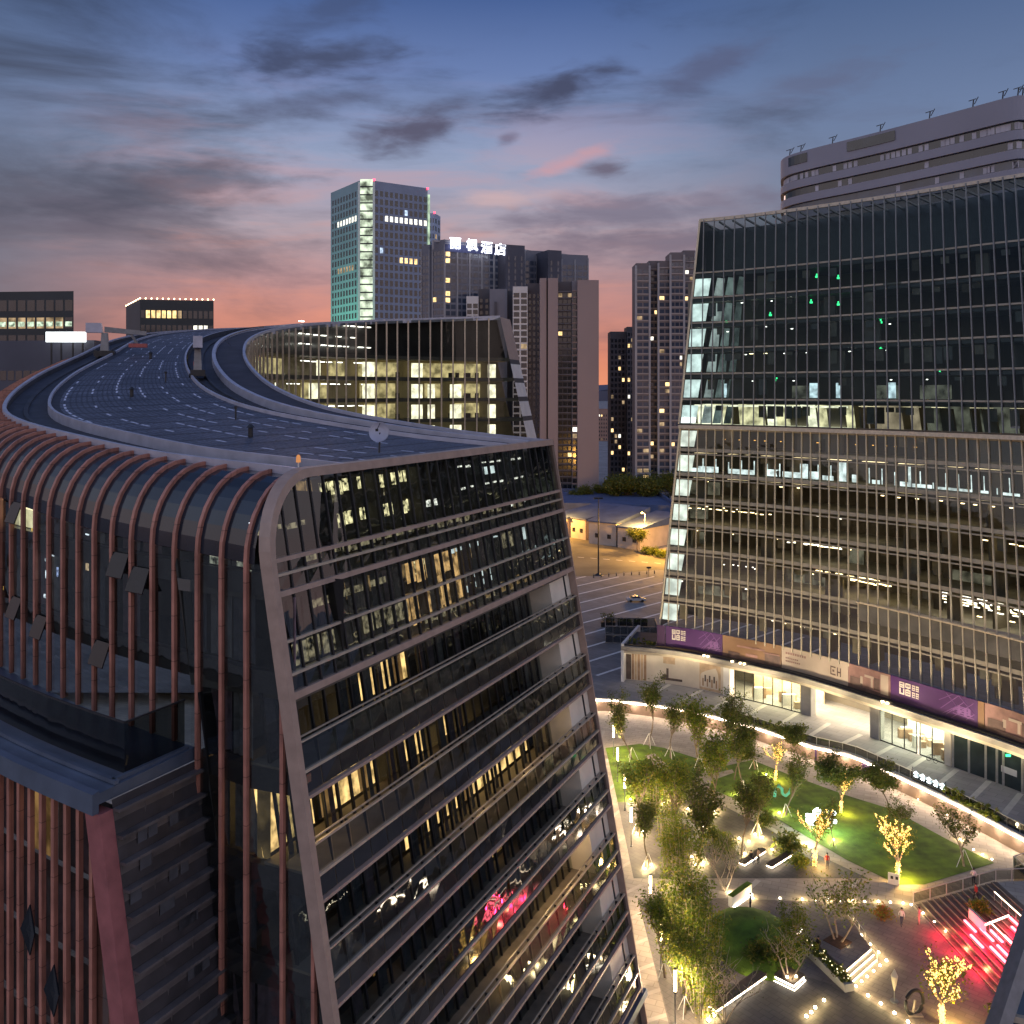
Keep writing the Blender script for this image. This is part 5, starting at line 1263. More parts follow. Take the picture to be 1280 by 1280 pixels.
for px0, px1, D, y0, y1 in ((541, 632, DH+2, 301, 308), (656, 685, DH+22, 313, 319), (702, 735, DH+27, 318, 326)):   # open roof frames
    mb = MB(); p, q = xy(px0, D), xy(px1, D+10); mb.beam(V3(p, hgt(y0, D)), V3(q, hgt(y0+ (5 if px1 == 632 else 2), D)), .9, .9)
    for k in range(6): r_ = p.lerp(q, k/5); mb.beam(V3(r_, hgt(y1+4, D)), V3(r_, hgt(y0+(5 if px1 == 632 else 2)*k/5, D)), .8, .8, up=(0, 1, 0))
    b.part(mb, 'roof_frame', M['hotel_pale'])
mb = MB(); mb.poly([V3(a1, z1-4.6)+Vector((0, -.5, 0)), V3(c1, z1-4.6)+Vector((0, -.5, 0)), V3(c1, z1)+Vector((0, -.5, 0)), V3(a1, z1)+Vector((0, -.5, 0))]); b.part(mb, 'sign_board', mat('sign_blue', (.05, .06, .16), .6, 0, .1, .1))
sg = MB(); sg.beam(V3(a1, z1-.6)+Vector((0, -1, 0)), V3(c1, z1-.6)+Vector((0, -1, 0)), .3, .3); sign = b.part(sg, 'sign', M['hotel_pale'])
M['sign_white'] = emi('sign_white', (.82, .86, 1), 3.2, False)
for ch, px, py in (('\u4e3d', 569.5, 305.5), ('\u67ab', 590.5, 308), ('\u9152', 608.5, 311), ('\u5e97', 625.5, 313.3)):
    cu_ = bpy.data.curves.new('glyph', 'FONT'); cu_.body = ch; cu_.size = 6.4; cu_.extrude = .25; cu_.offset = .11; cu_.align_x = 'CENTER'; cu_.align_y = 'CENTER'
    to = bpy.data.objects.new('glyph', cu_); COL.objects.link(to); bpy.context.view_layer.update()
    me = bpy.data.meshes.new_from_object(to.evaluated_get(bpy.context.evaluated_depsgraph_get())); bpy.data.objects.remove(to)
    me.materials.clear(); me.materials.append(M['sign_white'])
    w = at(px, py, DH+2); t = (c1-a1).normalized(); tr = Matrix.Translation(w+Vector((0, -1.6, 0))) @ Matrix.Rotation(math.atan2(t.y, t.x), 4, 'Z') @ Matrix.Rotation(rad(90), 4, 'X')
    me.transform(tr); go = bpy.data.objects.new('letter', me); COL.objects.link(go); go.parent = sign
    go.matrix_parent_inverse = Matrix.Translation(-root_loc(sign))
b.done()
# --- pink grey residential slab in front of the hotel
M['res_pink'] = mat('render_pinkgrey', (.33, .25, .24), .8, 0, .06, .03); M['res_white'] = mat('render_white', (.66, .64, .63), .7, 0, .06, .06); M['res_dark'] = mat('render_dark', (.085, .08, .092), .8, 0, .2, .06)
b = Bld('pink_apartment_tower', 'apartment tower with a broad blank pinkish grey wall and a white framed window grid', 'apartments', (20, 450, 2))
DR = 436
def rseg(px0, px1, D, top, mt, nx=0, dep=14, fh=3.0, ww=.7, wh=.62, lit=.02, base=0, z0=2, kinds=(1, 5, 2), bands=None, D1=None):
    a, c = xy(px0, D), xy(px1, D1 or D); t = (c-a).normalized(); n = Vector((-t.y, t.x, 0)); z1 = hgt(top, D)
    b.block([a, c, c+n*dep, a+n*dep], z0, z1, mt)
    if nx: b.grid(a, c, z0+1, z1-1, nx, fh, ww, wh, lit, base=base, kinds=kinds)
    if bands: b.bands(a, c, z0+1, z1-2, fh, .5, bands, .3)
    return a, c, z1
rseg(641, 659.5, DR+8, 361, M['res_white'], 2, ww=.78, wh=.74, lit=.03, kinds=(4, 3, 5)); rseg(659.5, 676, DR+12, 357, M['res_dark'], 3, ww=.5, lit=.02)
rseg(675, 683, DR+2, 350.5, M['res_pink']); rseg(683, 685.2, DR+5, 352, M['res_dark']); rseg(685, 697.5, DR+1, 350.5, M['res_pink'])
rseg(697.5, 715, DR+8, 355, M['res_dark'], 3, ww=.8, wh=.6, lit=.035, bands=M['hotel_grey']); rseg(715, 722, DR+5, 354, M['hotel_grey'], 1, ww=.75, wh=.66, lit=.02, bands=M['res_pink'])
rseg(722, 748.5, DR, 353, M['res_pink'], dep=26)
b.done()
b = Bld('grey_apartment_tower', 'lower grey apartment tower with a pale window grid behind the far glass wing', 'apartments', (-10, 470, 2))
rseg(583, 598, DR+30, 373, M['res_white'], 2, ww=.78, wh=.74, lit=.03); rseg(598, 612, DR+34, 364, M['res_dark'], 2, ww=.5); rseg(612, 634, DR+22, 364, M['hotel_grey'], 0); rseg(634, 641, DR+26, 366, M['res_dark'], 0); rseg(618, 621, DR+21, 380, M['res_dark'], 0, dep=2)
b.done()
# --- residential pair right of the gap
b = Bld('dark_apartment_tower', 'dark apartment tower with scattered amber windows beside the sunset gap', 'apartments', (55, 520, 2))
rseg(763, 786, 505, 417, M['res_dark'], 5, ww=.62, lit=.10, kinds=(1, 1, 2, 5)); rseg(784, 797, 500, 411, M['res_dark'], 3, ww=.62, lit=.09, kinds=(1, 2, 5)); b.done()
b = Bld('brown_apartment_tower', 'tall brownish apartment tower with pale ribs next to the glass tower', 'apartments', (75, 440, 2))
DB = 425
for px0, px1, D, top, nx in ((795, 812, DB+2, 332, 2), (811, 824, DB+7, 329, 2), (823, 839, DB+2, 329, 2), (838, 855, DB, 318.5, 3), (854, 869, DB+4, 316, 2)):
    a, c, z1 = rseg(px0, px1, D, top, mat('render_brown', (.16, .14, .15), .8, 0, .1, .06), nx, ww=.8, wh=.55, lit=.09, base=6, kinds=(1, 1, 2, 5, 5, 5, 5), bands=mat('render_rib', (.36, .31, .30), .8, 0, .1, .1))
    b.posts(a, c, 3, z1, 1, .9, M['hotel_pale'], .5)
b.done()
b = Bld('hazy_far_block', 'pale orange tinted block far away at the end of the sunset gap', 'building', (100, 980, 2))
p = [xy(748, 960), xy(765, 960), xy(765, 990), xy(748, 990)]; b.block(p, 2, hgt(513, 960), mat('render_tan', (.34, .2, .15), .8, 0, .1, .05)); b.grid(p[0], p[1], 2, hgt(515, 960), 6, 4, .4, .5, .05); b.done()
# --- dark offices at the far left
M['off_dark'] = mat('office_dark', (.016, .024, .032), .45, 0, .2, .08)
b = Bld('dark_office_block', 'dark office block cut by the left edge, one row of pale lit windows', 'office building', (-180, 310, 2))
a, c = xy(-60, 300), xy(92, 296); b.block([a, c, c+Vector((-14, 26, 0)), a+Vector((-14, 26, 0))], 2, hgt(369, 298), M['off_dark'])
zz = hgt(369, 298)
b.grid(a, c, zz-22.6, zz-.6, 13, 5.5, .8, .62, .05, rows={3: (0, 0, 0), 2: (0, 12, 5)}, kinds=(5, 3, 2))
b.grid(a, c, zz-44, zz-27, 12, 5.6, .82, .5, .3, kinds=(1, 5, 5))
mb = Many()
for k in range(13): q = a.lerp(c, (k+.5)/13); mb.box(V3(q, zz-9.2)+Vector((0, -.25, 0)), (2.0, .1, 1.5))
mb.build('lit_window', emi('pale_lit_window', (.75, .95, .7), .65, False, .7, .9), b.o)
b.done()
b = Bld('low_dark_office', 'low dark office block with fairy lights along its roof edge behind the curved roof', 'office building', (-140, 430, 2))
a, c, d = xy(157.5, 445), xy(175, 410), xy(267, 416); zt2 = hgt(378, 412)
b.block([a, c, d, d+(a-c)], 2, zt2, M['off_dark'])
b.grid(c, d, zt2-34, zt2-1.5, 14, 6.4, .72, .52, .04, rows={4: (1, 7, 1), 3: (10, 13, 2), 2: (1, 11, 1), 1: (0, 0, 0)}, kinds=(5,))
mb = MB()
for k in range(14): mb.ball(V3(c.lerp(d, k/13), zt2+1.6), .32, 6, 4)
for k in range(9): mb.ball(V3(a.lerp(c, k/8), zt2+1.6), .28, 6, 4)
b.part(mb, 'light_string', M['lamp_warm']); b.done()
sb = thing('lit_billboard', 'long white glowing billboard on dark rooftop in front of the left office block', 'billboard', at(82, 440, 250))
q0, q1 = at(58, 427.5, 250), at(107, 427.5, 250); z0, z1 = hgt(427.5, 250), hgt(415, 250)
mb = MB(); mb.box(((q0.x+q1.x)/2, 250, (z0+z1)/2), (q1.x-q0.x, .6, z1-z0)); mb.build('light_box', emi('billboard_light', (.92, .98, 1), 3.0, True, .2, .3), sb)
mb = MB()
for f in (.1, .35, .65, .9): x = q0.x+(q1.x-q0.x)*f; mb.beam((x, 250.6, z0-9), (x, 250.6, z1), .35, .35, up=(0, 1, 0))
mb.build('frame', M['dark_metal'], sb)
b = Bld('roadside_office', 'dark low office under the white billboard with orange lit storeys', 'office building', (-150, 270, 2))
a, c = xy(-40, 256), xy(118, 252); zt3 = hgt(428, 254)-.6
b.block([a, c, c+Vector((0, 20, 0)), a+Vector((0, 20, 0))], 2, zt3, M['hotel_dark']); b.grid(a, c, zt3-30, zt3-4, 16, 6.2, .8, .42, .32, kinds=(1, 5, 5)); b.done()
# --- curved white block behind the glass tower
cw = thing('curved_white_block', 'white curved block with ribbon windows rising behind the glass tower', 'office building', (140, 260, 2))
WC = crom([tuple(xy(px, D)[:2]) for px, D in ((1010, 300), (985, 285), (979.5, 274), (984, 266), (1010, 258), (1100, 240), (1200, 222), (1262, 212), (1278, 211), (1290, 214), (1300, 222))], 5)
def ribbon(name, z0, z1, off, mt):
    mb = MB(); n = len(WC); P_ = []
    for k in range(n):
        a, b_ = Vector(WC[max(k-1, 0)]), Vector(WC[min(k+1, n-1)]); t = (b_-a).normalized(); P_.append(Vector((WC[k][0]+t.y*off, WC[k][1]-t.x*off, 0)))
    for a, b_ in zip(P_, P_[1:]): mb.poly([V3(a, z0), V3(b_, z0), V3(b_, z1), V3(a, z1)])
    c_ = sum(P_, Vector())/n+Vector((20, 25, 0))
    for a, b_ in zip(P_, P_[1:]): mb.poly([V3(a, z1), V3(b_, z1), V3(c_, z1)]); mb.poly([V3(b_, z0), V3(a, z0), V3(c_, z0)])
    mb.build(name, mt, cw)
zc = 118.
M['cw_white'] = mat('enamel_white', (.28, .275, .335), .6, 0, .06, .06)
ribbon('wall', zc-5.4, zc, .8, M['cw_white'])
for k in range(11):
    z = zc-5.4-4.3*k
    ribbon('ribbon_window', z-2.2, z, 0, M['win_blue'] if k > 1 else M['win_dark']); ribbon('wall', z-4.3, z-2.2, .8, M['cw_white'])
mb = Many()
for k in range(0, 3):
    z = zc-6.5-4.3*k
    for i in range(8, len(WC)-12):
        for f in (.15, .5, .85):
            if R.random() < (.5 if k == 0 else .12):
                a, b_ = Vector(WC[i]), Vector(WC[i+1]); p = a.lerp(b_, f); t = (b_-a).normalized(); w = .55
                p = Vector((p.x+t.y*.06, p.y-t.x*.06, 0)); t = Vector((t.x, t.y, 0)); mb.poly([V3(p-t*w, z-.8), V3(p+t*w, z-.8), V3(p+t*w, z+.7), V3(p-t*w, z+.7)])
mb.build('blind', mat('blind_pale', (.5, .47, .52), .7, 0, .2, .3), cw)
mb = Many()
for px0, px1 in ((1050, 1117), (985, 1008)):
    for i in range(len(WC)-1):
        px = 640+FPX*WC[i][0]/WC[i][1]
        if px0 < px < px1 and i > 8: mb.poly([V3(Vector(WC[i])+Vector((-.6, -.9)), zc-3.2), V3(Vector(WC[i+1])+Vector((-.6, -.9)), zc-3.2), V3(Vector(WC[i+1])+Vector((-.6, -.9)), zc-.7), V3(Vector(WC[i])+Vector((-.6, -.9)), zc-.7)])
mb.build('roof_opening', M['win_dark'], cw)
for k in range(12):
    i = 16+k*3
    if i >= len(WC): break
    p = V3(WC[i], zc); mb = MB(); mb.beam(p, p+Vector((.2, 0, 1.8)), .22, .22, up=(0, 1, 0)); mb.beam(p+Vector((-.9, 0, 1.6)), p+Vector((.9, .2, 2.2)), .18, .18); mb.beam(p+Vector((.4, 0, .9)), p+Vector((1.3, 0, 2.6)), .16, .16, up=(0, 1, 0)); mb.build('antenna', M['dark_metal'], cw)
# --- distant tree belt and hills
def hill(name, pts, D, mt):
    mb = MB(); a = [at(px, py, D) for px, py in pts]
    mb.hexa([Vector((p.x, D, 1)) for p in a]+[Vector((p.x, D+700, 1)) for p in reversed(a)], [p for p in a]+[Vector((p.x, D+700, 4)) for p in reversed(a)])
    mb.build(name, mt, kind='structure')
hill('hills', [(-400, 478), (0, 476), (300, 480), (600, 476), (745, 489), (760, 487), (800, 484), (1000, 470), (1700, 476)], 5200, mat('hill_haze', (.12, .12, .17), .9, 0, .2, .003))
# --- site sheds, each a box with a low blue roof
M['shed_wall'] = mat('shed_wall', (.55, .46, .38), .8, 0, .12, .4); M['shed_roof'] = mat('shed_roof_blue', (.07, .10, .20), .6, 0, .2, .3)
sl_ = [('nearest the left building', 690, 709, 648, 672), ('with one dark window, second from the left', 711, 732, 650, 675), ('the widest pale front, beside the hedge', 736, 770, 655, 683), ('the last one, half hidden by shrubs', 772, 800, 662, 688)]
for k, (lb, px0, px1, yt, yb) in enumerate(sl_):
    D0 = 59000/((yb-HOR)); a, c = xy(px0, D0*1.02), xy(px1, D0); t = (c-a).normalized(); n = Vector((-t.y, t.x, 0)); zt_ = hgt(yt, D0)
    s_ = thing('site_shed', 'pale site shed with blue roof, '+lb, 'shed', V3((a+c)/2+n*5, 2), 'site sheds in a row')
    mb = MB(); mb.hexa([V3(q, 2) for q in (a, c, c+n*22, a+n*22)], [V3(q, zt_) for q in (a, c, c+n*22, a+n*22)]); mb.build('wall', M['shed_wall'], s_)
    mb = MB(); e = .5; ar, cr = a-t*e-n*e, c+t*e-n*e; mb.hexa([V3(ar, zt_), V3(cr, zt_), V3(cr+n*23, zt_), V3(ar+n*23, zt_)], [V3(ar, zt_+.4), V3(cr, zt_+.4), V3(cr+n*23, zt_+3.2), V3(ar+n*23, zt_+3.2)]); mb.build('roof', M['shed_roof'], s_)
    mb = MB()
    for f in (.3, .75): q = a.lerp(c, f)-n*.05; mb.poly([V3(q-t*.7, 4.2), V3(q+t*.7, 4.2), V3(q+t*.7, 5.6), V3(q-t*.7, 5.6)])
    mb.build('window', M['win_dark'], s_)
b = Bld('blue_roof_depot', 'long low depot with a flat dark blue roof behind the site sheds', 'depot', (45, 370, 2))
a, c = xy(690, 362), xy(850, 352); b.block([a, c, c+Vector((0, 55, 0)), a+Vector((0, 55, 0))], 2, 8.5, M['shed_roof']); b.grid(a, c, 3, 8, 12, 4, .4, .4, .05); b.done()
# ================================================================ roof equipment on the ring building
def bmu(name, label, base, h, ang, cat='crane'):
    t = thing(name, label, cat, base, 'roof cleaning cranes')
    ca, sa = math.cos(ang), math.sin(ang); X = lambda a, z, s=0: base+Vector((a*ca-s*sa, a*sa+s*ca, z))
    mb = MB(); mb.box(X(0, .5), (2.4, 1.6, .7), ang); [mb.tube([X(sx, .2, sy-.12), X(sx, .2, sy+.12)], .25, 8) for sx in (-.8, .8) for sy in (-.8, .8)]; mb.build('trolley', M['dark_metal'], t)
    mb = MB(); mb.hexa([X(-.5, .8, -.45), X(.5, .8, -.45), X(.5, .8, .45), X(-.5, .8, .45)], [X(-.35, h*.72, -.35), X(.35, h*.72, -.35), X(.35, h*.72, .35), X(-.35, h*.72, .35)]); mb.build('mast', M['grey_metal'], t)
    mb = MB(); mb.hexa([X(-2.2, h*.72, -.5), X(-.2, h*.72, -.5), X(-.2, h*.72, .5), X(-2.2, h*.72, .5)], [X(-2.2, h, -.5), X(-.4, h, -.5), X(-.4, h, .5), X(-2.2, h, .5)]); mb.build('counterweight', M['kerb'], t)
    mb = MB(); mb.hexa([X(0, h*.74, -.3), X(5, h*.66, -.2), X(5, h*.66, .2), X(0, h*.74, .3)], [X(0, h*.9, -.3), X(5, h*.78, -.2), X(5, h*.78, .2), X(0, h*.9, .3)]); mb.beam(X(3.2, h*.68), X(3.9, h*.42), .3, .3, up=(0, 1, 0)); mb.build('boom', M['grey_metal'], t)
    mb = MB(); mb.box(X(4.0, h*.36), (2.2, .9, .5), ang); mb.build('cradle', mat('cradle_red', (.35, .08, .07), .5, 0, .2, 1), t)
    return t
p = at(131, 447, 121); bmu('roof_crane', 'grey roof crane with a long arm on the outer left curb of the curved roof', p, 4.4, .25)
p = at(247, 472, 107); bmu('roof_crane', 'pale roof crane with red cradle astride the inner roof gutter', p, 4.6, 1.9)
ds = thing('satellite_dish', 'round grey dish standing by the inner gutter of the roof', 'dish', at(474, 558, 58))
mb = MB(); c = at(474, 540, 58); f = Vector((-.15, -.95, .28)).normalized(); a = f.cross(Vector((0, 0, 1))).normalized(); b_ = a.cross(f)
rings = []
for r_, d_ in ((.02, -.15), (.3, -.11), (.5, -.04), (.64, .04)): rings.append([c+(a*math.cos(t)+b_*math.sin(t))*r_+f*d_ for t in [2*math.pi*k/24 for k in range(24)]])
for q, w in zip(rings, rings[1:]):
    for k in range(24): mb.poly([q[k], q[(k+1) % 24], w[(k+1) % 24], w[k]]); mb.poly([(x-f*.06) for x in (w[k], w[(k+1) % 24], q[(k+1) % 24], q[k])])
mb.build('reflector', M['kerb'], ds)
mb = MB(); mb.tube([at(474, 566, 58), c-f*.17], .06); mb.tube([c+b_*.55, c+f*.5], .025); mb.box(c+f*.5, (.16, .16, .16)); mb.build('stand', M['dark_metal'], ds)
p = at(373, 591, 49.6); bc = thing('warning_beacon', 'small orange and white beacon on a thin post at the roof corner', 'beacon', p)
mb = MB(); mb.tube([p, p+Vector((0, 0, .55))], .04, 6); mb.build('post', M['white_wall'], bc)
mb = MB(); mb.tube([p+Vector((0, 0, .55)), p+Vector((0, 0, .85))], [.13, .11], 8); mb.ball(p+Vector((0, 0, .85)), .11, 8, 4); mb.build('lamp', emi('beacon_orange', (1, .42, .16), .55, False), bc)

# ================================================================ deck edge: retaining wall with LED line, glass railing, hedges
LC = Curve(LED)
def LP(u, z, d=0.):
    p = LC.at(u); t = LC.tan(u); n = Vector((-t.y, t.x, 0)); n = n if n.y > 0 else -n
    return V3(Vector((p[0], p[1], 0))+n*d, z)
lu = lambda px: LC.find_px(px, 330, LC.len-60)
rw = thing('retaining_wall', 'long curved retaining wall below the raised shop walkway, a glowing LED line along its rim', 'wall', LP(lu(1000), 0))
def lseg(mb, u0, u1, z0, z1, d0, d1, step=1.6):
    n = max(1, int((u1-u0)/step))
    for k in range(n):
        u, v = u0+(u1-u0)*k/n, u0+(u1-u0)*(k+1)/n
        mb.hexa([LP(u, z0, d0), LP(v, z0, d0), LP(v, z0, d1), LP(u, z0, d1)], [LP(u, z1, d0), LP(v, z1, d0), LP(v, z1, d1), LP(u, z1, d1)])
uS, uE = lu(742)-60, LC.len-30
mb = MB(); lseg(mb, uS, uE, 0, 1.86, -.02, .25, 3); mb.build('wall', mat('wall_brown', (.20, .14, .10), .7, 0, .2, .5), rw)
mb = MB(); lseg(mb, uS, uE, 1.88, 2.12, -.1, .3); mb.build('coping', M['concrete'], rw)
mb = MB(); lseg(mb, lu(742)-25, uE, 1.66, 1.86, -.2, -.06); mb.build('led_line', emi('led_rim', (1, .82, .6), 16), rw)
for px in range(745, 1290, 24): point('rim_glow', LP(lu(px), 1.35, -.7), 120, (1, .76, .58), .25, rw)
for px0, px1, nm in ((999, 1021, 'purple_panel'), (1073, 1087.5, 'purple_panel')):
    mb = MB(); lseg(mb, lu(px0), lu(px1), .05, 1.6, -.08, -.03); mb.build(nm, M['purple'], rw)
rl = thing('glass_railing', 'waist high glass railing along the rim of the shop walkway', 'railing', LP(lu(1100), 2))
mb = MB(); lseg(mb, lu(900), uE, 2.12, 3.1, .5, .53, 1.8); mb.build('glass_panel', M['rail_glass'], rl)
mb = MB(); lseg(mb, lu(900), uE, 3.1, 3.16, .46, .57, 1.8); mb.build('handrail', M['pale_metal'], rl)
u = lu(900)
while u < uE-40:
    mb = MB(); mb.beam(LP(u, 2.0, .52), LP(u, 3.1, .52), .06, .06, up=(0, 1, 0)); mb.build('post', M['pale_metal'], rl); u += 1.8
for k in range(12):   # pale bands across the walkway
    px = 800+k*40; a = LP(lu(px), 2.006, 1.2); b_ = PP(pu(px+38), 2.006, -.3); mb = MB(); t = (b_-a).normalized(); s = t.cross(Vector((0, 0, 1)))*.35
    mb.poly([a-s, a+s, b_+s, b_-s]); mb.build('pavement_band', mat('band_pale', (.45, .43, .39), .8, 0, .1, 1), None, 'structure')

# ================================================================ foliage
def leafmat(name, col, var=.4):
    m = mat(name, col, .55, 0, var, .9); t = m.node_tree; b = t.nodes['Principled BSDF']; out = [n for n in t.nodes if n.type == 'OUTPUT_MATERIAL'][0]
    tr = t.nodes.new('ShaderNodeBsdfTranslucent'); t.links.new(b.inputs['Base Color'].links[0].from_socket, tr.inputs[0]); mx = t.nodes.new('ShaderNodeMixShader'); mx.inputs[0].default_value = .42
    t.links.new(b.outputs[0], mx.inputs[1]); t.links.new(tr.outputs[0], mx.inputs[2]); t.links.new(mx.outputs[0], out.inputs[0]); return m
LEAF = [leafmat('leaf_a', (.11, .16, .015)), leafmat('leaf_b', (.19, .23, .018)), leafmat('leaf_c', (.27, .24, .022))]
LEAFD = [leafmat('leaf_dark_a', (.075, .105, .016)), leafmat('leaf_dark_b', (.125, .15, .02)), leafmat('leaf_dark_c', (.19, .175, .025))]
M['bark'] = mat('bark', (.16, .12, .085), .85, 0, .35, 3, .3); M['bark_pale'] = mat('bark_pale', (.32, .26, .2), .8, 0, .3, 3, .2)
M['bulb'] = emi('fairy_bulb', (1, .55, .13), 4.5, False); M['bulb_white'] = emi('uplit_bulb', (1, .85, .5), 3, False)
def skeleton(rr, h, trunk, spread, limbs, up=.6, multi=1, levels=2, r0=.13):
    "branches as tubes; returns builder, twig points and limb paths"
    mb = MB(); tw_ = []; paths = []
    def grow(p, d, ln, r, lv):
        q = [p]; n = 4
        for k in range(n):
            d = (d+Vector((rr.gauss(0, .16), rr.gauss(0, .16), rr.gauss(.05, .1)))).normalized(); q.append(q[-1]+d*ln/n)
        mb.tube(q, [r*(1-.16*k) for k in range(n+1)], 5 if lv else 6, cap=False); paths.append(q)
        if lv >= levels: tw_.extend(q[1:]); return
        if lv: tw_.extend(q[2:])
        for k in range(limbs if lv == 0 else 3+(lv == 1)):
            f = rr.uniform(.35, 1) if lv else rr.uniform(.0, 1.0)
            i = min(int(f*n), n-1) if lv else n-1 if rr.random() < .4 else rr.randint(2, n-1)
            b = q[i].lerp(q[i+1], rr.random()); a = rr.uniform(0, 2*math.pi)
            nd_ = (Vector((math.cos(a)*spread, math.sin(a)*spread, up))+d*.35).normalized()
            grow(b, nd_, ln*rr.uniform(.45, .68)*(1.0 if lv else (h-trunk)/max(ln, .1)*.9), r*.55, lv+1)
    for m in range(multi):
        a = 2*math.pi*m/max(multi, 1)+rr.random(); d = Vector((math.cos(a)*(.45 if multi > 1 else .04), math.sin(a)*(.45 if multi > 1 else .04), 1)).normalized()
        grow(Vector((math.cos(a)*.12*(multi > 1), math.sin(a)*.12*(multi > 1), 0)), d, trunk+(h-trunk)*.45, r0*(1 if multi == 1 else .65), 0)
    return mb, tw_, paths
def leaves(rr, pts, n, sz, jit, mb=None, flat=.0):
    mb = mb or MB()
    for k in range(n):
        p = rr.choice(pts)+Vector((rr.gauss(0, jit), rr.gauss(0, jit), rr.gauss(0, jit*.8)))
        if p.z < .15: continue
        a = Vector((rr.gauss(0, 1), rr.gauss(0, 1), rr.gauss(0, .7))).normalized(); b = a.cross(Vector((rr.gauss(0, 1), rr.gauss(0, 1), rr.gauss(0, 1)))).normalized()
        s = sz*rr.uniform(.6, 1.3); m = 0 if rr.random() < .45 else 1 if rr.random() < .7 else 2
        mb.poly([p-a*s, p-b*s*.5, p+a*s, p+b*s*.5], m)
    return mb
def tree_proto(name, seed, h, trunk, spread, limbs, nl, sz, jit, lm=LEAF, up=.6, multi=1, stakes=0, bark='bark', r0=.13, bulbs=0, bulbr=.05, levels=2, lit_trunk=0):
    rr = random.Random(seed); t = thing(name, None, 'tree')
    mb, tw_, paths = skeleton(rr, h, trunk, spread, limbs, up, multi, levels, r0)
    mb.build('trunk', M[bark], t)
    if nl: leaves(rr, tw_, nl, sz, jit).build('crown', lm, t)
    if stakes:
        for k in range(3):
            a = 2*math.pi*k/3+.4; mb = MB(); mb.tube([Vector((math.cos(a)*.9, math.sin(a)*.9, 0)), Vector((math.cos(a)*.08, math.sin(a)*.08, 1.75))], .035, 5); mb.build('stake', M['white_wall'], t)
    if bulbs:
        mb = MB()
        for q in paths:
            L_ = sum((b-a).length for a, b in zip(q, q[1:])); n = int(L_*bulbs)
            for k in range(n):
                f = rr.random()*(len(q)-1.001); i = int(f); p = q[i].lerp(q[i+1], f-i)+Vector((rr.gauss(0, .05), rr.gauss(0, .05), rr.gauss(0, .04))); r_ = bulbr*rr.uniform(.6, 1.2)
                mb.box(p, (r_*2, r_*2, r_*2), rr.random())
        if lit_trunk:
            q = paths[0]
            for k in range(lit_trunk): p = q[0].lerp(q[2], rr.random())+Vector((rr.gauss(0, .1), rr.gauss(0, .1), 0)); mb.box(p, (bulbr*2,)*3, rr.random())
        mb.build('light_string', M['bulb'], t)
    return t
PROTO = {}
def place(kind, pos, s, rz, label, group=None, sz=1.):
    src, used = PROTO[kind]
    if not used: PROTO[kind][1] = True; o = src
    else: o = copy_tree(src)
    o.location = pos; o.rotation_euler = (0, 0, rz); o.scale = (s, s, s*sz); o['label'] = label
    if group: o['group'] = group
    return o
def proto(k, *a, **kw): PROTO[k] = [tree_proto(*a, **kw), False]
proto('slim1', 'staked_tree', 1, 8.6, 2.0, .30, 10, 3000, .14, .34, LEAFD, 1.0, stakes=1)
proto('slim2', 'staked_tree', 2, 8.2, 1.8, .34, 9, 2500, .14, .40, LEAFD, 1.0, stakes=1)
proto('slim3', 'staked_tree', 3, 7.8, 1.7, .42, 10, 3200, .14, .38, LEAF, .9, stakes=1)
proto('round1', 'broad_tree', 4, 7.0, 2.2, .9, 9, 5000, .15, .36, LEAFD, .5)
proto('vase', 'vase_tree', 5, 6.2, 1.7, .75, 9, 1500, .13, .25, LEAFD, .65, stakes=1, bark='bark_pale')
proto('bare', 'multi_stem_tree', 6, 5.6, 1.0, .7, 4, 260, .12, .3, LEAFD, .7, multi=4, bark='bark_pale', r0=.12)
proto('multi', 'multi_stem_tree', 7, 6.0, 1.2, .9, 5, 900, .14, .4, LEAF, .6, multi=3, bark='bark_pale', r0=.16)
proto('lit', 'lit_tree', 8, 6.0, 1.6, .5, 9, 900, .14, .4, LEAF, .8, bark='bark_pale', bulbs=12, bulbr=.028, lit_trunk=300, r0=.16)
proto('lit2', 'lit_tree', 9, 5.6, 1.3, .75, 9, 700, .13, .4, LEAF, .7, bark='bark_pale', bulbs=14, bulbr=.03, lit_trunk=360, r0=.17)
proto('far1', 'far_tree', 10, 12, 3, .8, 9, 2600, .42, .9, LEAFD, .55, r0=.3)
proto('far2', 'far_tree', 12, 14, 3, .8, 9, 2800, .46, 1.1, LEAFD, .55, r0=.3)
def clump_proto(k, seed, h, r_, n, sz, lm, canes=26):
    rr = random.Random(seed); t = thing('bamboo_clump', None, 'bamboo'); mb = MB(); pts = []
    for q in range(canes):
        a = rr.uniform(0, 6.28); d = r_*math.sqrt(rr.random()); hh = h*rr.uniform(.65, 1.05); b = Vector((d*math.cos(a), d*math.sin(a), 0)); lean = Vector((math.cos(a), math.sin(a), 0))*rr.uniform(.1, .7)
        path = [b, b+Vector((0, 0, hh*.5))+lean*.3, b+Vector((0, 0, hh))+lean]; mb.tube(path, [.035, .03, .012], 4, cap=False)
        for f in range(10): pts.append(path[1].lerp(path[2], f/10) if f > 2 else path[0].lerp(path[1], .4+f*.25))
    mb.build('stem', M['bark_pale'], t); leaves(rr, pts, n, sz, .3).build('foliage', lm, t); PROTO[k] = [t, False]
clump_proto('bam1', 20, 5.5, 1.5, 2200, .14, LEAF); clump_proto('bam2', 21, 4.6, 1.3, 1700, .14, LEAF)
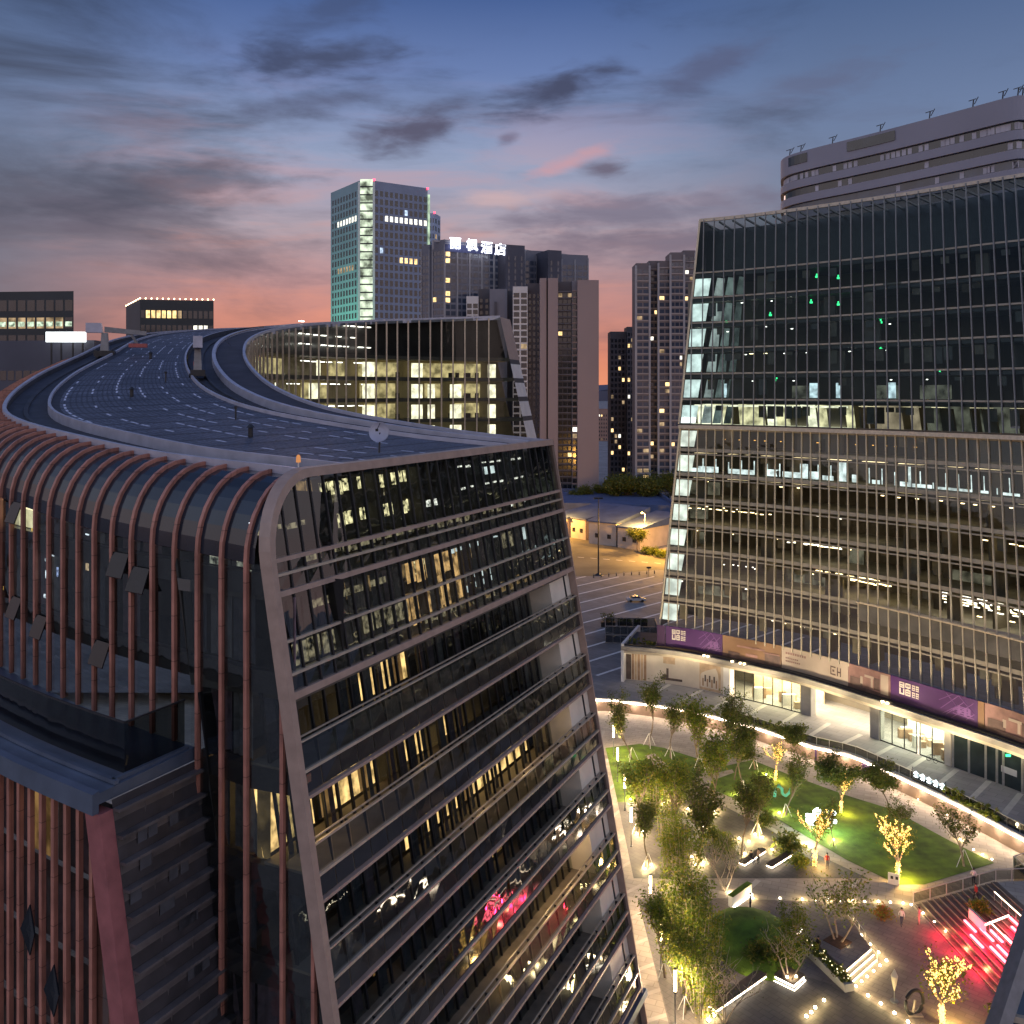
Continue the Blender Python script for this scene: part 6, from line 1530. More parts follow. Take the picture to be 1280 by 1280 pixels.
def shrub_proto(k, name, seed, r_, n, sz, lm, squash=.75):
    rr = random.Random(seed); t = thing(name, None, 'shrub'); pts = []; mb = MB()
    for q in range(60):
        a = rr.uniform(0, 6.28); e = rr.uniform(.05, 1.5); rad_ = r_*rr.uniform(.55, 1)*(.85+.25*math.sin(3*a+e*4)); pts.append(Vector((rad_*math.cos(a)*math.cos(e), rad_*math.sin(a)*math.cos(e), .15+rad_*math.sin(e)*squash*1.2)))
    for q in range(9): mb.tube([Vector((0, 0, 0)), rr.choice(pts)*.9], [.04, .012], 4, cap=False)
    mb.build('stem', M['bark'], t); leaves(rr, pts, n, sz, .2).build('foliage', lm, t); PROTO[k] = [t, False]
shrub_proto('shrub', 'shrub', 30, 1.3, 1100, .13, LEAFD); shrub_proto('shrub2', 'shrub', 31, .9, 700, .12, LEAF)
fs_ = [mat('leaf_orange', (.35, .12, .02), .6, 0, .3, .9), LEAF[1], LEAF[2]]
shrub_proto('oshrub', 'shrub', 32, 1.0, 800, .12, fs_)
def hedge(label, pts, w, h, n, seed, lm=LEAFD, z=0., lights=0, cat='hedge'):
    rr = random.Random(seed); t = thing('hedge', label, cat, pts[len(pts)//2]); q = []
    for a, b_ in zip(pts, pts[1:]):
        L_ = (b_-a).length; s = (b_-a).normalized().cross(Vector((0, 0, 1)))
        for k in range(int(L_*9)): q.append(a.lerp(b_, rr.random())+s*rr.uniform(-w, w)+Vector((0, 0, .1+h*rr.random()*(.7+.5*math.sin(k*1.7)))))
    leaves(rr, q, n, .13, .12).build('foliage', lm, t) if False else None
    mb = MB()
    for k in range(n):
        p = rr.choice(q)+Vector((rr.gauss(0, .12), rr.gauss(0, .12), rr.gauss(0, .1))); a = Vector((rr.gauss(0, 1), rr.gauss(0, 1), rr.gauss(0, .7))).normalized(); b_ = a.cross(Vector((rr.gauss(0, 1), rr.gauss(0, 1), rr.gauss(0, 1)))).normalized(); s = .14*rr.uniform(.6, 1.3)
        mb.poly([p-a*s, p-b_*s*.5, p+a*s, p+b_*s*.5], rr.choice((0, 0, 1, 1, 2)))
    mb.build('foliage', lm, t)
    if lights:
        mb = MB()
        for k in range(lights): p = rr.choice(q); mb.box(p+Vector((0, 0, .12)), (.07, .07, .07))
        mb.build('light_string', M['bulb_white'], t)
    return t
hedge('dark leafy planting along the walkway rim opposite the lit shop', [LP(lu(px), 2.1, .35) for px in (868, 890, 915, 940, 965, 990, 1005)], .4, 1.3, 2600, 41)
hedge('green planting along the walkway rim at the right edge of the photo', [LP(lu(px), 2.1, .3) for px in (1178, 1195, 1212, 1230, 1247)], .45, 1.2, 2200, 42, LEAF)
hedge('dark shrubs growing on the canopy end left of the purple banners', [PP(u_, 8.2, .2) for u_ in (1.0, 3.0, 5.5)], .9, .9, 900, 43)

# ================================================================ garden surfaces
M['grass'] = mat('grass', (.10, .17, .010), .9, 0, .5, .55, .9, fine=9)
M['dark_paving'] = mat('dark_paving', (.125, .108, .094), .7, 0, .3, .3, .15, fine=6, tile=(1.2, .6, .9))
M['taupe_paving'] = mat('taupe_paving', (.22, .18, .155), .7, 0, .28, .25, .15, fine=6, tile=(1.2, .6, .74))
def sheet(name, px, z, m_):
    mb = MB(); mb.poly([gp(a, b_)+Vector((0, 0, z)) for a, b_ in reversed(px)]); return mb.build(name, m_, kind='structure')
sheet('lawn', [(893, 988), (862, 984), (884, 968), (905, 958), (940, 950), (985, 968), (1060, 995), (1115, 1012), (1185, 1050), (1243, 1079), (1155, 1106), (1122, 1106), (1060, 1076), (1010, 1047), (960, 1017)], .03, M['grass'])
sheet('lawn', [(757, 935), (800, 930), (830, 935), (858, 944), (884, 952), (880, 966), (856, 984), (838, 1000), (772, 1003)], .03, M['grass'])
sheet('dark_plaza', [(772, 1003), (838, 1000), (895, 1002), (1000, 1058), (1085, 1098), (792, 1098)], .012, M['dark_paving'])
sheet('dark_plaza', [(797, 1123), (905, 1123), (1139, 1131), (1262, 1262), (1300, 1310), (1290, 1400), (860, 1400), (836, 1280)], .012, M['taupe_paving'])
sheet('asphalt', [(797, 1124), (890, 1124), (902, 1230), (1003, 1220), (1066, 1238), (1150, 1290), (1180, 1400), (864, 1400), (838, 1280)], .02, M['dark_paving'])
sheet('path', [(806, 945), (818, 942), (872, 992), (858, 998)], .045, M['garden_paving'])
sheet('path', [(868, 985), (880, 970), (915, 962), (918, 966), (890, 976), (885, 990)], .045, M['garden_paving'])
for k in range(14):    # pale joints across the left pavement
    py = 895+k*32; a, b_ = gp(742+(py-880)*.145, py), gp(757+(py-935)*.245, py-13); mb = MB(); t = (b_-a).normalized().cross(Vector((0, 0, 1)))*.22
    mb.poly([a-t+Vector((0, 0, .006)), b_-t+Vector((0, 0, .006)), b_+t+Vector((0, 0, .006)), a+t+Vector((0, 0, .006))]); mb.build('pavement_band', mat('band_beige', (.56, .49, .41), .8, 0, .1, 1), None, 'structure')
for px0, py0, px1, py1 in ((928, 1118, 948, 1100), (958, 1032, 975, 1042), (1060, 1112, 1075, 1100)):
    a, b_ = gp(px0, py0, .0), gp(px1, py1, .0); t = (b_-a).normalized().cross(Vector((0, 0, 1)))*.3; mb = MB(); zz_ = Vector((0, 0, .008)); mb.poly([a-t+zz_, b_-t+zz_, b_+t+zz_, a+t+zz_]); mb.build('pavement_band', mat('band_beige', (.58, .52, .44), .8, 0, .1, 1), None, 'structure')
mo = MB(); c = gp(943, 1178); RX, RY = 4.3, 6.0; ng = 20
rows = [[c+Vector((RX*math.sin(t*math.pi/2)*math.cos(a), RY*math.sin(t*math.pi/2)*math.sin(a), .02+1.5*math.cos(t*math.pi/2)**1.3+.08*math.sin(3*a)*t)) for a in [2*math.pi*k/ng for k in range(ng)]] for t in [i/8 for i in range(1, 9)]]
tp = c+Vector((0, 0, 1.52))
for k in range(ng): mo.poly([tp, rows[0][k], rows[0][(k+1) % ng]])
for a, b_ in zip(rows, rows[1:]):
    for k in range(ng): mo.poly([a[k], b_[k], b_[(k+1) % ng], a[(k+1) % ng]])
mo.build('grass_mound', M['grass'], kind='structure', smooth=True)

# ================================================================ garden lamps
pl = thing('tube_lamp', None, 'lamp post', (0, 0, 0), 'tube lamps along the left pavement')
mb = MB(); mb.tube([(0, 0, 0), (0, 0, 2.7)], .055, 8); mb.tube([(0, 0, 0), (0, 0, .12)], .14, 8); mb.build('pole', M['grey_metal'], pl)
mb = MB(); mb.tube([(0, 0, 2.75), (0, 0, 4.55)], .13, 10); mb.build('lamp_tube', emi('tube_glow', (1, .72, .42), 11), pl)
mb = MB(); mb.tube([(0, 0, 2.65), (0, 0, 2.78)], .15, 10); mb.build('collar', M['dark_metal'], pl)
mb = MB(); mb.tube([(0, 0, 4.55), (0, 0, 4.62)], .15, 10); mb.build('cap', M['dark_metal'], pl)
for k, (px, py) in enumerate(((767, 946), (772, 977), (781, 1013), (789, 1058), (813, 1152), (826, 1214), (844, 1281))):
    o = pl if k == 0 else copy_tree(pl); o.location = gp(px, py)
    o['label'] = 'slim post with a glowing tube, %s from the back along the left pavement' % ORD[k]
    lo = point('tube_light', (0, 0, 3.6), 1900, (1, .74, .47), .3); lo.location = gp(px, py)+Vector((.3, 0, 3.6))
gl = tag(MB(), None) if False else None
mb = MB(); mb.ball((0, 0, .1), .13, 8, 5, 0); mb.tube([(0, 0, 0), (0, 0, .06)], .16, 8, 1); mb.box((0, 0, .03), (.1, .1, .05), 0, 1)
G0 = mb.build('ground_light', [emi('ground_glow', (1, .84, .56), 16, False), M['dark_metal']])
first = [True]
def glight(px, py, label, group, z=0., s=1., watt=0):
    o = G0 if first[0] else G0.copy()
    if not first[0]: COL.objects.link(o)
    first[0] = False; o.location = gp(px, py, z); o.scale = (s, s, s); tag(o, label, 'ground light', group)
    if watt: point('ground_glow', o.location+Vector((0, 0, .45)), watt*4.5, (1, .76, .34), .2)
def row(pts, what, group, z=0., s=1., watt=0, every=1):
    for k, (px, py) in enumerate(pts):
        w = 'only' if len(pts) == 1 else (ORD[k]+' from the left') if k < len(ORD) else 'last'
        glight(px, py, 'light, %s %s' % (w, what), group, z, s, watt if k % every == 0 else 0)
row([(796, 1043), (803, 1040), (806, 1087), (814, 1082)], 'beside the two staked trees near the tube lamps', 'uplights around trees', watt=45)
row([(865, 1072), (870, 1082), (878, 1078)], 'around the staked tree on the dark plaza', 'uplights around trees', watt=60)
row([(860, 1012), (889, 1010), (893, 1015), (922, 993)], 'between the trees at the top of the diagonal path', 'uplights around trees', watt=70)
row([(924, 1049), (931, 1068), (936, 1053), (944, 1044), (953, 1048), (965, 1063)], 'among the trees above the two LED benches', 'uplights around trees', watt=45)
row([(958, 969), (974, 1017), (1010, 1056), (1042, 1051)], 'on the lawn beside the glowing sculpture', 'uplights on the lawn', watt=70)
row([(941, 1124), (975, 1124), (1003, 1125), (1019, 1126), (1035, 1126), (1050, 1127), (1066, 1127), (1081, 1128), (1098, 1128), (1113, 1129), (1129, 1130), (1139, 1132)], 'in the row along the pale cross path', 'row of lights along the cross path', s=.9, watt=14, every=2)
row([(1148, 1000), (1159, 1005), (1170, 1010), (1184, 1019), (1200, 1050), (1217, 1063), (1228, 1069), (1240, 1075)], 'in the row along the far edge of the lawn', 'row of lights along the lawn', s=.8, watt=18, every=2)
row([(1154, 1143), (1168, 1154), (1182, 1166), (1195, 1177), (1208, 1189), (1220, 1202), (1233, 1215), (1244, 1227), (1254, 1240), (1257, 1258)], 'in the row at the foot of the red steps', 'row of lights at the foot of the steps', s=1.0, watt=8, every=2)
row([(1008, 1272), (1014, 1267), (1019, 1261), (1030, 1252)], 'in the short row below the square planter', 'short row of lights on the asphalt', s=1.1, watt=10)
row([(1085, 1246), (1101, 1256), (1118, 1268), (1135, 1279)], 'in the row along the asphalt edge by the lit tree', 'row of lights along the asphalt', s=1.1, watt=10)
row([(886, 1277), (892, 1271)], 'at the near end of the long LED bench', 'lights by the long bench', s=1.3, watt=25)
row([(743, 881), (751, 881), (759, 882), (768, 883)], 'in the row below the LED rim at the far left', 'row of lights at the wall foot', s=.7, watt=6)
row([(788, 1000), (830, 1005), (842, 985), (880, 1035)], 'added half hidden under the dense trees on the left', 'uplights around trees', watt=90)  # extra lamps added among the trees to light the crowns from below

# ================================================================ trees and planting
gt = 'staked trees in the sunken garden'
for k, (kd, px, py, s, lb) in enumerate([
    ('slim1', 790, 950, 1.0, 'slim leafy tree farthest back on the left, just below the LED rim'), ('slim2', 812, 933, 1.1, 'slender sparse tree with white stakes on the back lawn corner'),
    ('slim2', 838, 947, .95, 'thin dark tree by the round pool of light on the back path'), ('slim3', 874, 964, 1.2, 'bright green tree with white stakes on the left end of the lawn'),
    ('slim1', 898, 950, 1.05, 'dark staked tree on the back edge of the lawn, left of the lit trunk'), ('slim2', 929, 994, 1.1, 'staked tree on the lawn edge above the diagonal path'),
    ('slim1', 944, 962, .9, 'dark airy tree behind the tree with the lit trunk'), ('slim3', 889, 1012, 1.15, 'staked tree at the upper end of the diagonal path'),
    ('slim1', 982, 1020, .85, 'small staked tree beside the teal sculpture'), ('slim3', 799, 1041, 1.1, 'staked tree nearest the tube lamps on the dark plaza'),
    ('slim2', 810, 1085, .9, 'staked tree at the lower left corner of the dark plaza'), ('slim3', 848, 1048, 1.15, 'staked tree standing before the curved bench'),
    ('slim1', 873, 1079, 1.2, 'tall staked tree in the middle of the dark plaza'), ('slim2', 927, 1069, 1.0, 'thin staked tree left of the two LED benches'), ('slim2', 947, 1045, .9, 'thin staked tree above the two LED benches'),
    ('slim3', 831, 1222, .9, 'staked tree beside the last but one tube lamp'), ('slim3', 856, 1268, .85, 'staked tree beside the nearest tube lamp'), ('slim1', 1042, 1058, .55, 'little staked tree on the lawn right of the white sculpture')]):
    place(kd, gp(px, py), s, R.uniform(0, 6.28), lb, gt)
for kd, px, py, s, lb in [('round1', 1112, 1022, .95, 'dark round crowned tree between the lit tree and the path'), ('round1', 1000, 960, .85, 'broad dark tree in front of the purple wall panel'), ('round1', 918, 975, .8, 'broad leafy tree at the middle of the back lawn edge'), ('vase', 1205, 1083, 1.05, 'vase shaped pale stemmed tree with white stakes on the right lawn corner'), ('vase', 1120, 1046, .8, 'small vase shaped tree behind the brightly lit tree')]:
    place(kd, gp(px, py), s, R.uniform(0, 6.28), lb)
for kd, px, py, s, lb, w in [('lit', 969, 976, .8, 'tree with its trunk wrapped in warm fairy lights at the back of the lawn', 130), ('round1', 1050, 1015, 1.05, 'full crowned tree with fairy lights on its limbs at the right of the lawn', 0), ('lit', 1051, 1016, .85, 'fairy light branches inside the full crowned tree', 160),
                         ('lit', 1018, 1082, 1.0, 'tree wrapped in fairy lights by the white glowing sculpture', 160), ('lit2', 1122, 1100, 1.1, 'brightest fairy light tree at the near corner of the lawn', 300), ('lit2', 1178, 1280, 1.05, 'orange glowing fairy light tree on the taupe plaza near the red steps', 300)]:
    p = gp(px, py); place(kd, p, s, R.uniform(0, 6.28), lb)
    if w: point('tree_glow', p+Vector((.5, -.4, 1.1)), w*2.2, (1, .62, .18), .3)
for kd, px, py, s, lb in [('bare', 906, 1113, 1.0, 'leafless multi stemmed tree lit from below at the cross path'), ('bare', 905, 1278, .95, 'bare multi stemmed tree in front of the long LED bench'), ('multi', 985, 1228, .9, 'tree growing from the square planter with the LED base'), ('multi', 1047, 1182, 1.15, 'multi stemmed tree in the square brown pit on the raised platform')]:
    place(kd, gp(px, py), s, R.uniform(0, 6.28), lb)
for k, (px, py, s, kd, lb) in enumerate([(822, 1012, 1.0, 'bam1', 'behind the third tube lamp'), (842, 1002, 1.0, 'bam2', 'farthest from the tube lamps'), (836, 1050, .9, 'bam2', 'on the dark plaza by the curved bench'), (858, 1098, 1.15, 'bam1', 'against the pale cross path'), (842, 1088, 1.0, 'bam2', 'left one at the cross path'),
                                     (852, 1165, 1.1, 'bam1', 'behind the fifth tube lamp'), (872, 1160, 1.0, 'bam2', 'nearest the white lit low wall'), (862, 1200, 1.1, 'bam1', 'beside the grass mound'), (884, 1205, 1.0, 'bam2', 'at the near foot of the grass mound'), (868, 1240, 1.1, 'bam1', 'behind the far end of the long LED bench'), (878, 1268, 1.0, 'bam2', 'nearest the bottom of the photo'), (992, 1180, .8, 'bam2', 'on the right slope of the grass mound')]):
    place(kd, gp(px, py), s, R.uniform(0, 6.28), 'dense green bamboo clump, the one '+lb, 'bamboo clumps')
for px, py, s, kd, lb in [(905, 1062, 1.2, 'shrub', 'low dark shrub left of the LED benches'), (892, 1050, 1.1, 'shrub', 'dark shrub behind the plaza tree'), (957, 1032, 1.2, 'shrub', 'dark round shrub beside the diagonal path'), (985, 1066, 1.6, 'shrub', 'wide flat shrub by the right LED bench'), (1000, 1083, 1.3, 'shrub2', 'pale spotted shrub below the fairy light tree'), (970, 1205, 1.5, 'shrub', 'dark shrub behind the square planter'), (948, 1206, 1.4, 'shrub', 'dark shrub at the foot of the mound'), (1103, 1147, 1.1, 'oshrub', 'round shrub with orange flowers on the taupe plaza'), (1262, 1284, 1.3, 'shrub', 'dark shrub at the bottom right corner'), (825, 1145, .7, 'oshrub', 'small golden lit shrub between two tube lamps')]:
    place(kd, gp(px, py), s, R.uniform(0, 6.28), lb)
point('tree_glow', gp(825, 1145)+Vector((.2, -.2, 1.4)), 160, (1, .7, .3), .2); point('uplight', gp(906, 1113)+Vector((.5, -.5, .3)), 90, (1, .8, .5), .2)
point('uplight', gp(1047, 1182)+Vector((.6, -.8, .5)), 110, (1, .72, .35), .2); point('uplight', gp(985, 1228)+Vector((.3, -.3, .8)), 60, (1, .75, .45), .2)
# ================================================================ garden furniture
M['wood'] = mat('dark_timber', (.10, .07, .05), .6, 0, .25, 2)
def led_bench(label, a, b_, w=.8, h=.5, group='benches with LED base', cat='bench'):
    t = thing('led_bench', label, cat, (a+b_)/2, group); d = (b_-a).normalized(); s = d.cross(Vector((0, 0, 1)))
    mb = MB(); mb.beam(a+Vector((0, 0, h-.06)), b_+Vector((0, 0, h-.06)), w, .12); mb.build('seat', M['wood'], t)
    mb = MB(); mb.beam(a+d*.15+Vector((0, 0, .2)), b_-d*.15+Vector((0, 0, .2)), w*.8, .4); mb.build('base', M['concrete'], t)
    mb = MB(); e = w*.4+.03
    for sg in (1, -1): mb.beam(a+d*.1+s*e*sg+Vector((0, 0, .3)), b_-d*.1+s*e*sg+Vector((0, 0, .3)), .05, .1)
    mb.beam(a+d*.1-s*e+Vector((0, 0, .3)), a+d*.1+s*e+Vector((0, 0, .3)), .05, .1); mb.build('led_strip', emi('bench_led', (1, .84, .6), 14), t)
    return t
led_bench('left one of the two dark LED lit benches, people beside it', gp(927, 1084), gp(954, 1066)); led_bench('right one of the two dark LED lit benches, empty', gp(961, 1087), gp(988, 1070))
led_bench('long dark bench with bright LED base below the grass mound', gp(890, 1266), gp(953, 1222), 1.0, .55)
sp = thing('square_planter', 'square dark planter with a double LED base and one tree', 'planter', gp(987, 1226)); c = gp(987, 1226)
mb = MB(); mb.box(c+Vector((0, 0, .52)), (1.95, 1.95, .12), rad(45)); mb.box(c+Vector((0, 0, .46)), (1.8, 1.8, .04), rad(45)); mb.build('top', M['wood'], sp)
mb = MB(); mb.box(c+Vector((0, 0, .22)), (1.7, 1.7, .42), rad(45)); mb.build('base', M['concrete'], sp)
mb = MB()
for k in range(4):
    a = rad(45+90*k); u = Vector((math.cos(a), math.sin(a), 0)); v = Vector((-u.y, u.x, 0)); mb.beam(c+u*.9-v*.88+Vector((0, 0, .3)), c+u*.9+v*.88+Vector((0, 0, .3)), .05, .09); mb.beam(c+u*1.0-v*1.0+Vector((0, 0, .02)), c+u*1.0+v*1.0+Vector((0, 0, .02)), .06, .05)
mb.build('led_strip', emi('planter_led', (1, .88, .68), 13), sp)
mb = Many(); mb.box(c+Vector((-.35, -.5, .62)), (.2, .2, .2)); mb.box(c+Vector((.45, -.4, .62)), (.2, .2, .2)); mb.build('spot_lamp', M['lamp_warm'], sp)
for a, b_, lb in ((gp(913, 1134), gp(937, 1117), 'white lit low wall with a grass top beside the bare tree'), (gp(986, 1172), gp(999, 1161), 'short lit low wall behind the square planter')):
    t = thing('low_wall', lb, 'low wall', (a+b_)/2); d = (b_-a).normalized(); s = d.cross(Vector((0, 0, 1)))
    mb = MB(); mb.beam(a+Vector((0, 0, .55)), b_+Vector((0, 0, .55)), .5, 1.1); mb.build('wall', M['white_wall'], t)
    mb = MB(); mb.beam(a+Vector((0, 0, 1.14)), b_+Vector((0, 0, 1.14)), .6, .08); mb.build('grass_top', M['grass'], t)
    mb = MB(); mb.beam(a+s*.32+Vector((0, 0, .06)), b_+s*.32+Vector((0, 0, .06)), .08, .08); mb.build('led_strip', emi('wall_led', (1, .85, .66), 18), t)
cbn = thing('curved_bench', 'pale curved bench sweeping round the dark plaza trees', 'bench', gp(845, 1035)); mb = MB(); c = gp(833, 1042)
P_ = [c+Vector((3.6*math.cos(t), 3.2*math.sin(t), .42)) for t in [-.9+2.4*k/14 for k in range(15)]]
for a, b_ in zip(P_, P_[1:]): mb.beam(a, b_, .7, .16)
mb.build('seat', M['pale_metal'], cbn); mb = MB()
for a in P_[1::3]: mb.beam(a-Vector((0, 0, .42)), a-Vector((0, 0, .05)), .3, .3, up=(1, 0, 0))
mb.build('leg', M['concrete'], cbn)
# raised platform with lit steps and planter hedge
pf = thing('raised_platform', 'low paved platform with three glowing steps and a tree pit', 'platform', gp(1048, 1185))
A, B_, C_, D_ = [gp(*q) for q in ((1060, 1152), (1089, 1193), (1058, 1220), (1009, 1176))]
Z = lambda p, z: Vector((p.x, p.y, z))
mb = MB(); mb.hexa([Z(q, .0) for q in (A, D_, C_, B_)], [Z(q, .54) for q in (A, D_, C_, B_)]); mb.build('slab', M['taupe_paving'], pf)
out = (B_-A).normalized()
for k in range(1, 3):
    z1 = .54-.18*k; o = out*.55; b0, c0 = B_+o*(k-1), C_+o*(k-1)
    mb = MB(); mb.hexa([Z(q, 0) for q in (b0, c0, c0+o, b0+o)], [Z(q, z1) for q in (b0, c0, c0+o, b0+o)]); mb.build('step', M['taupe_paving'], pf)
for k in range(3):
    o = out*(.55*k+.05); mb = MB(); mb.beam(Z(B_+o, .54-.18*k-.05), Z(C_+o, .54-.18*k-.05), .06, .07); mb.build('step_light', emi('step_led', (1, .82, .45), 12), pf)
mb = MB(); q = gp(1047, 1184); mb.box(Z(q, .56), (1.9, 1.9, .06), rad(38)); mb.build('tree_pit', mat('pit_soil', (.12, .06, .03), .9, 0, .3, 3), pf)
mb = MB(); a, b_ = Z(A+out*.0, .0), Z(B_+out*1.3, 0)
for k in range(6): p = a.lerp(b_, k/5); mb.beam(p, p+Vector((0, 0, 1.3)), .05, .05, up=(0, 1, 0))
for z in (.7, 1.3): mb.beam(a+Vector((0, 0, z)), b_+Vector((0, 0, z)), .05, .05)
mb.build('handrail', M['pale_metal'], pf)
row([(1060, 1152), (1077, 1170), (1088, 1182), (1098, 1192), (1108, 1202)], 'on the handrail side of the raised platform', 'lights of the raised platform', watt=12)
row([(1070, 1234), (1077, 1228), (1084, 1222), (1092, 1215), (1100, 1208)], 'along the lowest glowing step of the platform', 'lights of the lowest platform step', s=.9, watt=8)
bx = thing('planter_box', 'long low concrete planter box at the near side of the raised platform', 'planter', gp(1035, 1215)); a, b_ = gp(1008, 1188), gp(1062, 1240)
mb = MB(); mb.beam(Z(a, .35), Z(b_, .35), .95, .7); mb.build('box', M['concrete'], bx)
hedge('clipped dark hedge with tiny lights in the long planter box', [Z(a.lerp(b_, k/4), .7) for k in range(5)], .4, .5, 1500, 51, LEAFD, lights=50)
# red lit amphitheatre steps
st = thing('seating_steps', 'wide dark timber seating steps lit red, climbing from the plaza to the walkway', 'steps', gp(1200, 1190))
P0, P1 = gp(1143, 1132), gp(1262, 1262); ext_ = P1+(P1-P0).normalized()*6; rd = (P1-P0).normalized(); up_ = Vector((-rd.y, rd.x, 0)); up_ = up_ if up_.x > 0 else -up_
NS = 14; sd, sh = .62, .15
for k in range(NS):
    a, b_ = P0+up_*sd*k, ext_+up_*sd*k; z = sh*(k+1); mb = MB()
    mb.hexa([Z(a, 0), Z(a+up_*(sd+.02), 0), Z(b_+up_*(sd+.02), 0), Z(b_, 0)], [Z(a, z), Z(a+up_*(sd+.02), z), Z(b_+up_*(sd+.02), z), Z(b_, z)]); mb.build('step', mat('step_timber', (.15, .11, .085), .6, 0, .25, 1.5), st)
    mb = MB(); mb.beam(Z(a+up_*.05, z+.02), Z(b_+up_*.05, z+.02), .07, .03); mb.build('nosing', M['bar'], st)
zl = sh*NS; a, b_ = P0+up_*sd*NS, ext_+up_*sd*NS
mb = MB(); mb.hexa([Z(a, 0), Z(a+up_*3.4, 0), Z(b_+up_*3.4, 0), Z(b_, 0)], [Z(a, zl-.003), Z(a+up_*3.4, zl-.003), Z(b_+up_*3.4, zl-.003), Z(b_, zl-.003)]); mb.build('landing', M['garden_paving'], st)
for k in range(9):
    a2, b2 = a+up_*(3.4+sd*k)-rd*2.5, b_+up_*(3.4+sd*k); z = zl+sh*(k+1); mb = MB()
    mb.hexa([Z(a2, 0), Z(a2+up_*(sd+.02), 0), Z(b2+up_*(sd+.02), 0), Z(b2, 0)], [Z(a2, z), Z(a2+up_*(sd+.02), z), Z(b2+up_*(sd+.02), z), Z(b2, z)]); mb.build('step', mat('step_timber', (.15, .11, .085), .6, 0, .25, 1.5), st)
tube_m = emi('red_tube', (1, .13, .18), 7)
def step_pt(px, py):
    z = 1.0
    for _ in range(20):
        p = gp(px, py, z); k = max(0, min(NS, math.floor((p-P0).dot(up_)/sd))); z = .5*z+.5*(sh*(k+1)+.05)
    return gp(px, py, z)
for k, (x0, y0, x1, y1) in enumerate([(1201, 1153, 1216, 1166), (1211.5, 1169, 1229, 1185), (1224, 1161, 1240, 1177), (1238, 1163, 1255, 1178), (1230, 1186, 1243, 1199), (1240, 1189, 1262, 1212), (1244, 1182, 1264, 1203), (1261, 1147, 1281, 1163), (1261, 1159, 1272, 1169), (1250, 1172, 1268, 1190)]):
    a, b_ = step_pt(x0, y0), step_pt(x1, y1); kk = round((a-P0).dot(up_)/sd); L_ = (b_-a).length
    a = P0+up_*(sd*kk+.3)+rd*((a-P0).dot(rd)); b_ = a+rd*L_; z = sh*(kk+1)+.09
    mb = MB(); mb.beam(Z(a, z), Z(b_, z), .2, .14); o = mb.build('step_lamp', tube_m); tag(o, 'glowing red light bar on the seating steps, %s from the top left' % ORD[k], 'light bar', 'red light bars on the steps')
for px, py in ((1212, 1166), (1232, 1182), (1252, 1190), (1266, 1166)):
    p = step_pt(px, py); point('red_glow', p+Vector((-.2, 0, .7)), 300, (1, .01, .06), .2)
for px, py in ((1172, 1170), (1195, 1192), (1222, 1218)): point('red_glow', gp(px, py)+Vector((0, 0, .8)), 190, (1, .01, .05), .3)
for px0, py0, px1, py1, lb in ((1243, 1126, 1280, 1158, 'upper warm LED handrail line beside the landing'), (1237, 1164, 1279, 1203, 'lower warm LED handrail line between the red bars')):
    a, b_ = step_pt(px0, py0), step_pt(px1, py1); b_ = a+rd*(b_-a).length; t = thing('led_handrail', lb, 'handrail', a)
    mb = MB(); mb.beam(a+Vector((0, 0, .9)), b_+Vector((0, 0, .9)), .08, .07); mb.build('led_strip', emi('rail_led', (1, .74, .5), 5, False), t); mb = MB()
    for k in range(5): p = a.lerp(b_, k/4); mb.beam(p, p+Vector((0, 0, .88)), .04, .04, up=(0, 1, 0))
    mb.build('post', M['pale_metal'], t)
a = step_pt(1212, 1147); b_ = step_pt(1228, 1163); t = thing('planter_wall', 'pink lit planter wall with a light bar on the seating steps', 'planter', a)
mb = MB(); mb.beam(a+Vector((0, 0, .35)), a+rd*2.6+Vector((0, 0, .35)), .22, 1.2); mb.build('wall', M['white_wall'], t); mb = MB(); mb.beam(a+rd*2.6+Vector((0, 0, .75)), a+rd*1.9+up_*2.8+Vector((0, 0, 1.15)), .12, .12); mb.build('light_bar', emi('rail_warm', (1, .55, .45), 5, False), t)
place('shrub2', step_pt(1226, 1142)+Vector((0, 0, .1)), 1.2, 1, 'dark shrub in the planter of the red seating steps')
# glass stair railing
sr = thing('stair_railing', 'white framed glass railing up the far side of the seating steps', 'railing', gp(1180, 1105))
run = [P0-rd*.2, P0-rd*.2+up_*sd*NS, P0-rd*.2+up_*(sd*NS+3.4), P0-rd*2.7+up_*(sd*NS+3.5), P0-rd*2.7+up_*(sd*(NS+9)+3.4)]; zs_ = [0.1, zl, zl, zl, zl+sh*9]
for (p, z0), (q, z1) in zip(zip(run, zs_), zip(run[1:], zs_[1:])):
    n = max(1, round((q-p).length/1.9)); 
    for k in range(n):
        a, b_ = p.lerp(q, k/n), p.lerp(q, (k+1)/n); za, zb = z0+(z1-z0)*k/n, z0+(z1-z0)*(k+1)/n
        mb = MB(); mb.beam(Z(a, za-.1), Z(a, za+1.15), .09, .09, up=(0, 1, 0)); mb.build('post', M['pale_metal'], sr)
        mb = MB(); mb.poly([Z(a, za+.1), Z(b_, zb+.1), Z(b_, zb+1.05), Z(a, za+1.05)]); mb.build('glass_panel', M['rail_glass'], sr)
        mb = MB(); mb.beam(Z(a, za+1.15), Z(b_, zb+1.15), .1, .07); mb.build('handrail', M['pale_metal'], sr)
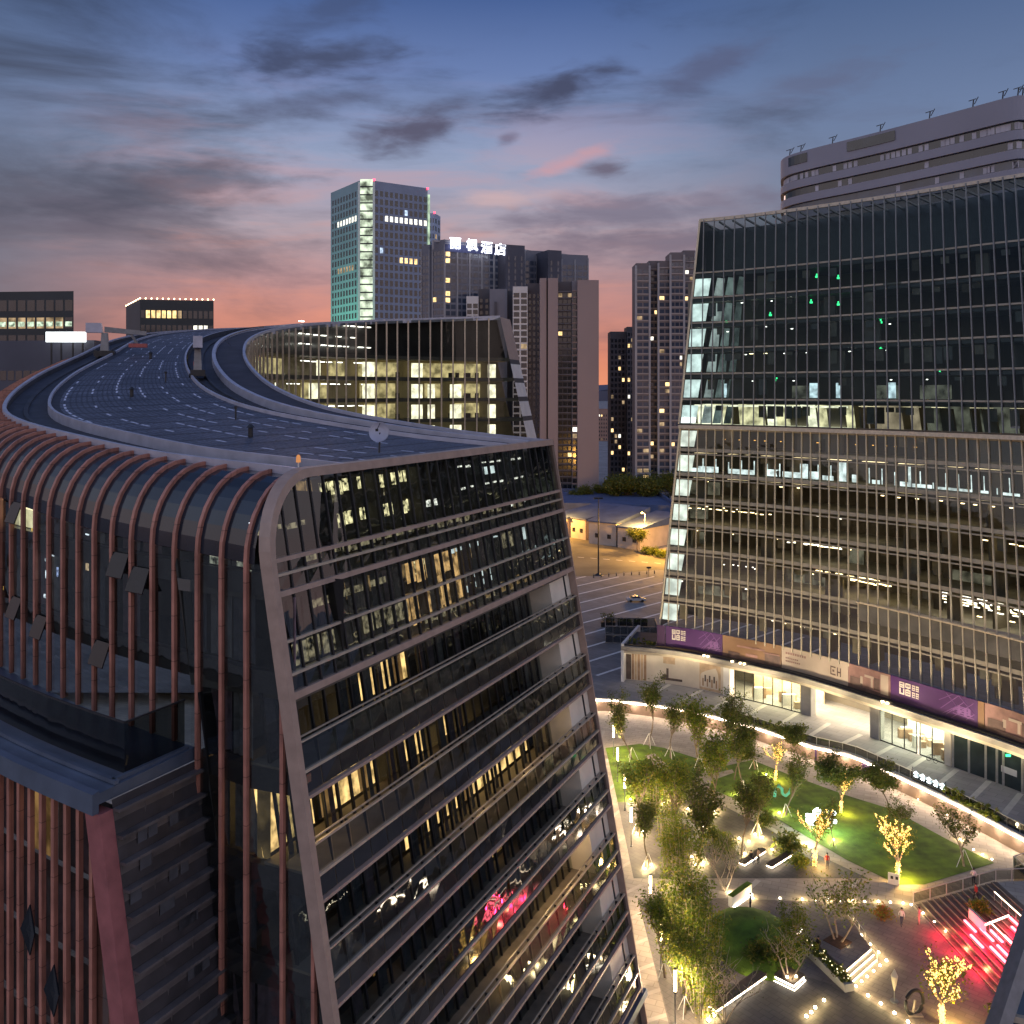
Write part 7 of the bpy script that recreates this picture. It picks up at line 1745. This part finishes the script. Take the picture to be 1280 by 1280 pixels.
# glowing garden art
gw = emi('white_glow', (.86, 1, .98), 9)
for px, py, lb, n, sc in ((1013, 1036, 'taller white glowing cluster sculpture on the lawn', 9, 1.0), (1036, 1036, 'lower white glowing cluster sculpture beside the taller one', 7, .85)):
    p = gp(px, py); t = thing('glowing_sculpture', lb, 'sculpture', p, 'white glowing sculptures'); rr = random.Random(px); mb = MB(); sm = MB()
    for k in range(n):
        q = p+Vector((rr.uniform(-.9, .9)*sc, rr.uniform(-.6, .6)*sc, rr.uniform(.7, 2.3)*sc)); mb.ball(q, rr.uniform(.22, .42)*sc, 8, 6); sm.tube([p+Vector((rr.uniform(-.3, .3), 0, 0)), q], .04, 5)
    mb.build('glow_ball', gw, t); sm.build('stem', M['white_wall'], t); point('sculpture_glow', p+Vector((0, -.6, 2.2*sc)), 480, (.62, 1, .82), .5)
p = gp(977, 996); t = thing('teal_arch', 'small teal curling arch sculpture on the lawn', 'sculpture', p); mb = MB()
mb.tube([p+Vector((-.9, 0, 0)), p+Vector((-.85, 0, .9)), p+Vector((-.4, 0, 1.45)), p+Vector((.05, 0, 1.0)), p+Vector((.1, 0, .4)), p+Vector((.5, 0, .12)), p+Vector((.95, 0, .5)), p+Vector((1.05, 0, 1.1))], [.2, .22, .24, .22, .2, .2, .18, .1], 8); mb.build('arch', mat('teal_paint', (.12, .55, .42), .5, 0, .1, 1), t, smooth=True)
p = gp(1143, 1268); t = thing('ring_sculpture', 'dark standing ring sculpture near the orange lit tree', 'sculpture', p); mb = MB()
rg = [p+Vector((.85*math.cos(a), .3*math.cos(a), 1.02+1.0*math.sin(a))) for a in [2*math.pi*k/24 for k in range(25)]]; mb.tube(rg, .15, 8, cap=False); mb.build('ring', M['dark_metal'], t, smooth=True)
mb = MB(); mb.box(p+Vector((0, 0, .05)), (1.2, .8, .1)); mb.tube([p+Vector((-.1, 0, .1)), p+Vector((.05, 0, 1.2))], .1, 6); mb.build('foot', M['bar'], t)
p = gp(1118, 1252); t = thing('folded_parasol', 'folded pale parasol standing alone on the taupe plaza', 'parasol', p); mb = MB(); mb.tube([p, p+Vector((0, 0, 2.7))], .035, 6); mb.tube([p, p+Vector((0, 0, .1))], .35, 10); mb.build('pole', M['grey_metal'], t)
mb = MB(); mb.tube([p+Vector((0, 0, .95)), p+Vector((0, 0, 1.4)), p+Vector((0, 0, 2.2)), p+Vector((0, 0, 2.75))], [.05, .16, .3, .04], 10); mb.build('canopy', M['beige'], t)
p = gp(1117, 1105); t = thing('notice_box', 'white angular notice box at the near corner of the lawn', 'sign', p); mb = MB(); mb.box(p+Vector((0, 0, .55)), (1.1, .3, 1.1), rad(-25)); mb.build('body', M['white_wall'], t); mb = Many()
for s in (-.22, .22): mb.box(p+Vector((s, -.17-s*.47*-1*.0-.02+s*-.45, .75)), (.26, .04, .3), rad(-25))
mb.build('opening', M['dark_metal'], t)
p = LP(lu(1160), 2, .9); t = thing('glowing_sign', 'white glowing sign letters standing on the walkway rim', 'sign', p); mb = MB()
a, b_ = LP(lu(1139), 2.3, .25), LP(lu(1180), 2.3, .25); mb.beam(a, b_, .12, .3); mb.beam(a, a+Vector((0, 0, 1.5)), .08, .08, up=(0, 1, 0)); mb.beam(b_, b_+Vector((0, 0, 1.5)), .08, .08, up=(0, 1, 0)); mb.build('frame', M['dark_metal'], t)
for k in range(5):
    q = a.lerp(b_, .1+.2*k)+Vector((0, 0, .35)); mb = MB(); d = (b_-a).normalized()
    mb.beam(q-d*.25+Vector((0, 0, .1)), q+d*.3+Vector((0, 0, .1)), .1, .14); mb.beam(q+d*.02, q+d*.02+Vector((0, 0, .75)), .16, .1, up=(0, 1, 0)); mb.beam(q-d*.3+Vector((0, 0, .45)), q+d*.28+Vector((0, 0, .6)), .1, .13)
    if k % 2: mb.beam(q+d*.25, q+d*.1+Vector((0, 0, .8)), .12, .1, up=(0, 1, 0))
    mb.build('letter', emi('letter_glow', (.82, .95, 1), 5), t)

# ================================================================ people
SK = mat('skin', (.45, .27, .19), .6, 0, .05, 3); HR = mat('hair_black', (.012, .011, .011), .5, 0, .2, 4)
CLO = {n: mat('cloth_'+n, c, .85, 0, .12, 5) for n, c in dict(white=(.7, .68, .66), black=(.018, .018, .022), red=(.45, .04, .04), orange=(.55, .16, .04), navy=(.03, .04, .09), grey=(.2, .2, .21), pink=(.55, .26, .28), tan=(.4, .3, .2)).items()}
def person(label, pos, face, top, bot, pose='stand', skirt=False):
    t = thing('person', label, 'person', pos)
    V = []; E = []; Rr = []; 
    def v(x, y, z, r, par=None):
        V.append((x, y, z)); Rr.append(r)
        if par is not None: E.append((par, len(V)-1))
        return len(V)-1
    sit = pose == 'sit'; hz = .52 if sit else .92
    pel = v(0, 0, hz, .14); wai = v(0, .01, hz+.16, .125, pel); ch = v(0, .0, hz+.36, .15, wai); nk0 = v(0, 0, hz+.5, .09, ch); nk = v(0, .01, hz+.58, .052, nk0); hd = v(0, .03, hz+.68, .085, nk); v(0, .03, hz+.79, .07, hd)
    stp = .16 if pose == 'walk' else .0
    for s in (-1, 1):
        hp = v(.09*s, 0, hz-.06, .095, pel)
        if sit: kn = v(.12*s, .42, hz-.02, .065, hp); an = v(.12*s, .46, .08, .042, kn)
        else: kn = v(.1*s, .03+stp*s*.8, hz*.52, .065, hp); an = v(.1*s, stp*s*1.5-.02, .08, .042, kn)
        v(.11*s, V[an][1]+.17, .045, .035, an)
        sh_ = v(.17*s, 0, hz+.45, .07, nk0); el_ = v(.24*s, -.04-(.1*s*(stp > 0)), hz+.2, .045, sh_)
        wr = v(.22*s, (.22 if sit else .08-stp*s), hz+.02 if not sit else hz+.08, .032, el_); ha = v(.21*s, V[wr][1]+.06, V[wr][2]-.08, .036, wr)
        for q in range(4): v(.18*s+q*.02*s, V[ha][1]+.03, V[ha][2]-.08+.006*abs(q-1), .011, ha)
        v(.16*s, V[ha][1]+.05, V[ha][2]-.03, .012, ha)
    me = bpy.data.meshes.new('body'); me.from_pydata(V, E, []); o = bpy.data.objects.new('body', me); COL.objects.link(o)
    m = o.modifiers.new('s', 'SKIN'); 
    for q, r in zip(me.skin_vertices[0].data, Rr): q.radius = (r, r)
    me.skin_vertices[0].data[0].use_root = True
    s2 = o.modifiers.new('d', 'SUBSURF'); s2.levels = 1; s2.render_levels = 1
    bpy.context.view_layer.update(); nm = bpy.data.meshes.new_from_object(o.evaluated_get(bpy.context.evaluated_depsgraph_get())); bpy.data.objects.remove(o)
    for q in (SK, CLO[top], CLO[bot], CLO['black']): nm.materials.append(q)
    for f in nm.polygons:
        z = f.center.z; x = abs(f.center.x)
        f.material_index = 0 if z > hz+.55 or (x > .17 and z < hz+.06 and not (sit and f.center.y > .3 and z < hz-.05)) else 3 if z < .09 else 2 if z < hz+.04 else 1
        f.use_smooth = True
    b = bpy.data.objects.new('body', nm); COL.objects.link(b); b.parent = t
    mb = MB(); mb.ball((0, .005, hz+.765), .105, 10, 7, 0, (1, 1.05, .95)); mb.ball((0, -.04, hz+.70), .085, 8, 6, 0, (1.05, .8, 1.1)); h = mb.build('hair', HR); h.parent = t
    mb = MB(); mb.ball((0, .128, hz+.70), .018, 6, 4); mb.ball((.035, .113, hz+.735), .012, 6, 4, 1); mb.ball((-.035, .113, hz+.735), .012, 6, 4, 1); mb.ball((.092, .03, hz+.71), .025, 6, 4); mb.ball((-.092, .03, hz+.71), .025, 6, 4); mb.box((0, .118, hz+.655), (.045, .01, .01), 0, 2); fc = mb.build('face', [SK, HR, CLO['red']]); fc.parent = t
    t.rotation_euler = (0, 0, face); return t
person('person in a white top walking up the seating steps', step_pt(1217, 1106), 1.2-math.pi/2, 'white', 'black', 'walk')
person('person in a red jacket below the white topped one on the steps', step_pt(1220, 1126), 1.9, 'red', 'black', 'walk')
person('person in a white top and dark trousers on the taupe plaza', gp(1127, 1157), 3.0, 'white', 'navy', 'walk')
person('person in pink clothes at the foot of the red steps', gp(1149, 1156), 1.0, 'pink', 'pink')
person('person in black seated at the end of the planter hedge', gp(1023, 1190)+Vector((0, 0, .15)), 2.2, 'black', 'black', 'sit')
person('person in an orange jacket and white trousers on the cross path', gp(860, 1120), 2.6, 'orange', 'white', 'walk')
person('person in dark clothes seated on the left LED bench', gp(939, 1078)+Vector((0, 0, .02)), 3.6, 'black', 'navy', 'sit')
person('person in tan top standing in front of the left LED bench', gp(948, 1080), .6, 'tan', 'black')
person('person in a red top behind the fairy light tree by the cross path', gp(1034, 1086), 2.9, 'red', 'grey')
person('person in grey beside the white lit low wall', gp(938, 1138), 1.2, 'grey', 'black')
bk = thing('bicycle', 'small bicycle parked by the bright white shop doors', 'bicycle', PP(pu(1170), 2, -.9)); p = PP(pu(1170), 2, -.9); d = PD.tan(pu(1170))
for s in (-.52, .52):
    mb = MB(); c = p+d*s+Vector((0, 0, .34)); mb.tube([c+d*.32*math.cos(a)+Vector((0, 0, .32*math.sin(a))) for a in [2*math.pi*k/16 for k in range(17)]], .03, 6, cap=False); mb.build('wheel', M['dark_metal'], bk)
mb = MB(); w = [p+d*-.52+Vector((0, 0, .34)), p+d*-.18+Vector((0, 0, .85)), p+d*.38+Vector((0, 0, .88)), p+d*.52+Vector((0, 0, .34)), p+d*-.05+Vector((0, 0, .32))]
for a, b_ in ((0, 1), (1, 2), (2, 3), (1, 4), (4, 2), (0, 4)): mb.tube([w[a], w[b_]], .022, 5)
mb.build('frame', M['grey_metal'], bk); mb = MB(); mb.tube([w[2]+Vector((.0, 0, .18))+Vector((-d.y, d.x, 0))*.28, w[2]+Vector((0, 0, .18))-Vector((-d.y, d.x, 0))*.28], .02, 5); mb.tube([w[2], w[2]+Vector((0, 0, .18))], .02, 5); mb.build('handlebar', M['dark_metal'], bk); mb = MB(); mb.box(w[1]+Vector((0, 0, .1)), (.28, .14, .08)); mb.build('saddle', M['dark_metal'], bk)

# ================================================================ the square beyond: striped paving, road, lamps, car, entrance
def g2(px, py): return gp(px, py, 2.0)
mb = MB(); mb.poly([g2(*q)+Vector((0, 0, .012)) for q in reversed(((600, 672), (720, 664), (835, 688), (900, 700), (900, 722), (822, 712), (745, 720), (600, 722)))]); mb.build('road', mat('asphalt_road', (.15, .135, .10), .8, 0, .45, .07, .2, fine=2), kind='structure')
mb = MB()
a0, d0 = g2(723, 754), (g2(822, 730)-g2(723, 754)).normalized(); s0 = d0.cross(Vector((0, 0, 1)))
for k in range(-9, 10):
    c = a0+s0*6.6*k; mb = MB(); L0, L1 = -60, 60; e = s0*.32; zz_ = Vector((0, 0, .006))
    def clip(f): q = c+d0*f; return 166 < q.y < 256 and -5 < q.x < 60
    fs = [f for f in range(-70, 90) if clip(f)]
    if len(fs) > 2: a, b_ = c+d0*fs[0], c+d0*fs[-1]; mb.poly([a-e+zz_, b_-e+zz_, b_+e+zz_, a+e+zz_]); mb.build('pavement_band', mat('band_white', (.8, .78, .74), .8, 0, .1, 1), None, 'structure')
mb = MB(); kb = [g2(*q) for q in ((640, 676), (705, 669), (740, 674), (790, 684), (835, 692), (900, 706))]
for a, b_ in zip(kb, kb[1:]): mb.beam(a+Vector((0, 0, .07)), b_+Vector((0, 0, .07)), .5, .16)
mb.build('kerb', M['concrete'], kind='structure')
ol = emi('sodium_glow', (1, .55, .12), 30, False)
for px, py, h, lb in ((806, 686, 11.4, 'street lamp with an orange glow in front of the last site shed'), (692, 672, 11, 'assumed street lamp with an orange glow, unseen behind the left building'), (846, 700, 11, 'assumed street lamp with an orange glow, unseen behind the glass tower')):  # first lamp is visible; the two hidden ones are assumed, added for orange light
    p = g2(px, py); t = thing('street_lamp', lb, 'street lamp', p, 'orange street lamps'); mb = MB(); mb.tube([p, p+Vector((0, 0, h))], [.16, .09], 8); mb.tube([p+Vector((0, 0, h)), p+Vector((-.9, -.9, h+.25))], .06, 6); mb.build('post', M['grey_metal'], t)
    mb = MB(); mb.ball(p+Vector((-1.0, -1.0, h+.2)), .38, 8, 5, 0, (1, 1, .6)); mb.build('lamp', ol, t); point('sodium_light', p+Vector((-1, -1.2, h-.4)), 30000, (1, .50, .10), .4, t)
p = g2(748, 719); t = thing('light_mast', 'tall thin unlit mast rising from the striped square', 'mast', p); mb = MB(); mb.tube([p, p+Vector((0, 0, 21))], [.22, .1], 8); mb.tube([p, p+Vector((0, 0, .6))], [1.2, .3], 8); mb.build('post', M['dark_metal'], t); mb = MB(); mb.box(p+Vector((0, 0, 21)), (2.4, .5, .4)); mb.build('lamp_head', M['dark_metal'], t)
p = g2(811, 721); t = thing('sign_post', 'small dark sign on a post at the road edge', 'sign', p); mb = MB(); mb.tube([p, p+Vector((0, 0, 2.4))], .06, 6); mb.build('post', M['dark_metal'], t); mb = MB(); mb.box(p+Vector((0, 0, 2.5)), (1.2, .15, .45)); mb.build('panel', M['dark_metal'], t)
def car(label, p, rz, col, group=None):
    t = thing('car', label, 'car', p, group); ca, sa = math.cos(rz), math.sin(rz); X = lambda a, b, z: p+Vector((a*ca-b*sa, a*sa+b*ca, z))
    prof = [(-2.2, .35), (-2.25, .75), (-2.1, .95), (-1.5, 1.0), (-.95, 1.42), (.55, 1.45), (1.15, 1.0), (2.05, .85), (2.25, .65), (2.2, .35)]
    mb = MB(); mb.hexa([X(a, -.88, z) for a, z in prof], [X(a, .88, z) for a, z in prof]); mb.build('body', col, t)
    mb = MB()
    for s in (-.89, .89): mb.poly([X(-1.25, s, 1.02), X(.95, s, 1.02), X(.5, s, 1.38), X(-.9, s, 1.36)])
    mb.poly([X(.62, -.8, 1.43), X(1.12, -.8, 1.04), X(1.12, .8, 1.04), X(.62, .8, 1.43)]); mb.poly([X(-1.02, -.8, 1.41), X(-1.46, -.8, 1.04), X(-1.46, .8, 1.04), X(-1.02, .8, 1.41)])
    mb = mb if mb.f else mb; mb.v = [tuple(Vector(q)+Vector((0, 0, .012))) for q in mb.v]; mb.build('window', M['win_dark'], t)
    for a in (-1.4, 1.4):
        for s in (-.85, .85): mb = MB(); mb.tube([X(a, s-.1, .33), X(a, s+.1, .33)], .33, 12); mb.build('wheel', M['dark_metal'], t)
    for s in (-.6, .6): mb = MB(); mb.box(X(2.22, s, .68), (.08, .35, .16), rz); mb.build('headlight', M['pale_metal'], t)
    return t
car('pale car parked alone on the striped square', g2(795, 752), .05, mat('car_pale', (.55, .55, .58), .25, .3, .05, 1))
for k, (px, py, cn, cc) in enumerate(((722, 668.5, 'red', (.3, .03, .03)), (735, 671, 'silver', (.5, .5, .52)), (750, 674.5, 'blue', (.04, .07, .2)), (812, 690.5, 'black', (.015, .015, .018)))):
    car(cn+' car parked at the far kerb, '+('left of' if k < 3 else 'right of')+' the row before the sheds', g2(px, py+2.5), .25, mat('car_'+cn, cc, .25, .3, .05, 1))
for k in range(9):
    p = g2(742+k*9.5, 722-.6*k); t = thing('bollard', 'short dark bollard along the road edge, %s from the left' % ORD[k], 'bollard', p, 'bollards along the road edge'); mb = MB(); mb.tube([p, p+Vector((0, 0, 1.0))], [.14, .12], 8); mb.build('post', M['dark_metal'], t); mb = MB(); mb.tube([p+Vector((0, 0, .8)), p+Vector((0, 0, .92))], .135, 8); mb.build('band', M['white_wall'], t)
mb = MB()
for k in range(10):
    a = g2(690+k*16, 694+k*1.2)+Vector((0, 0, .02)); b_ = g2(698+k*16, 694.8+k*1.2)+Vector((0, 0, .02)); n_ = Vector((0, .25, 0)); mb.poly([a-n_, b_-n_, b_+n_, a+n_])
mb.build('lane_marking', M['white_wall'], kind='structure')
car('dark car parked at the kerb before the wide shed', g2(768, 679), .3, mat('car_dark', (.04, .045, .05), .25, .3, .05, 1)); car('white car parked at the kerb beside the dark one', g2(779, 682), .3, mat('car_white', (.6, .6, .58), .25, .2, .05, 1)); car('grey car parked at the kerb nearest the street lamp', g2(791, 684.5), .3, mat('car_grey', (.2, .2, .2), .25, .3, .05, 1))
t = thing('glass_stair_entrance', 'square glass walled stair entrance on the striped pavement', 'entrance', g2(788, 800)); c = g2(757, 804); w_ = Vector((10.2, -.8, 0)); d_ = Vector((.6, 7, 0)); zt_ = 3.4
q4 = [c, c+w_, c+w_+d_, c+d_]
mb = MB(); mb.poly([V3(q, 2.03) for q in q4]); mb.build('stair_well', M['gutter'], t)
for a, b_ in zip(q4, q4[1:]+q4[:1]):
    mb = MB(); mb.poly([V3(a, 2.1), V3(b_, 2.1), V3(b_, 2+zt_), V3(a, 2+zt_)]); mb.build('glass_panel', M['rail_glass'], t); mb = MB()
    for z in (2.1, 3.7, 5.4): mb.beam(V3(a, z), V3(b_, z), .1, .16)
    n = 7
    for k in range(n): r_ = a.lerp(b_, k/n); mb.beam(V3(r_, 2), V3(r_, 5.4), .08, .08, up=(0, 1, 0))
    mb.build('frame', M['grey_metal'], t)
for k, (px, lb) in enumerate(((760, 'left'), (781, 'middle'), (800, 'right'))):
    p = g2(px, 783); t2 = thing('plant_box', 'dark planter box behind the glass stair entrance, the %s one' % lb, 'planter', p, 'planter boxes by the stair entrance'); mb = MB(); mb.box(p+Vector((0, 0, .5)), (3.0, 1.2, 1.0)); mb.build('box', M['dark_metal'], t2)
    rr = random.Random(k); leaves(rr, [p+Vector((rr.uniform(-1.3, 1.3), rr.uniform(-.4, .4), rr.uniform(1, 2.6 if k == 0 else 1.5))) for _ in range(40)], 400, .2, .2).build('plants', LEAFD, t2)
# trees in the gap and shrubs by the sheds
for k, (px, D, s, kd, lb) in enumerate([(752, 405, .9, 'far1', 'leftmost, at the foot of the blank wall'), (764, 398, 1.0, 'far2', 'second from the left'), (776, 404, 1.15, 'far1', 'third from the left'), (787, 396, 1.05, 'far2', 'in the middle of the gap'), (798, 402, 1.2, 'far1', 'right of the middle'), (810, 396, 1.0, 'far2', 'below the brown tower'), (822, 402, 1.1, 'far1', 'second from the right'), (836, 398, 1.1, 'far2', 'nearest the glass tower'), (735, 402, .7, 'far2', 'low one before the pink tower'), (715, 400, .7, 'far1', 'lowest one at the left building')]):
    place(kd, V3(xy(px, D), 2), s, k*1.3, 'dark tree in the gap between the towers, '+lb, 'dark trees in the gap')
place('far1' , g2(797, 690), .62, .4, 'small tree lit yellow by the street lamp')
for px, py, s, lb in ((779, 676, 2.0, 'left'), (789, 683, 2.0, 'second'), (808, 692, 2.2, 'third'), (818, 694, 2.4, 'fourth'), (828, 697, 2.4, 'right')): place('shrub2', g2(px, py), s, px, 'roadside shrub under the orange lamp, the %s one' % lb, 'roadside shrubs')

# invented fill lamps on the walkway rim stand in for the plaza's ambient light
for k, px in enumerate((850, 930, 1010, 1090, 1170, 1250)):
    p = LP(lu(px), 2.6, 1.2); l = bpy.data.lights.new('facade_fill', 'SPOT'); l.energy = 10500; l.color = (1, .80, .52); l.spot_size = rad(95); l.spot_blend = .8; l.shadow_soft_size = .3
    t = thing('fill_lamp', 'small added fill lamp on the walkway rim aimed at the tower, '+ORD[k]+' from the left', 'fill_lamp', p, 'added fill lamps on the walkway rim'); mb = MB(); mb.box(p+Vector((0, 0, -.1)), (.4, .3, .25)); mb.tube([p+Vector((0, 0, -.5)), p+Vector((0, 0, -.2))], .05, 6); mb.build('lamp_body', M['dark_metal'], t)
    o = bpy.data.objects.new('facade_fill', l); COL.objects.link(o); o.location = p+Vector((0, .3, .1)); tg = TP(_bis(px, 30, 0, 0, UMAX), 27); o.rotation_euler = (tg-o.location).to_track_quat('-Z', 'Y').to_euler()
# ================================================================ the sister building cut by the bottom right corner
nb = thing('neighbour_building', 'edge of a leaning glass building with a grey frame at the bottom right corner', 'office building', (40, 48, 0))
def NP_(px, py, D): return at(px, py, D)
f0, f1 = at(1242, 1300, 52), at(1291, 1150, 55)
mb = MB(); mb.beam(f0-(f1-f0)*2.5, f1+(f1-f0)*1.2, .75, 1.0, up=(0, 1, 0)); mb.build('corner_frame', M['grey_metal'], nb)
e = Vector((.55, .05, 0)); mb = MB(); s_, q_ = f0-(f1-f0)*2.5+e, f1+(f1-f0)*1.2+e; w_ = Vector((14, -6, 0)); mb.poly([s_, s_+w_, q_+w_, q_]); mb.build('window_band', M['glass_dark'], nb)
mb = MB(); w2 = Vector((1.5, 2.5, 0)); mb.poly([s_+w2, s_+w_+w2, q_+w_+w2, q_+w2]); mb.build('interior_wall', M['inner_dark'], nb)
for k in range(8):
    a = s_.lerp(q_, k/7)-Vector((0, .1, 0)); mb = MB(); mb.beam(a, a+w_, .3, .35); mb.build('transom', M['bar'], nb)
for o in list(bpy.data.objects):     # garden shrub prototypes that were never placed
    if o.parent is None and o.type == 'EMPTY' and o.get('category') and not o.get('label'):
        for c_ in list(o.children): bpy.data.objects.remove(c_)
        bpy.data.objects.remove(o)
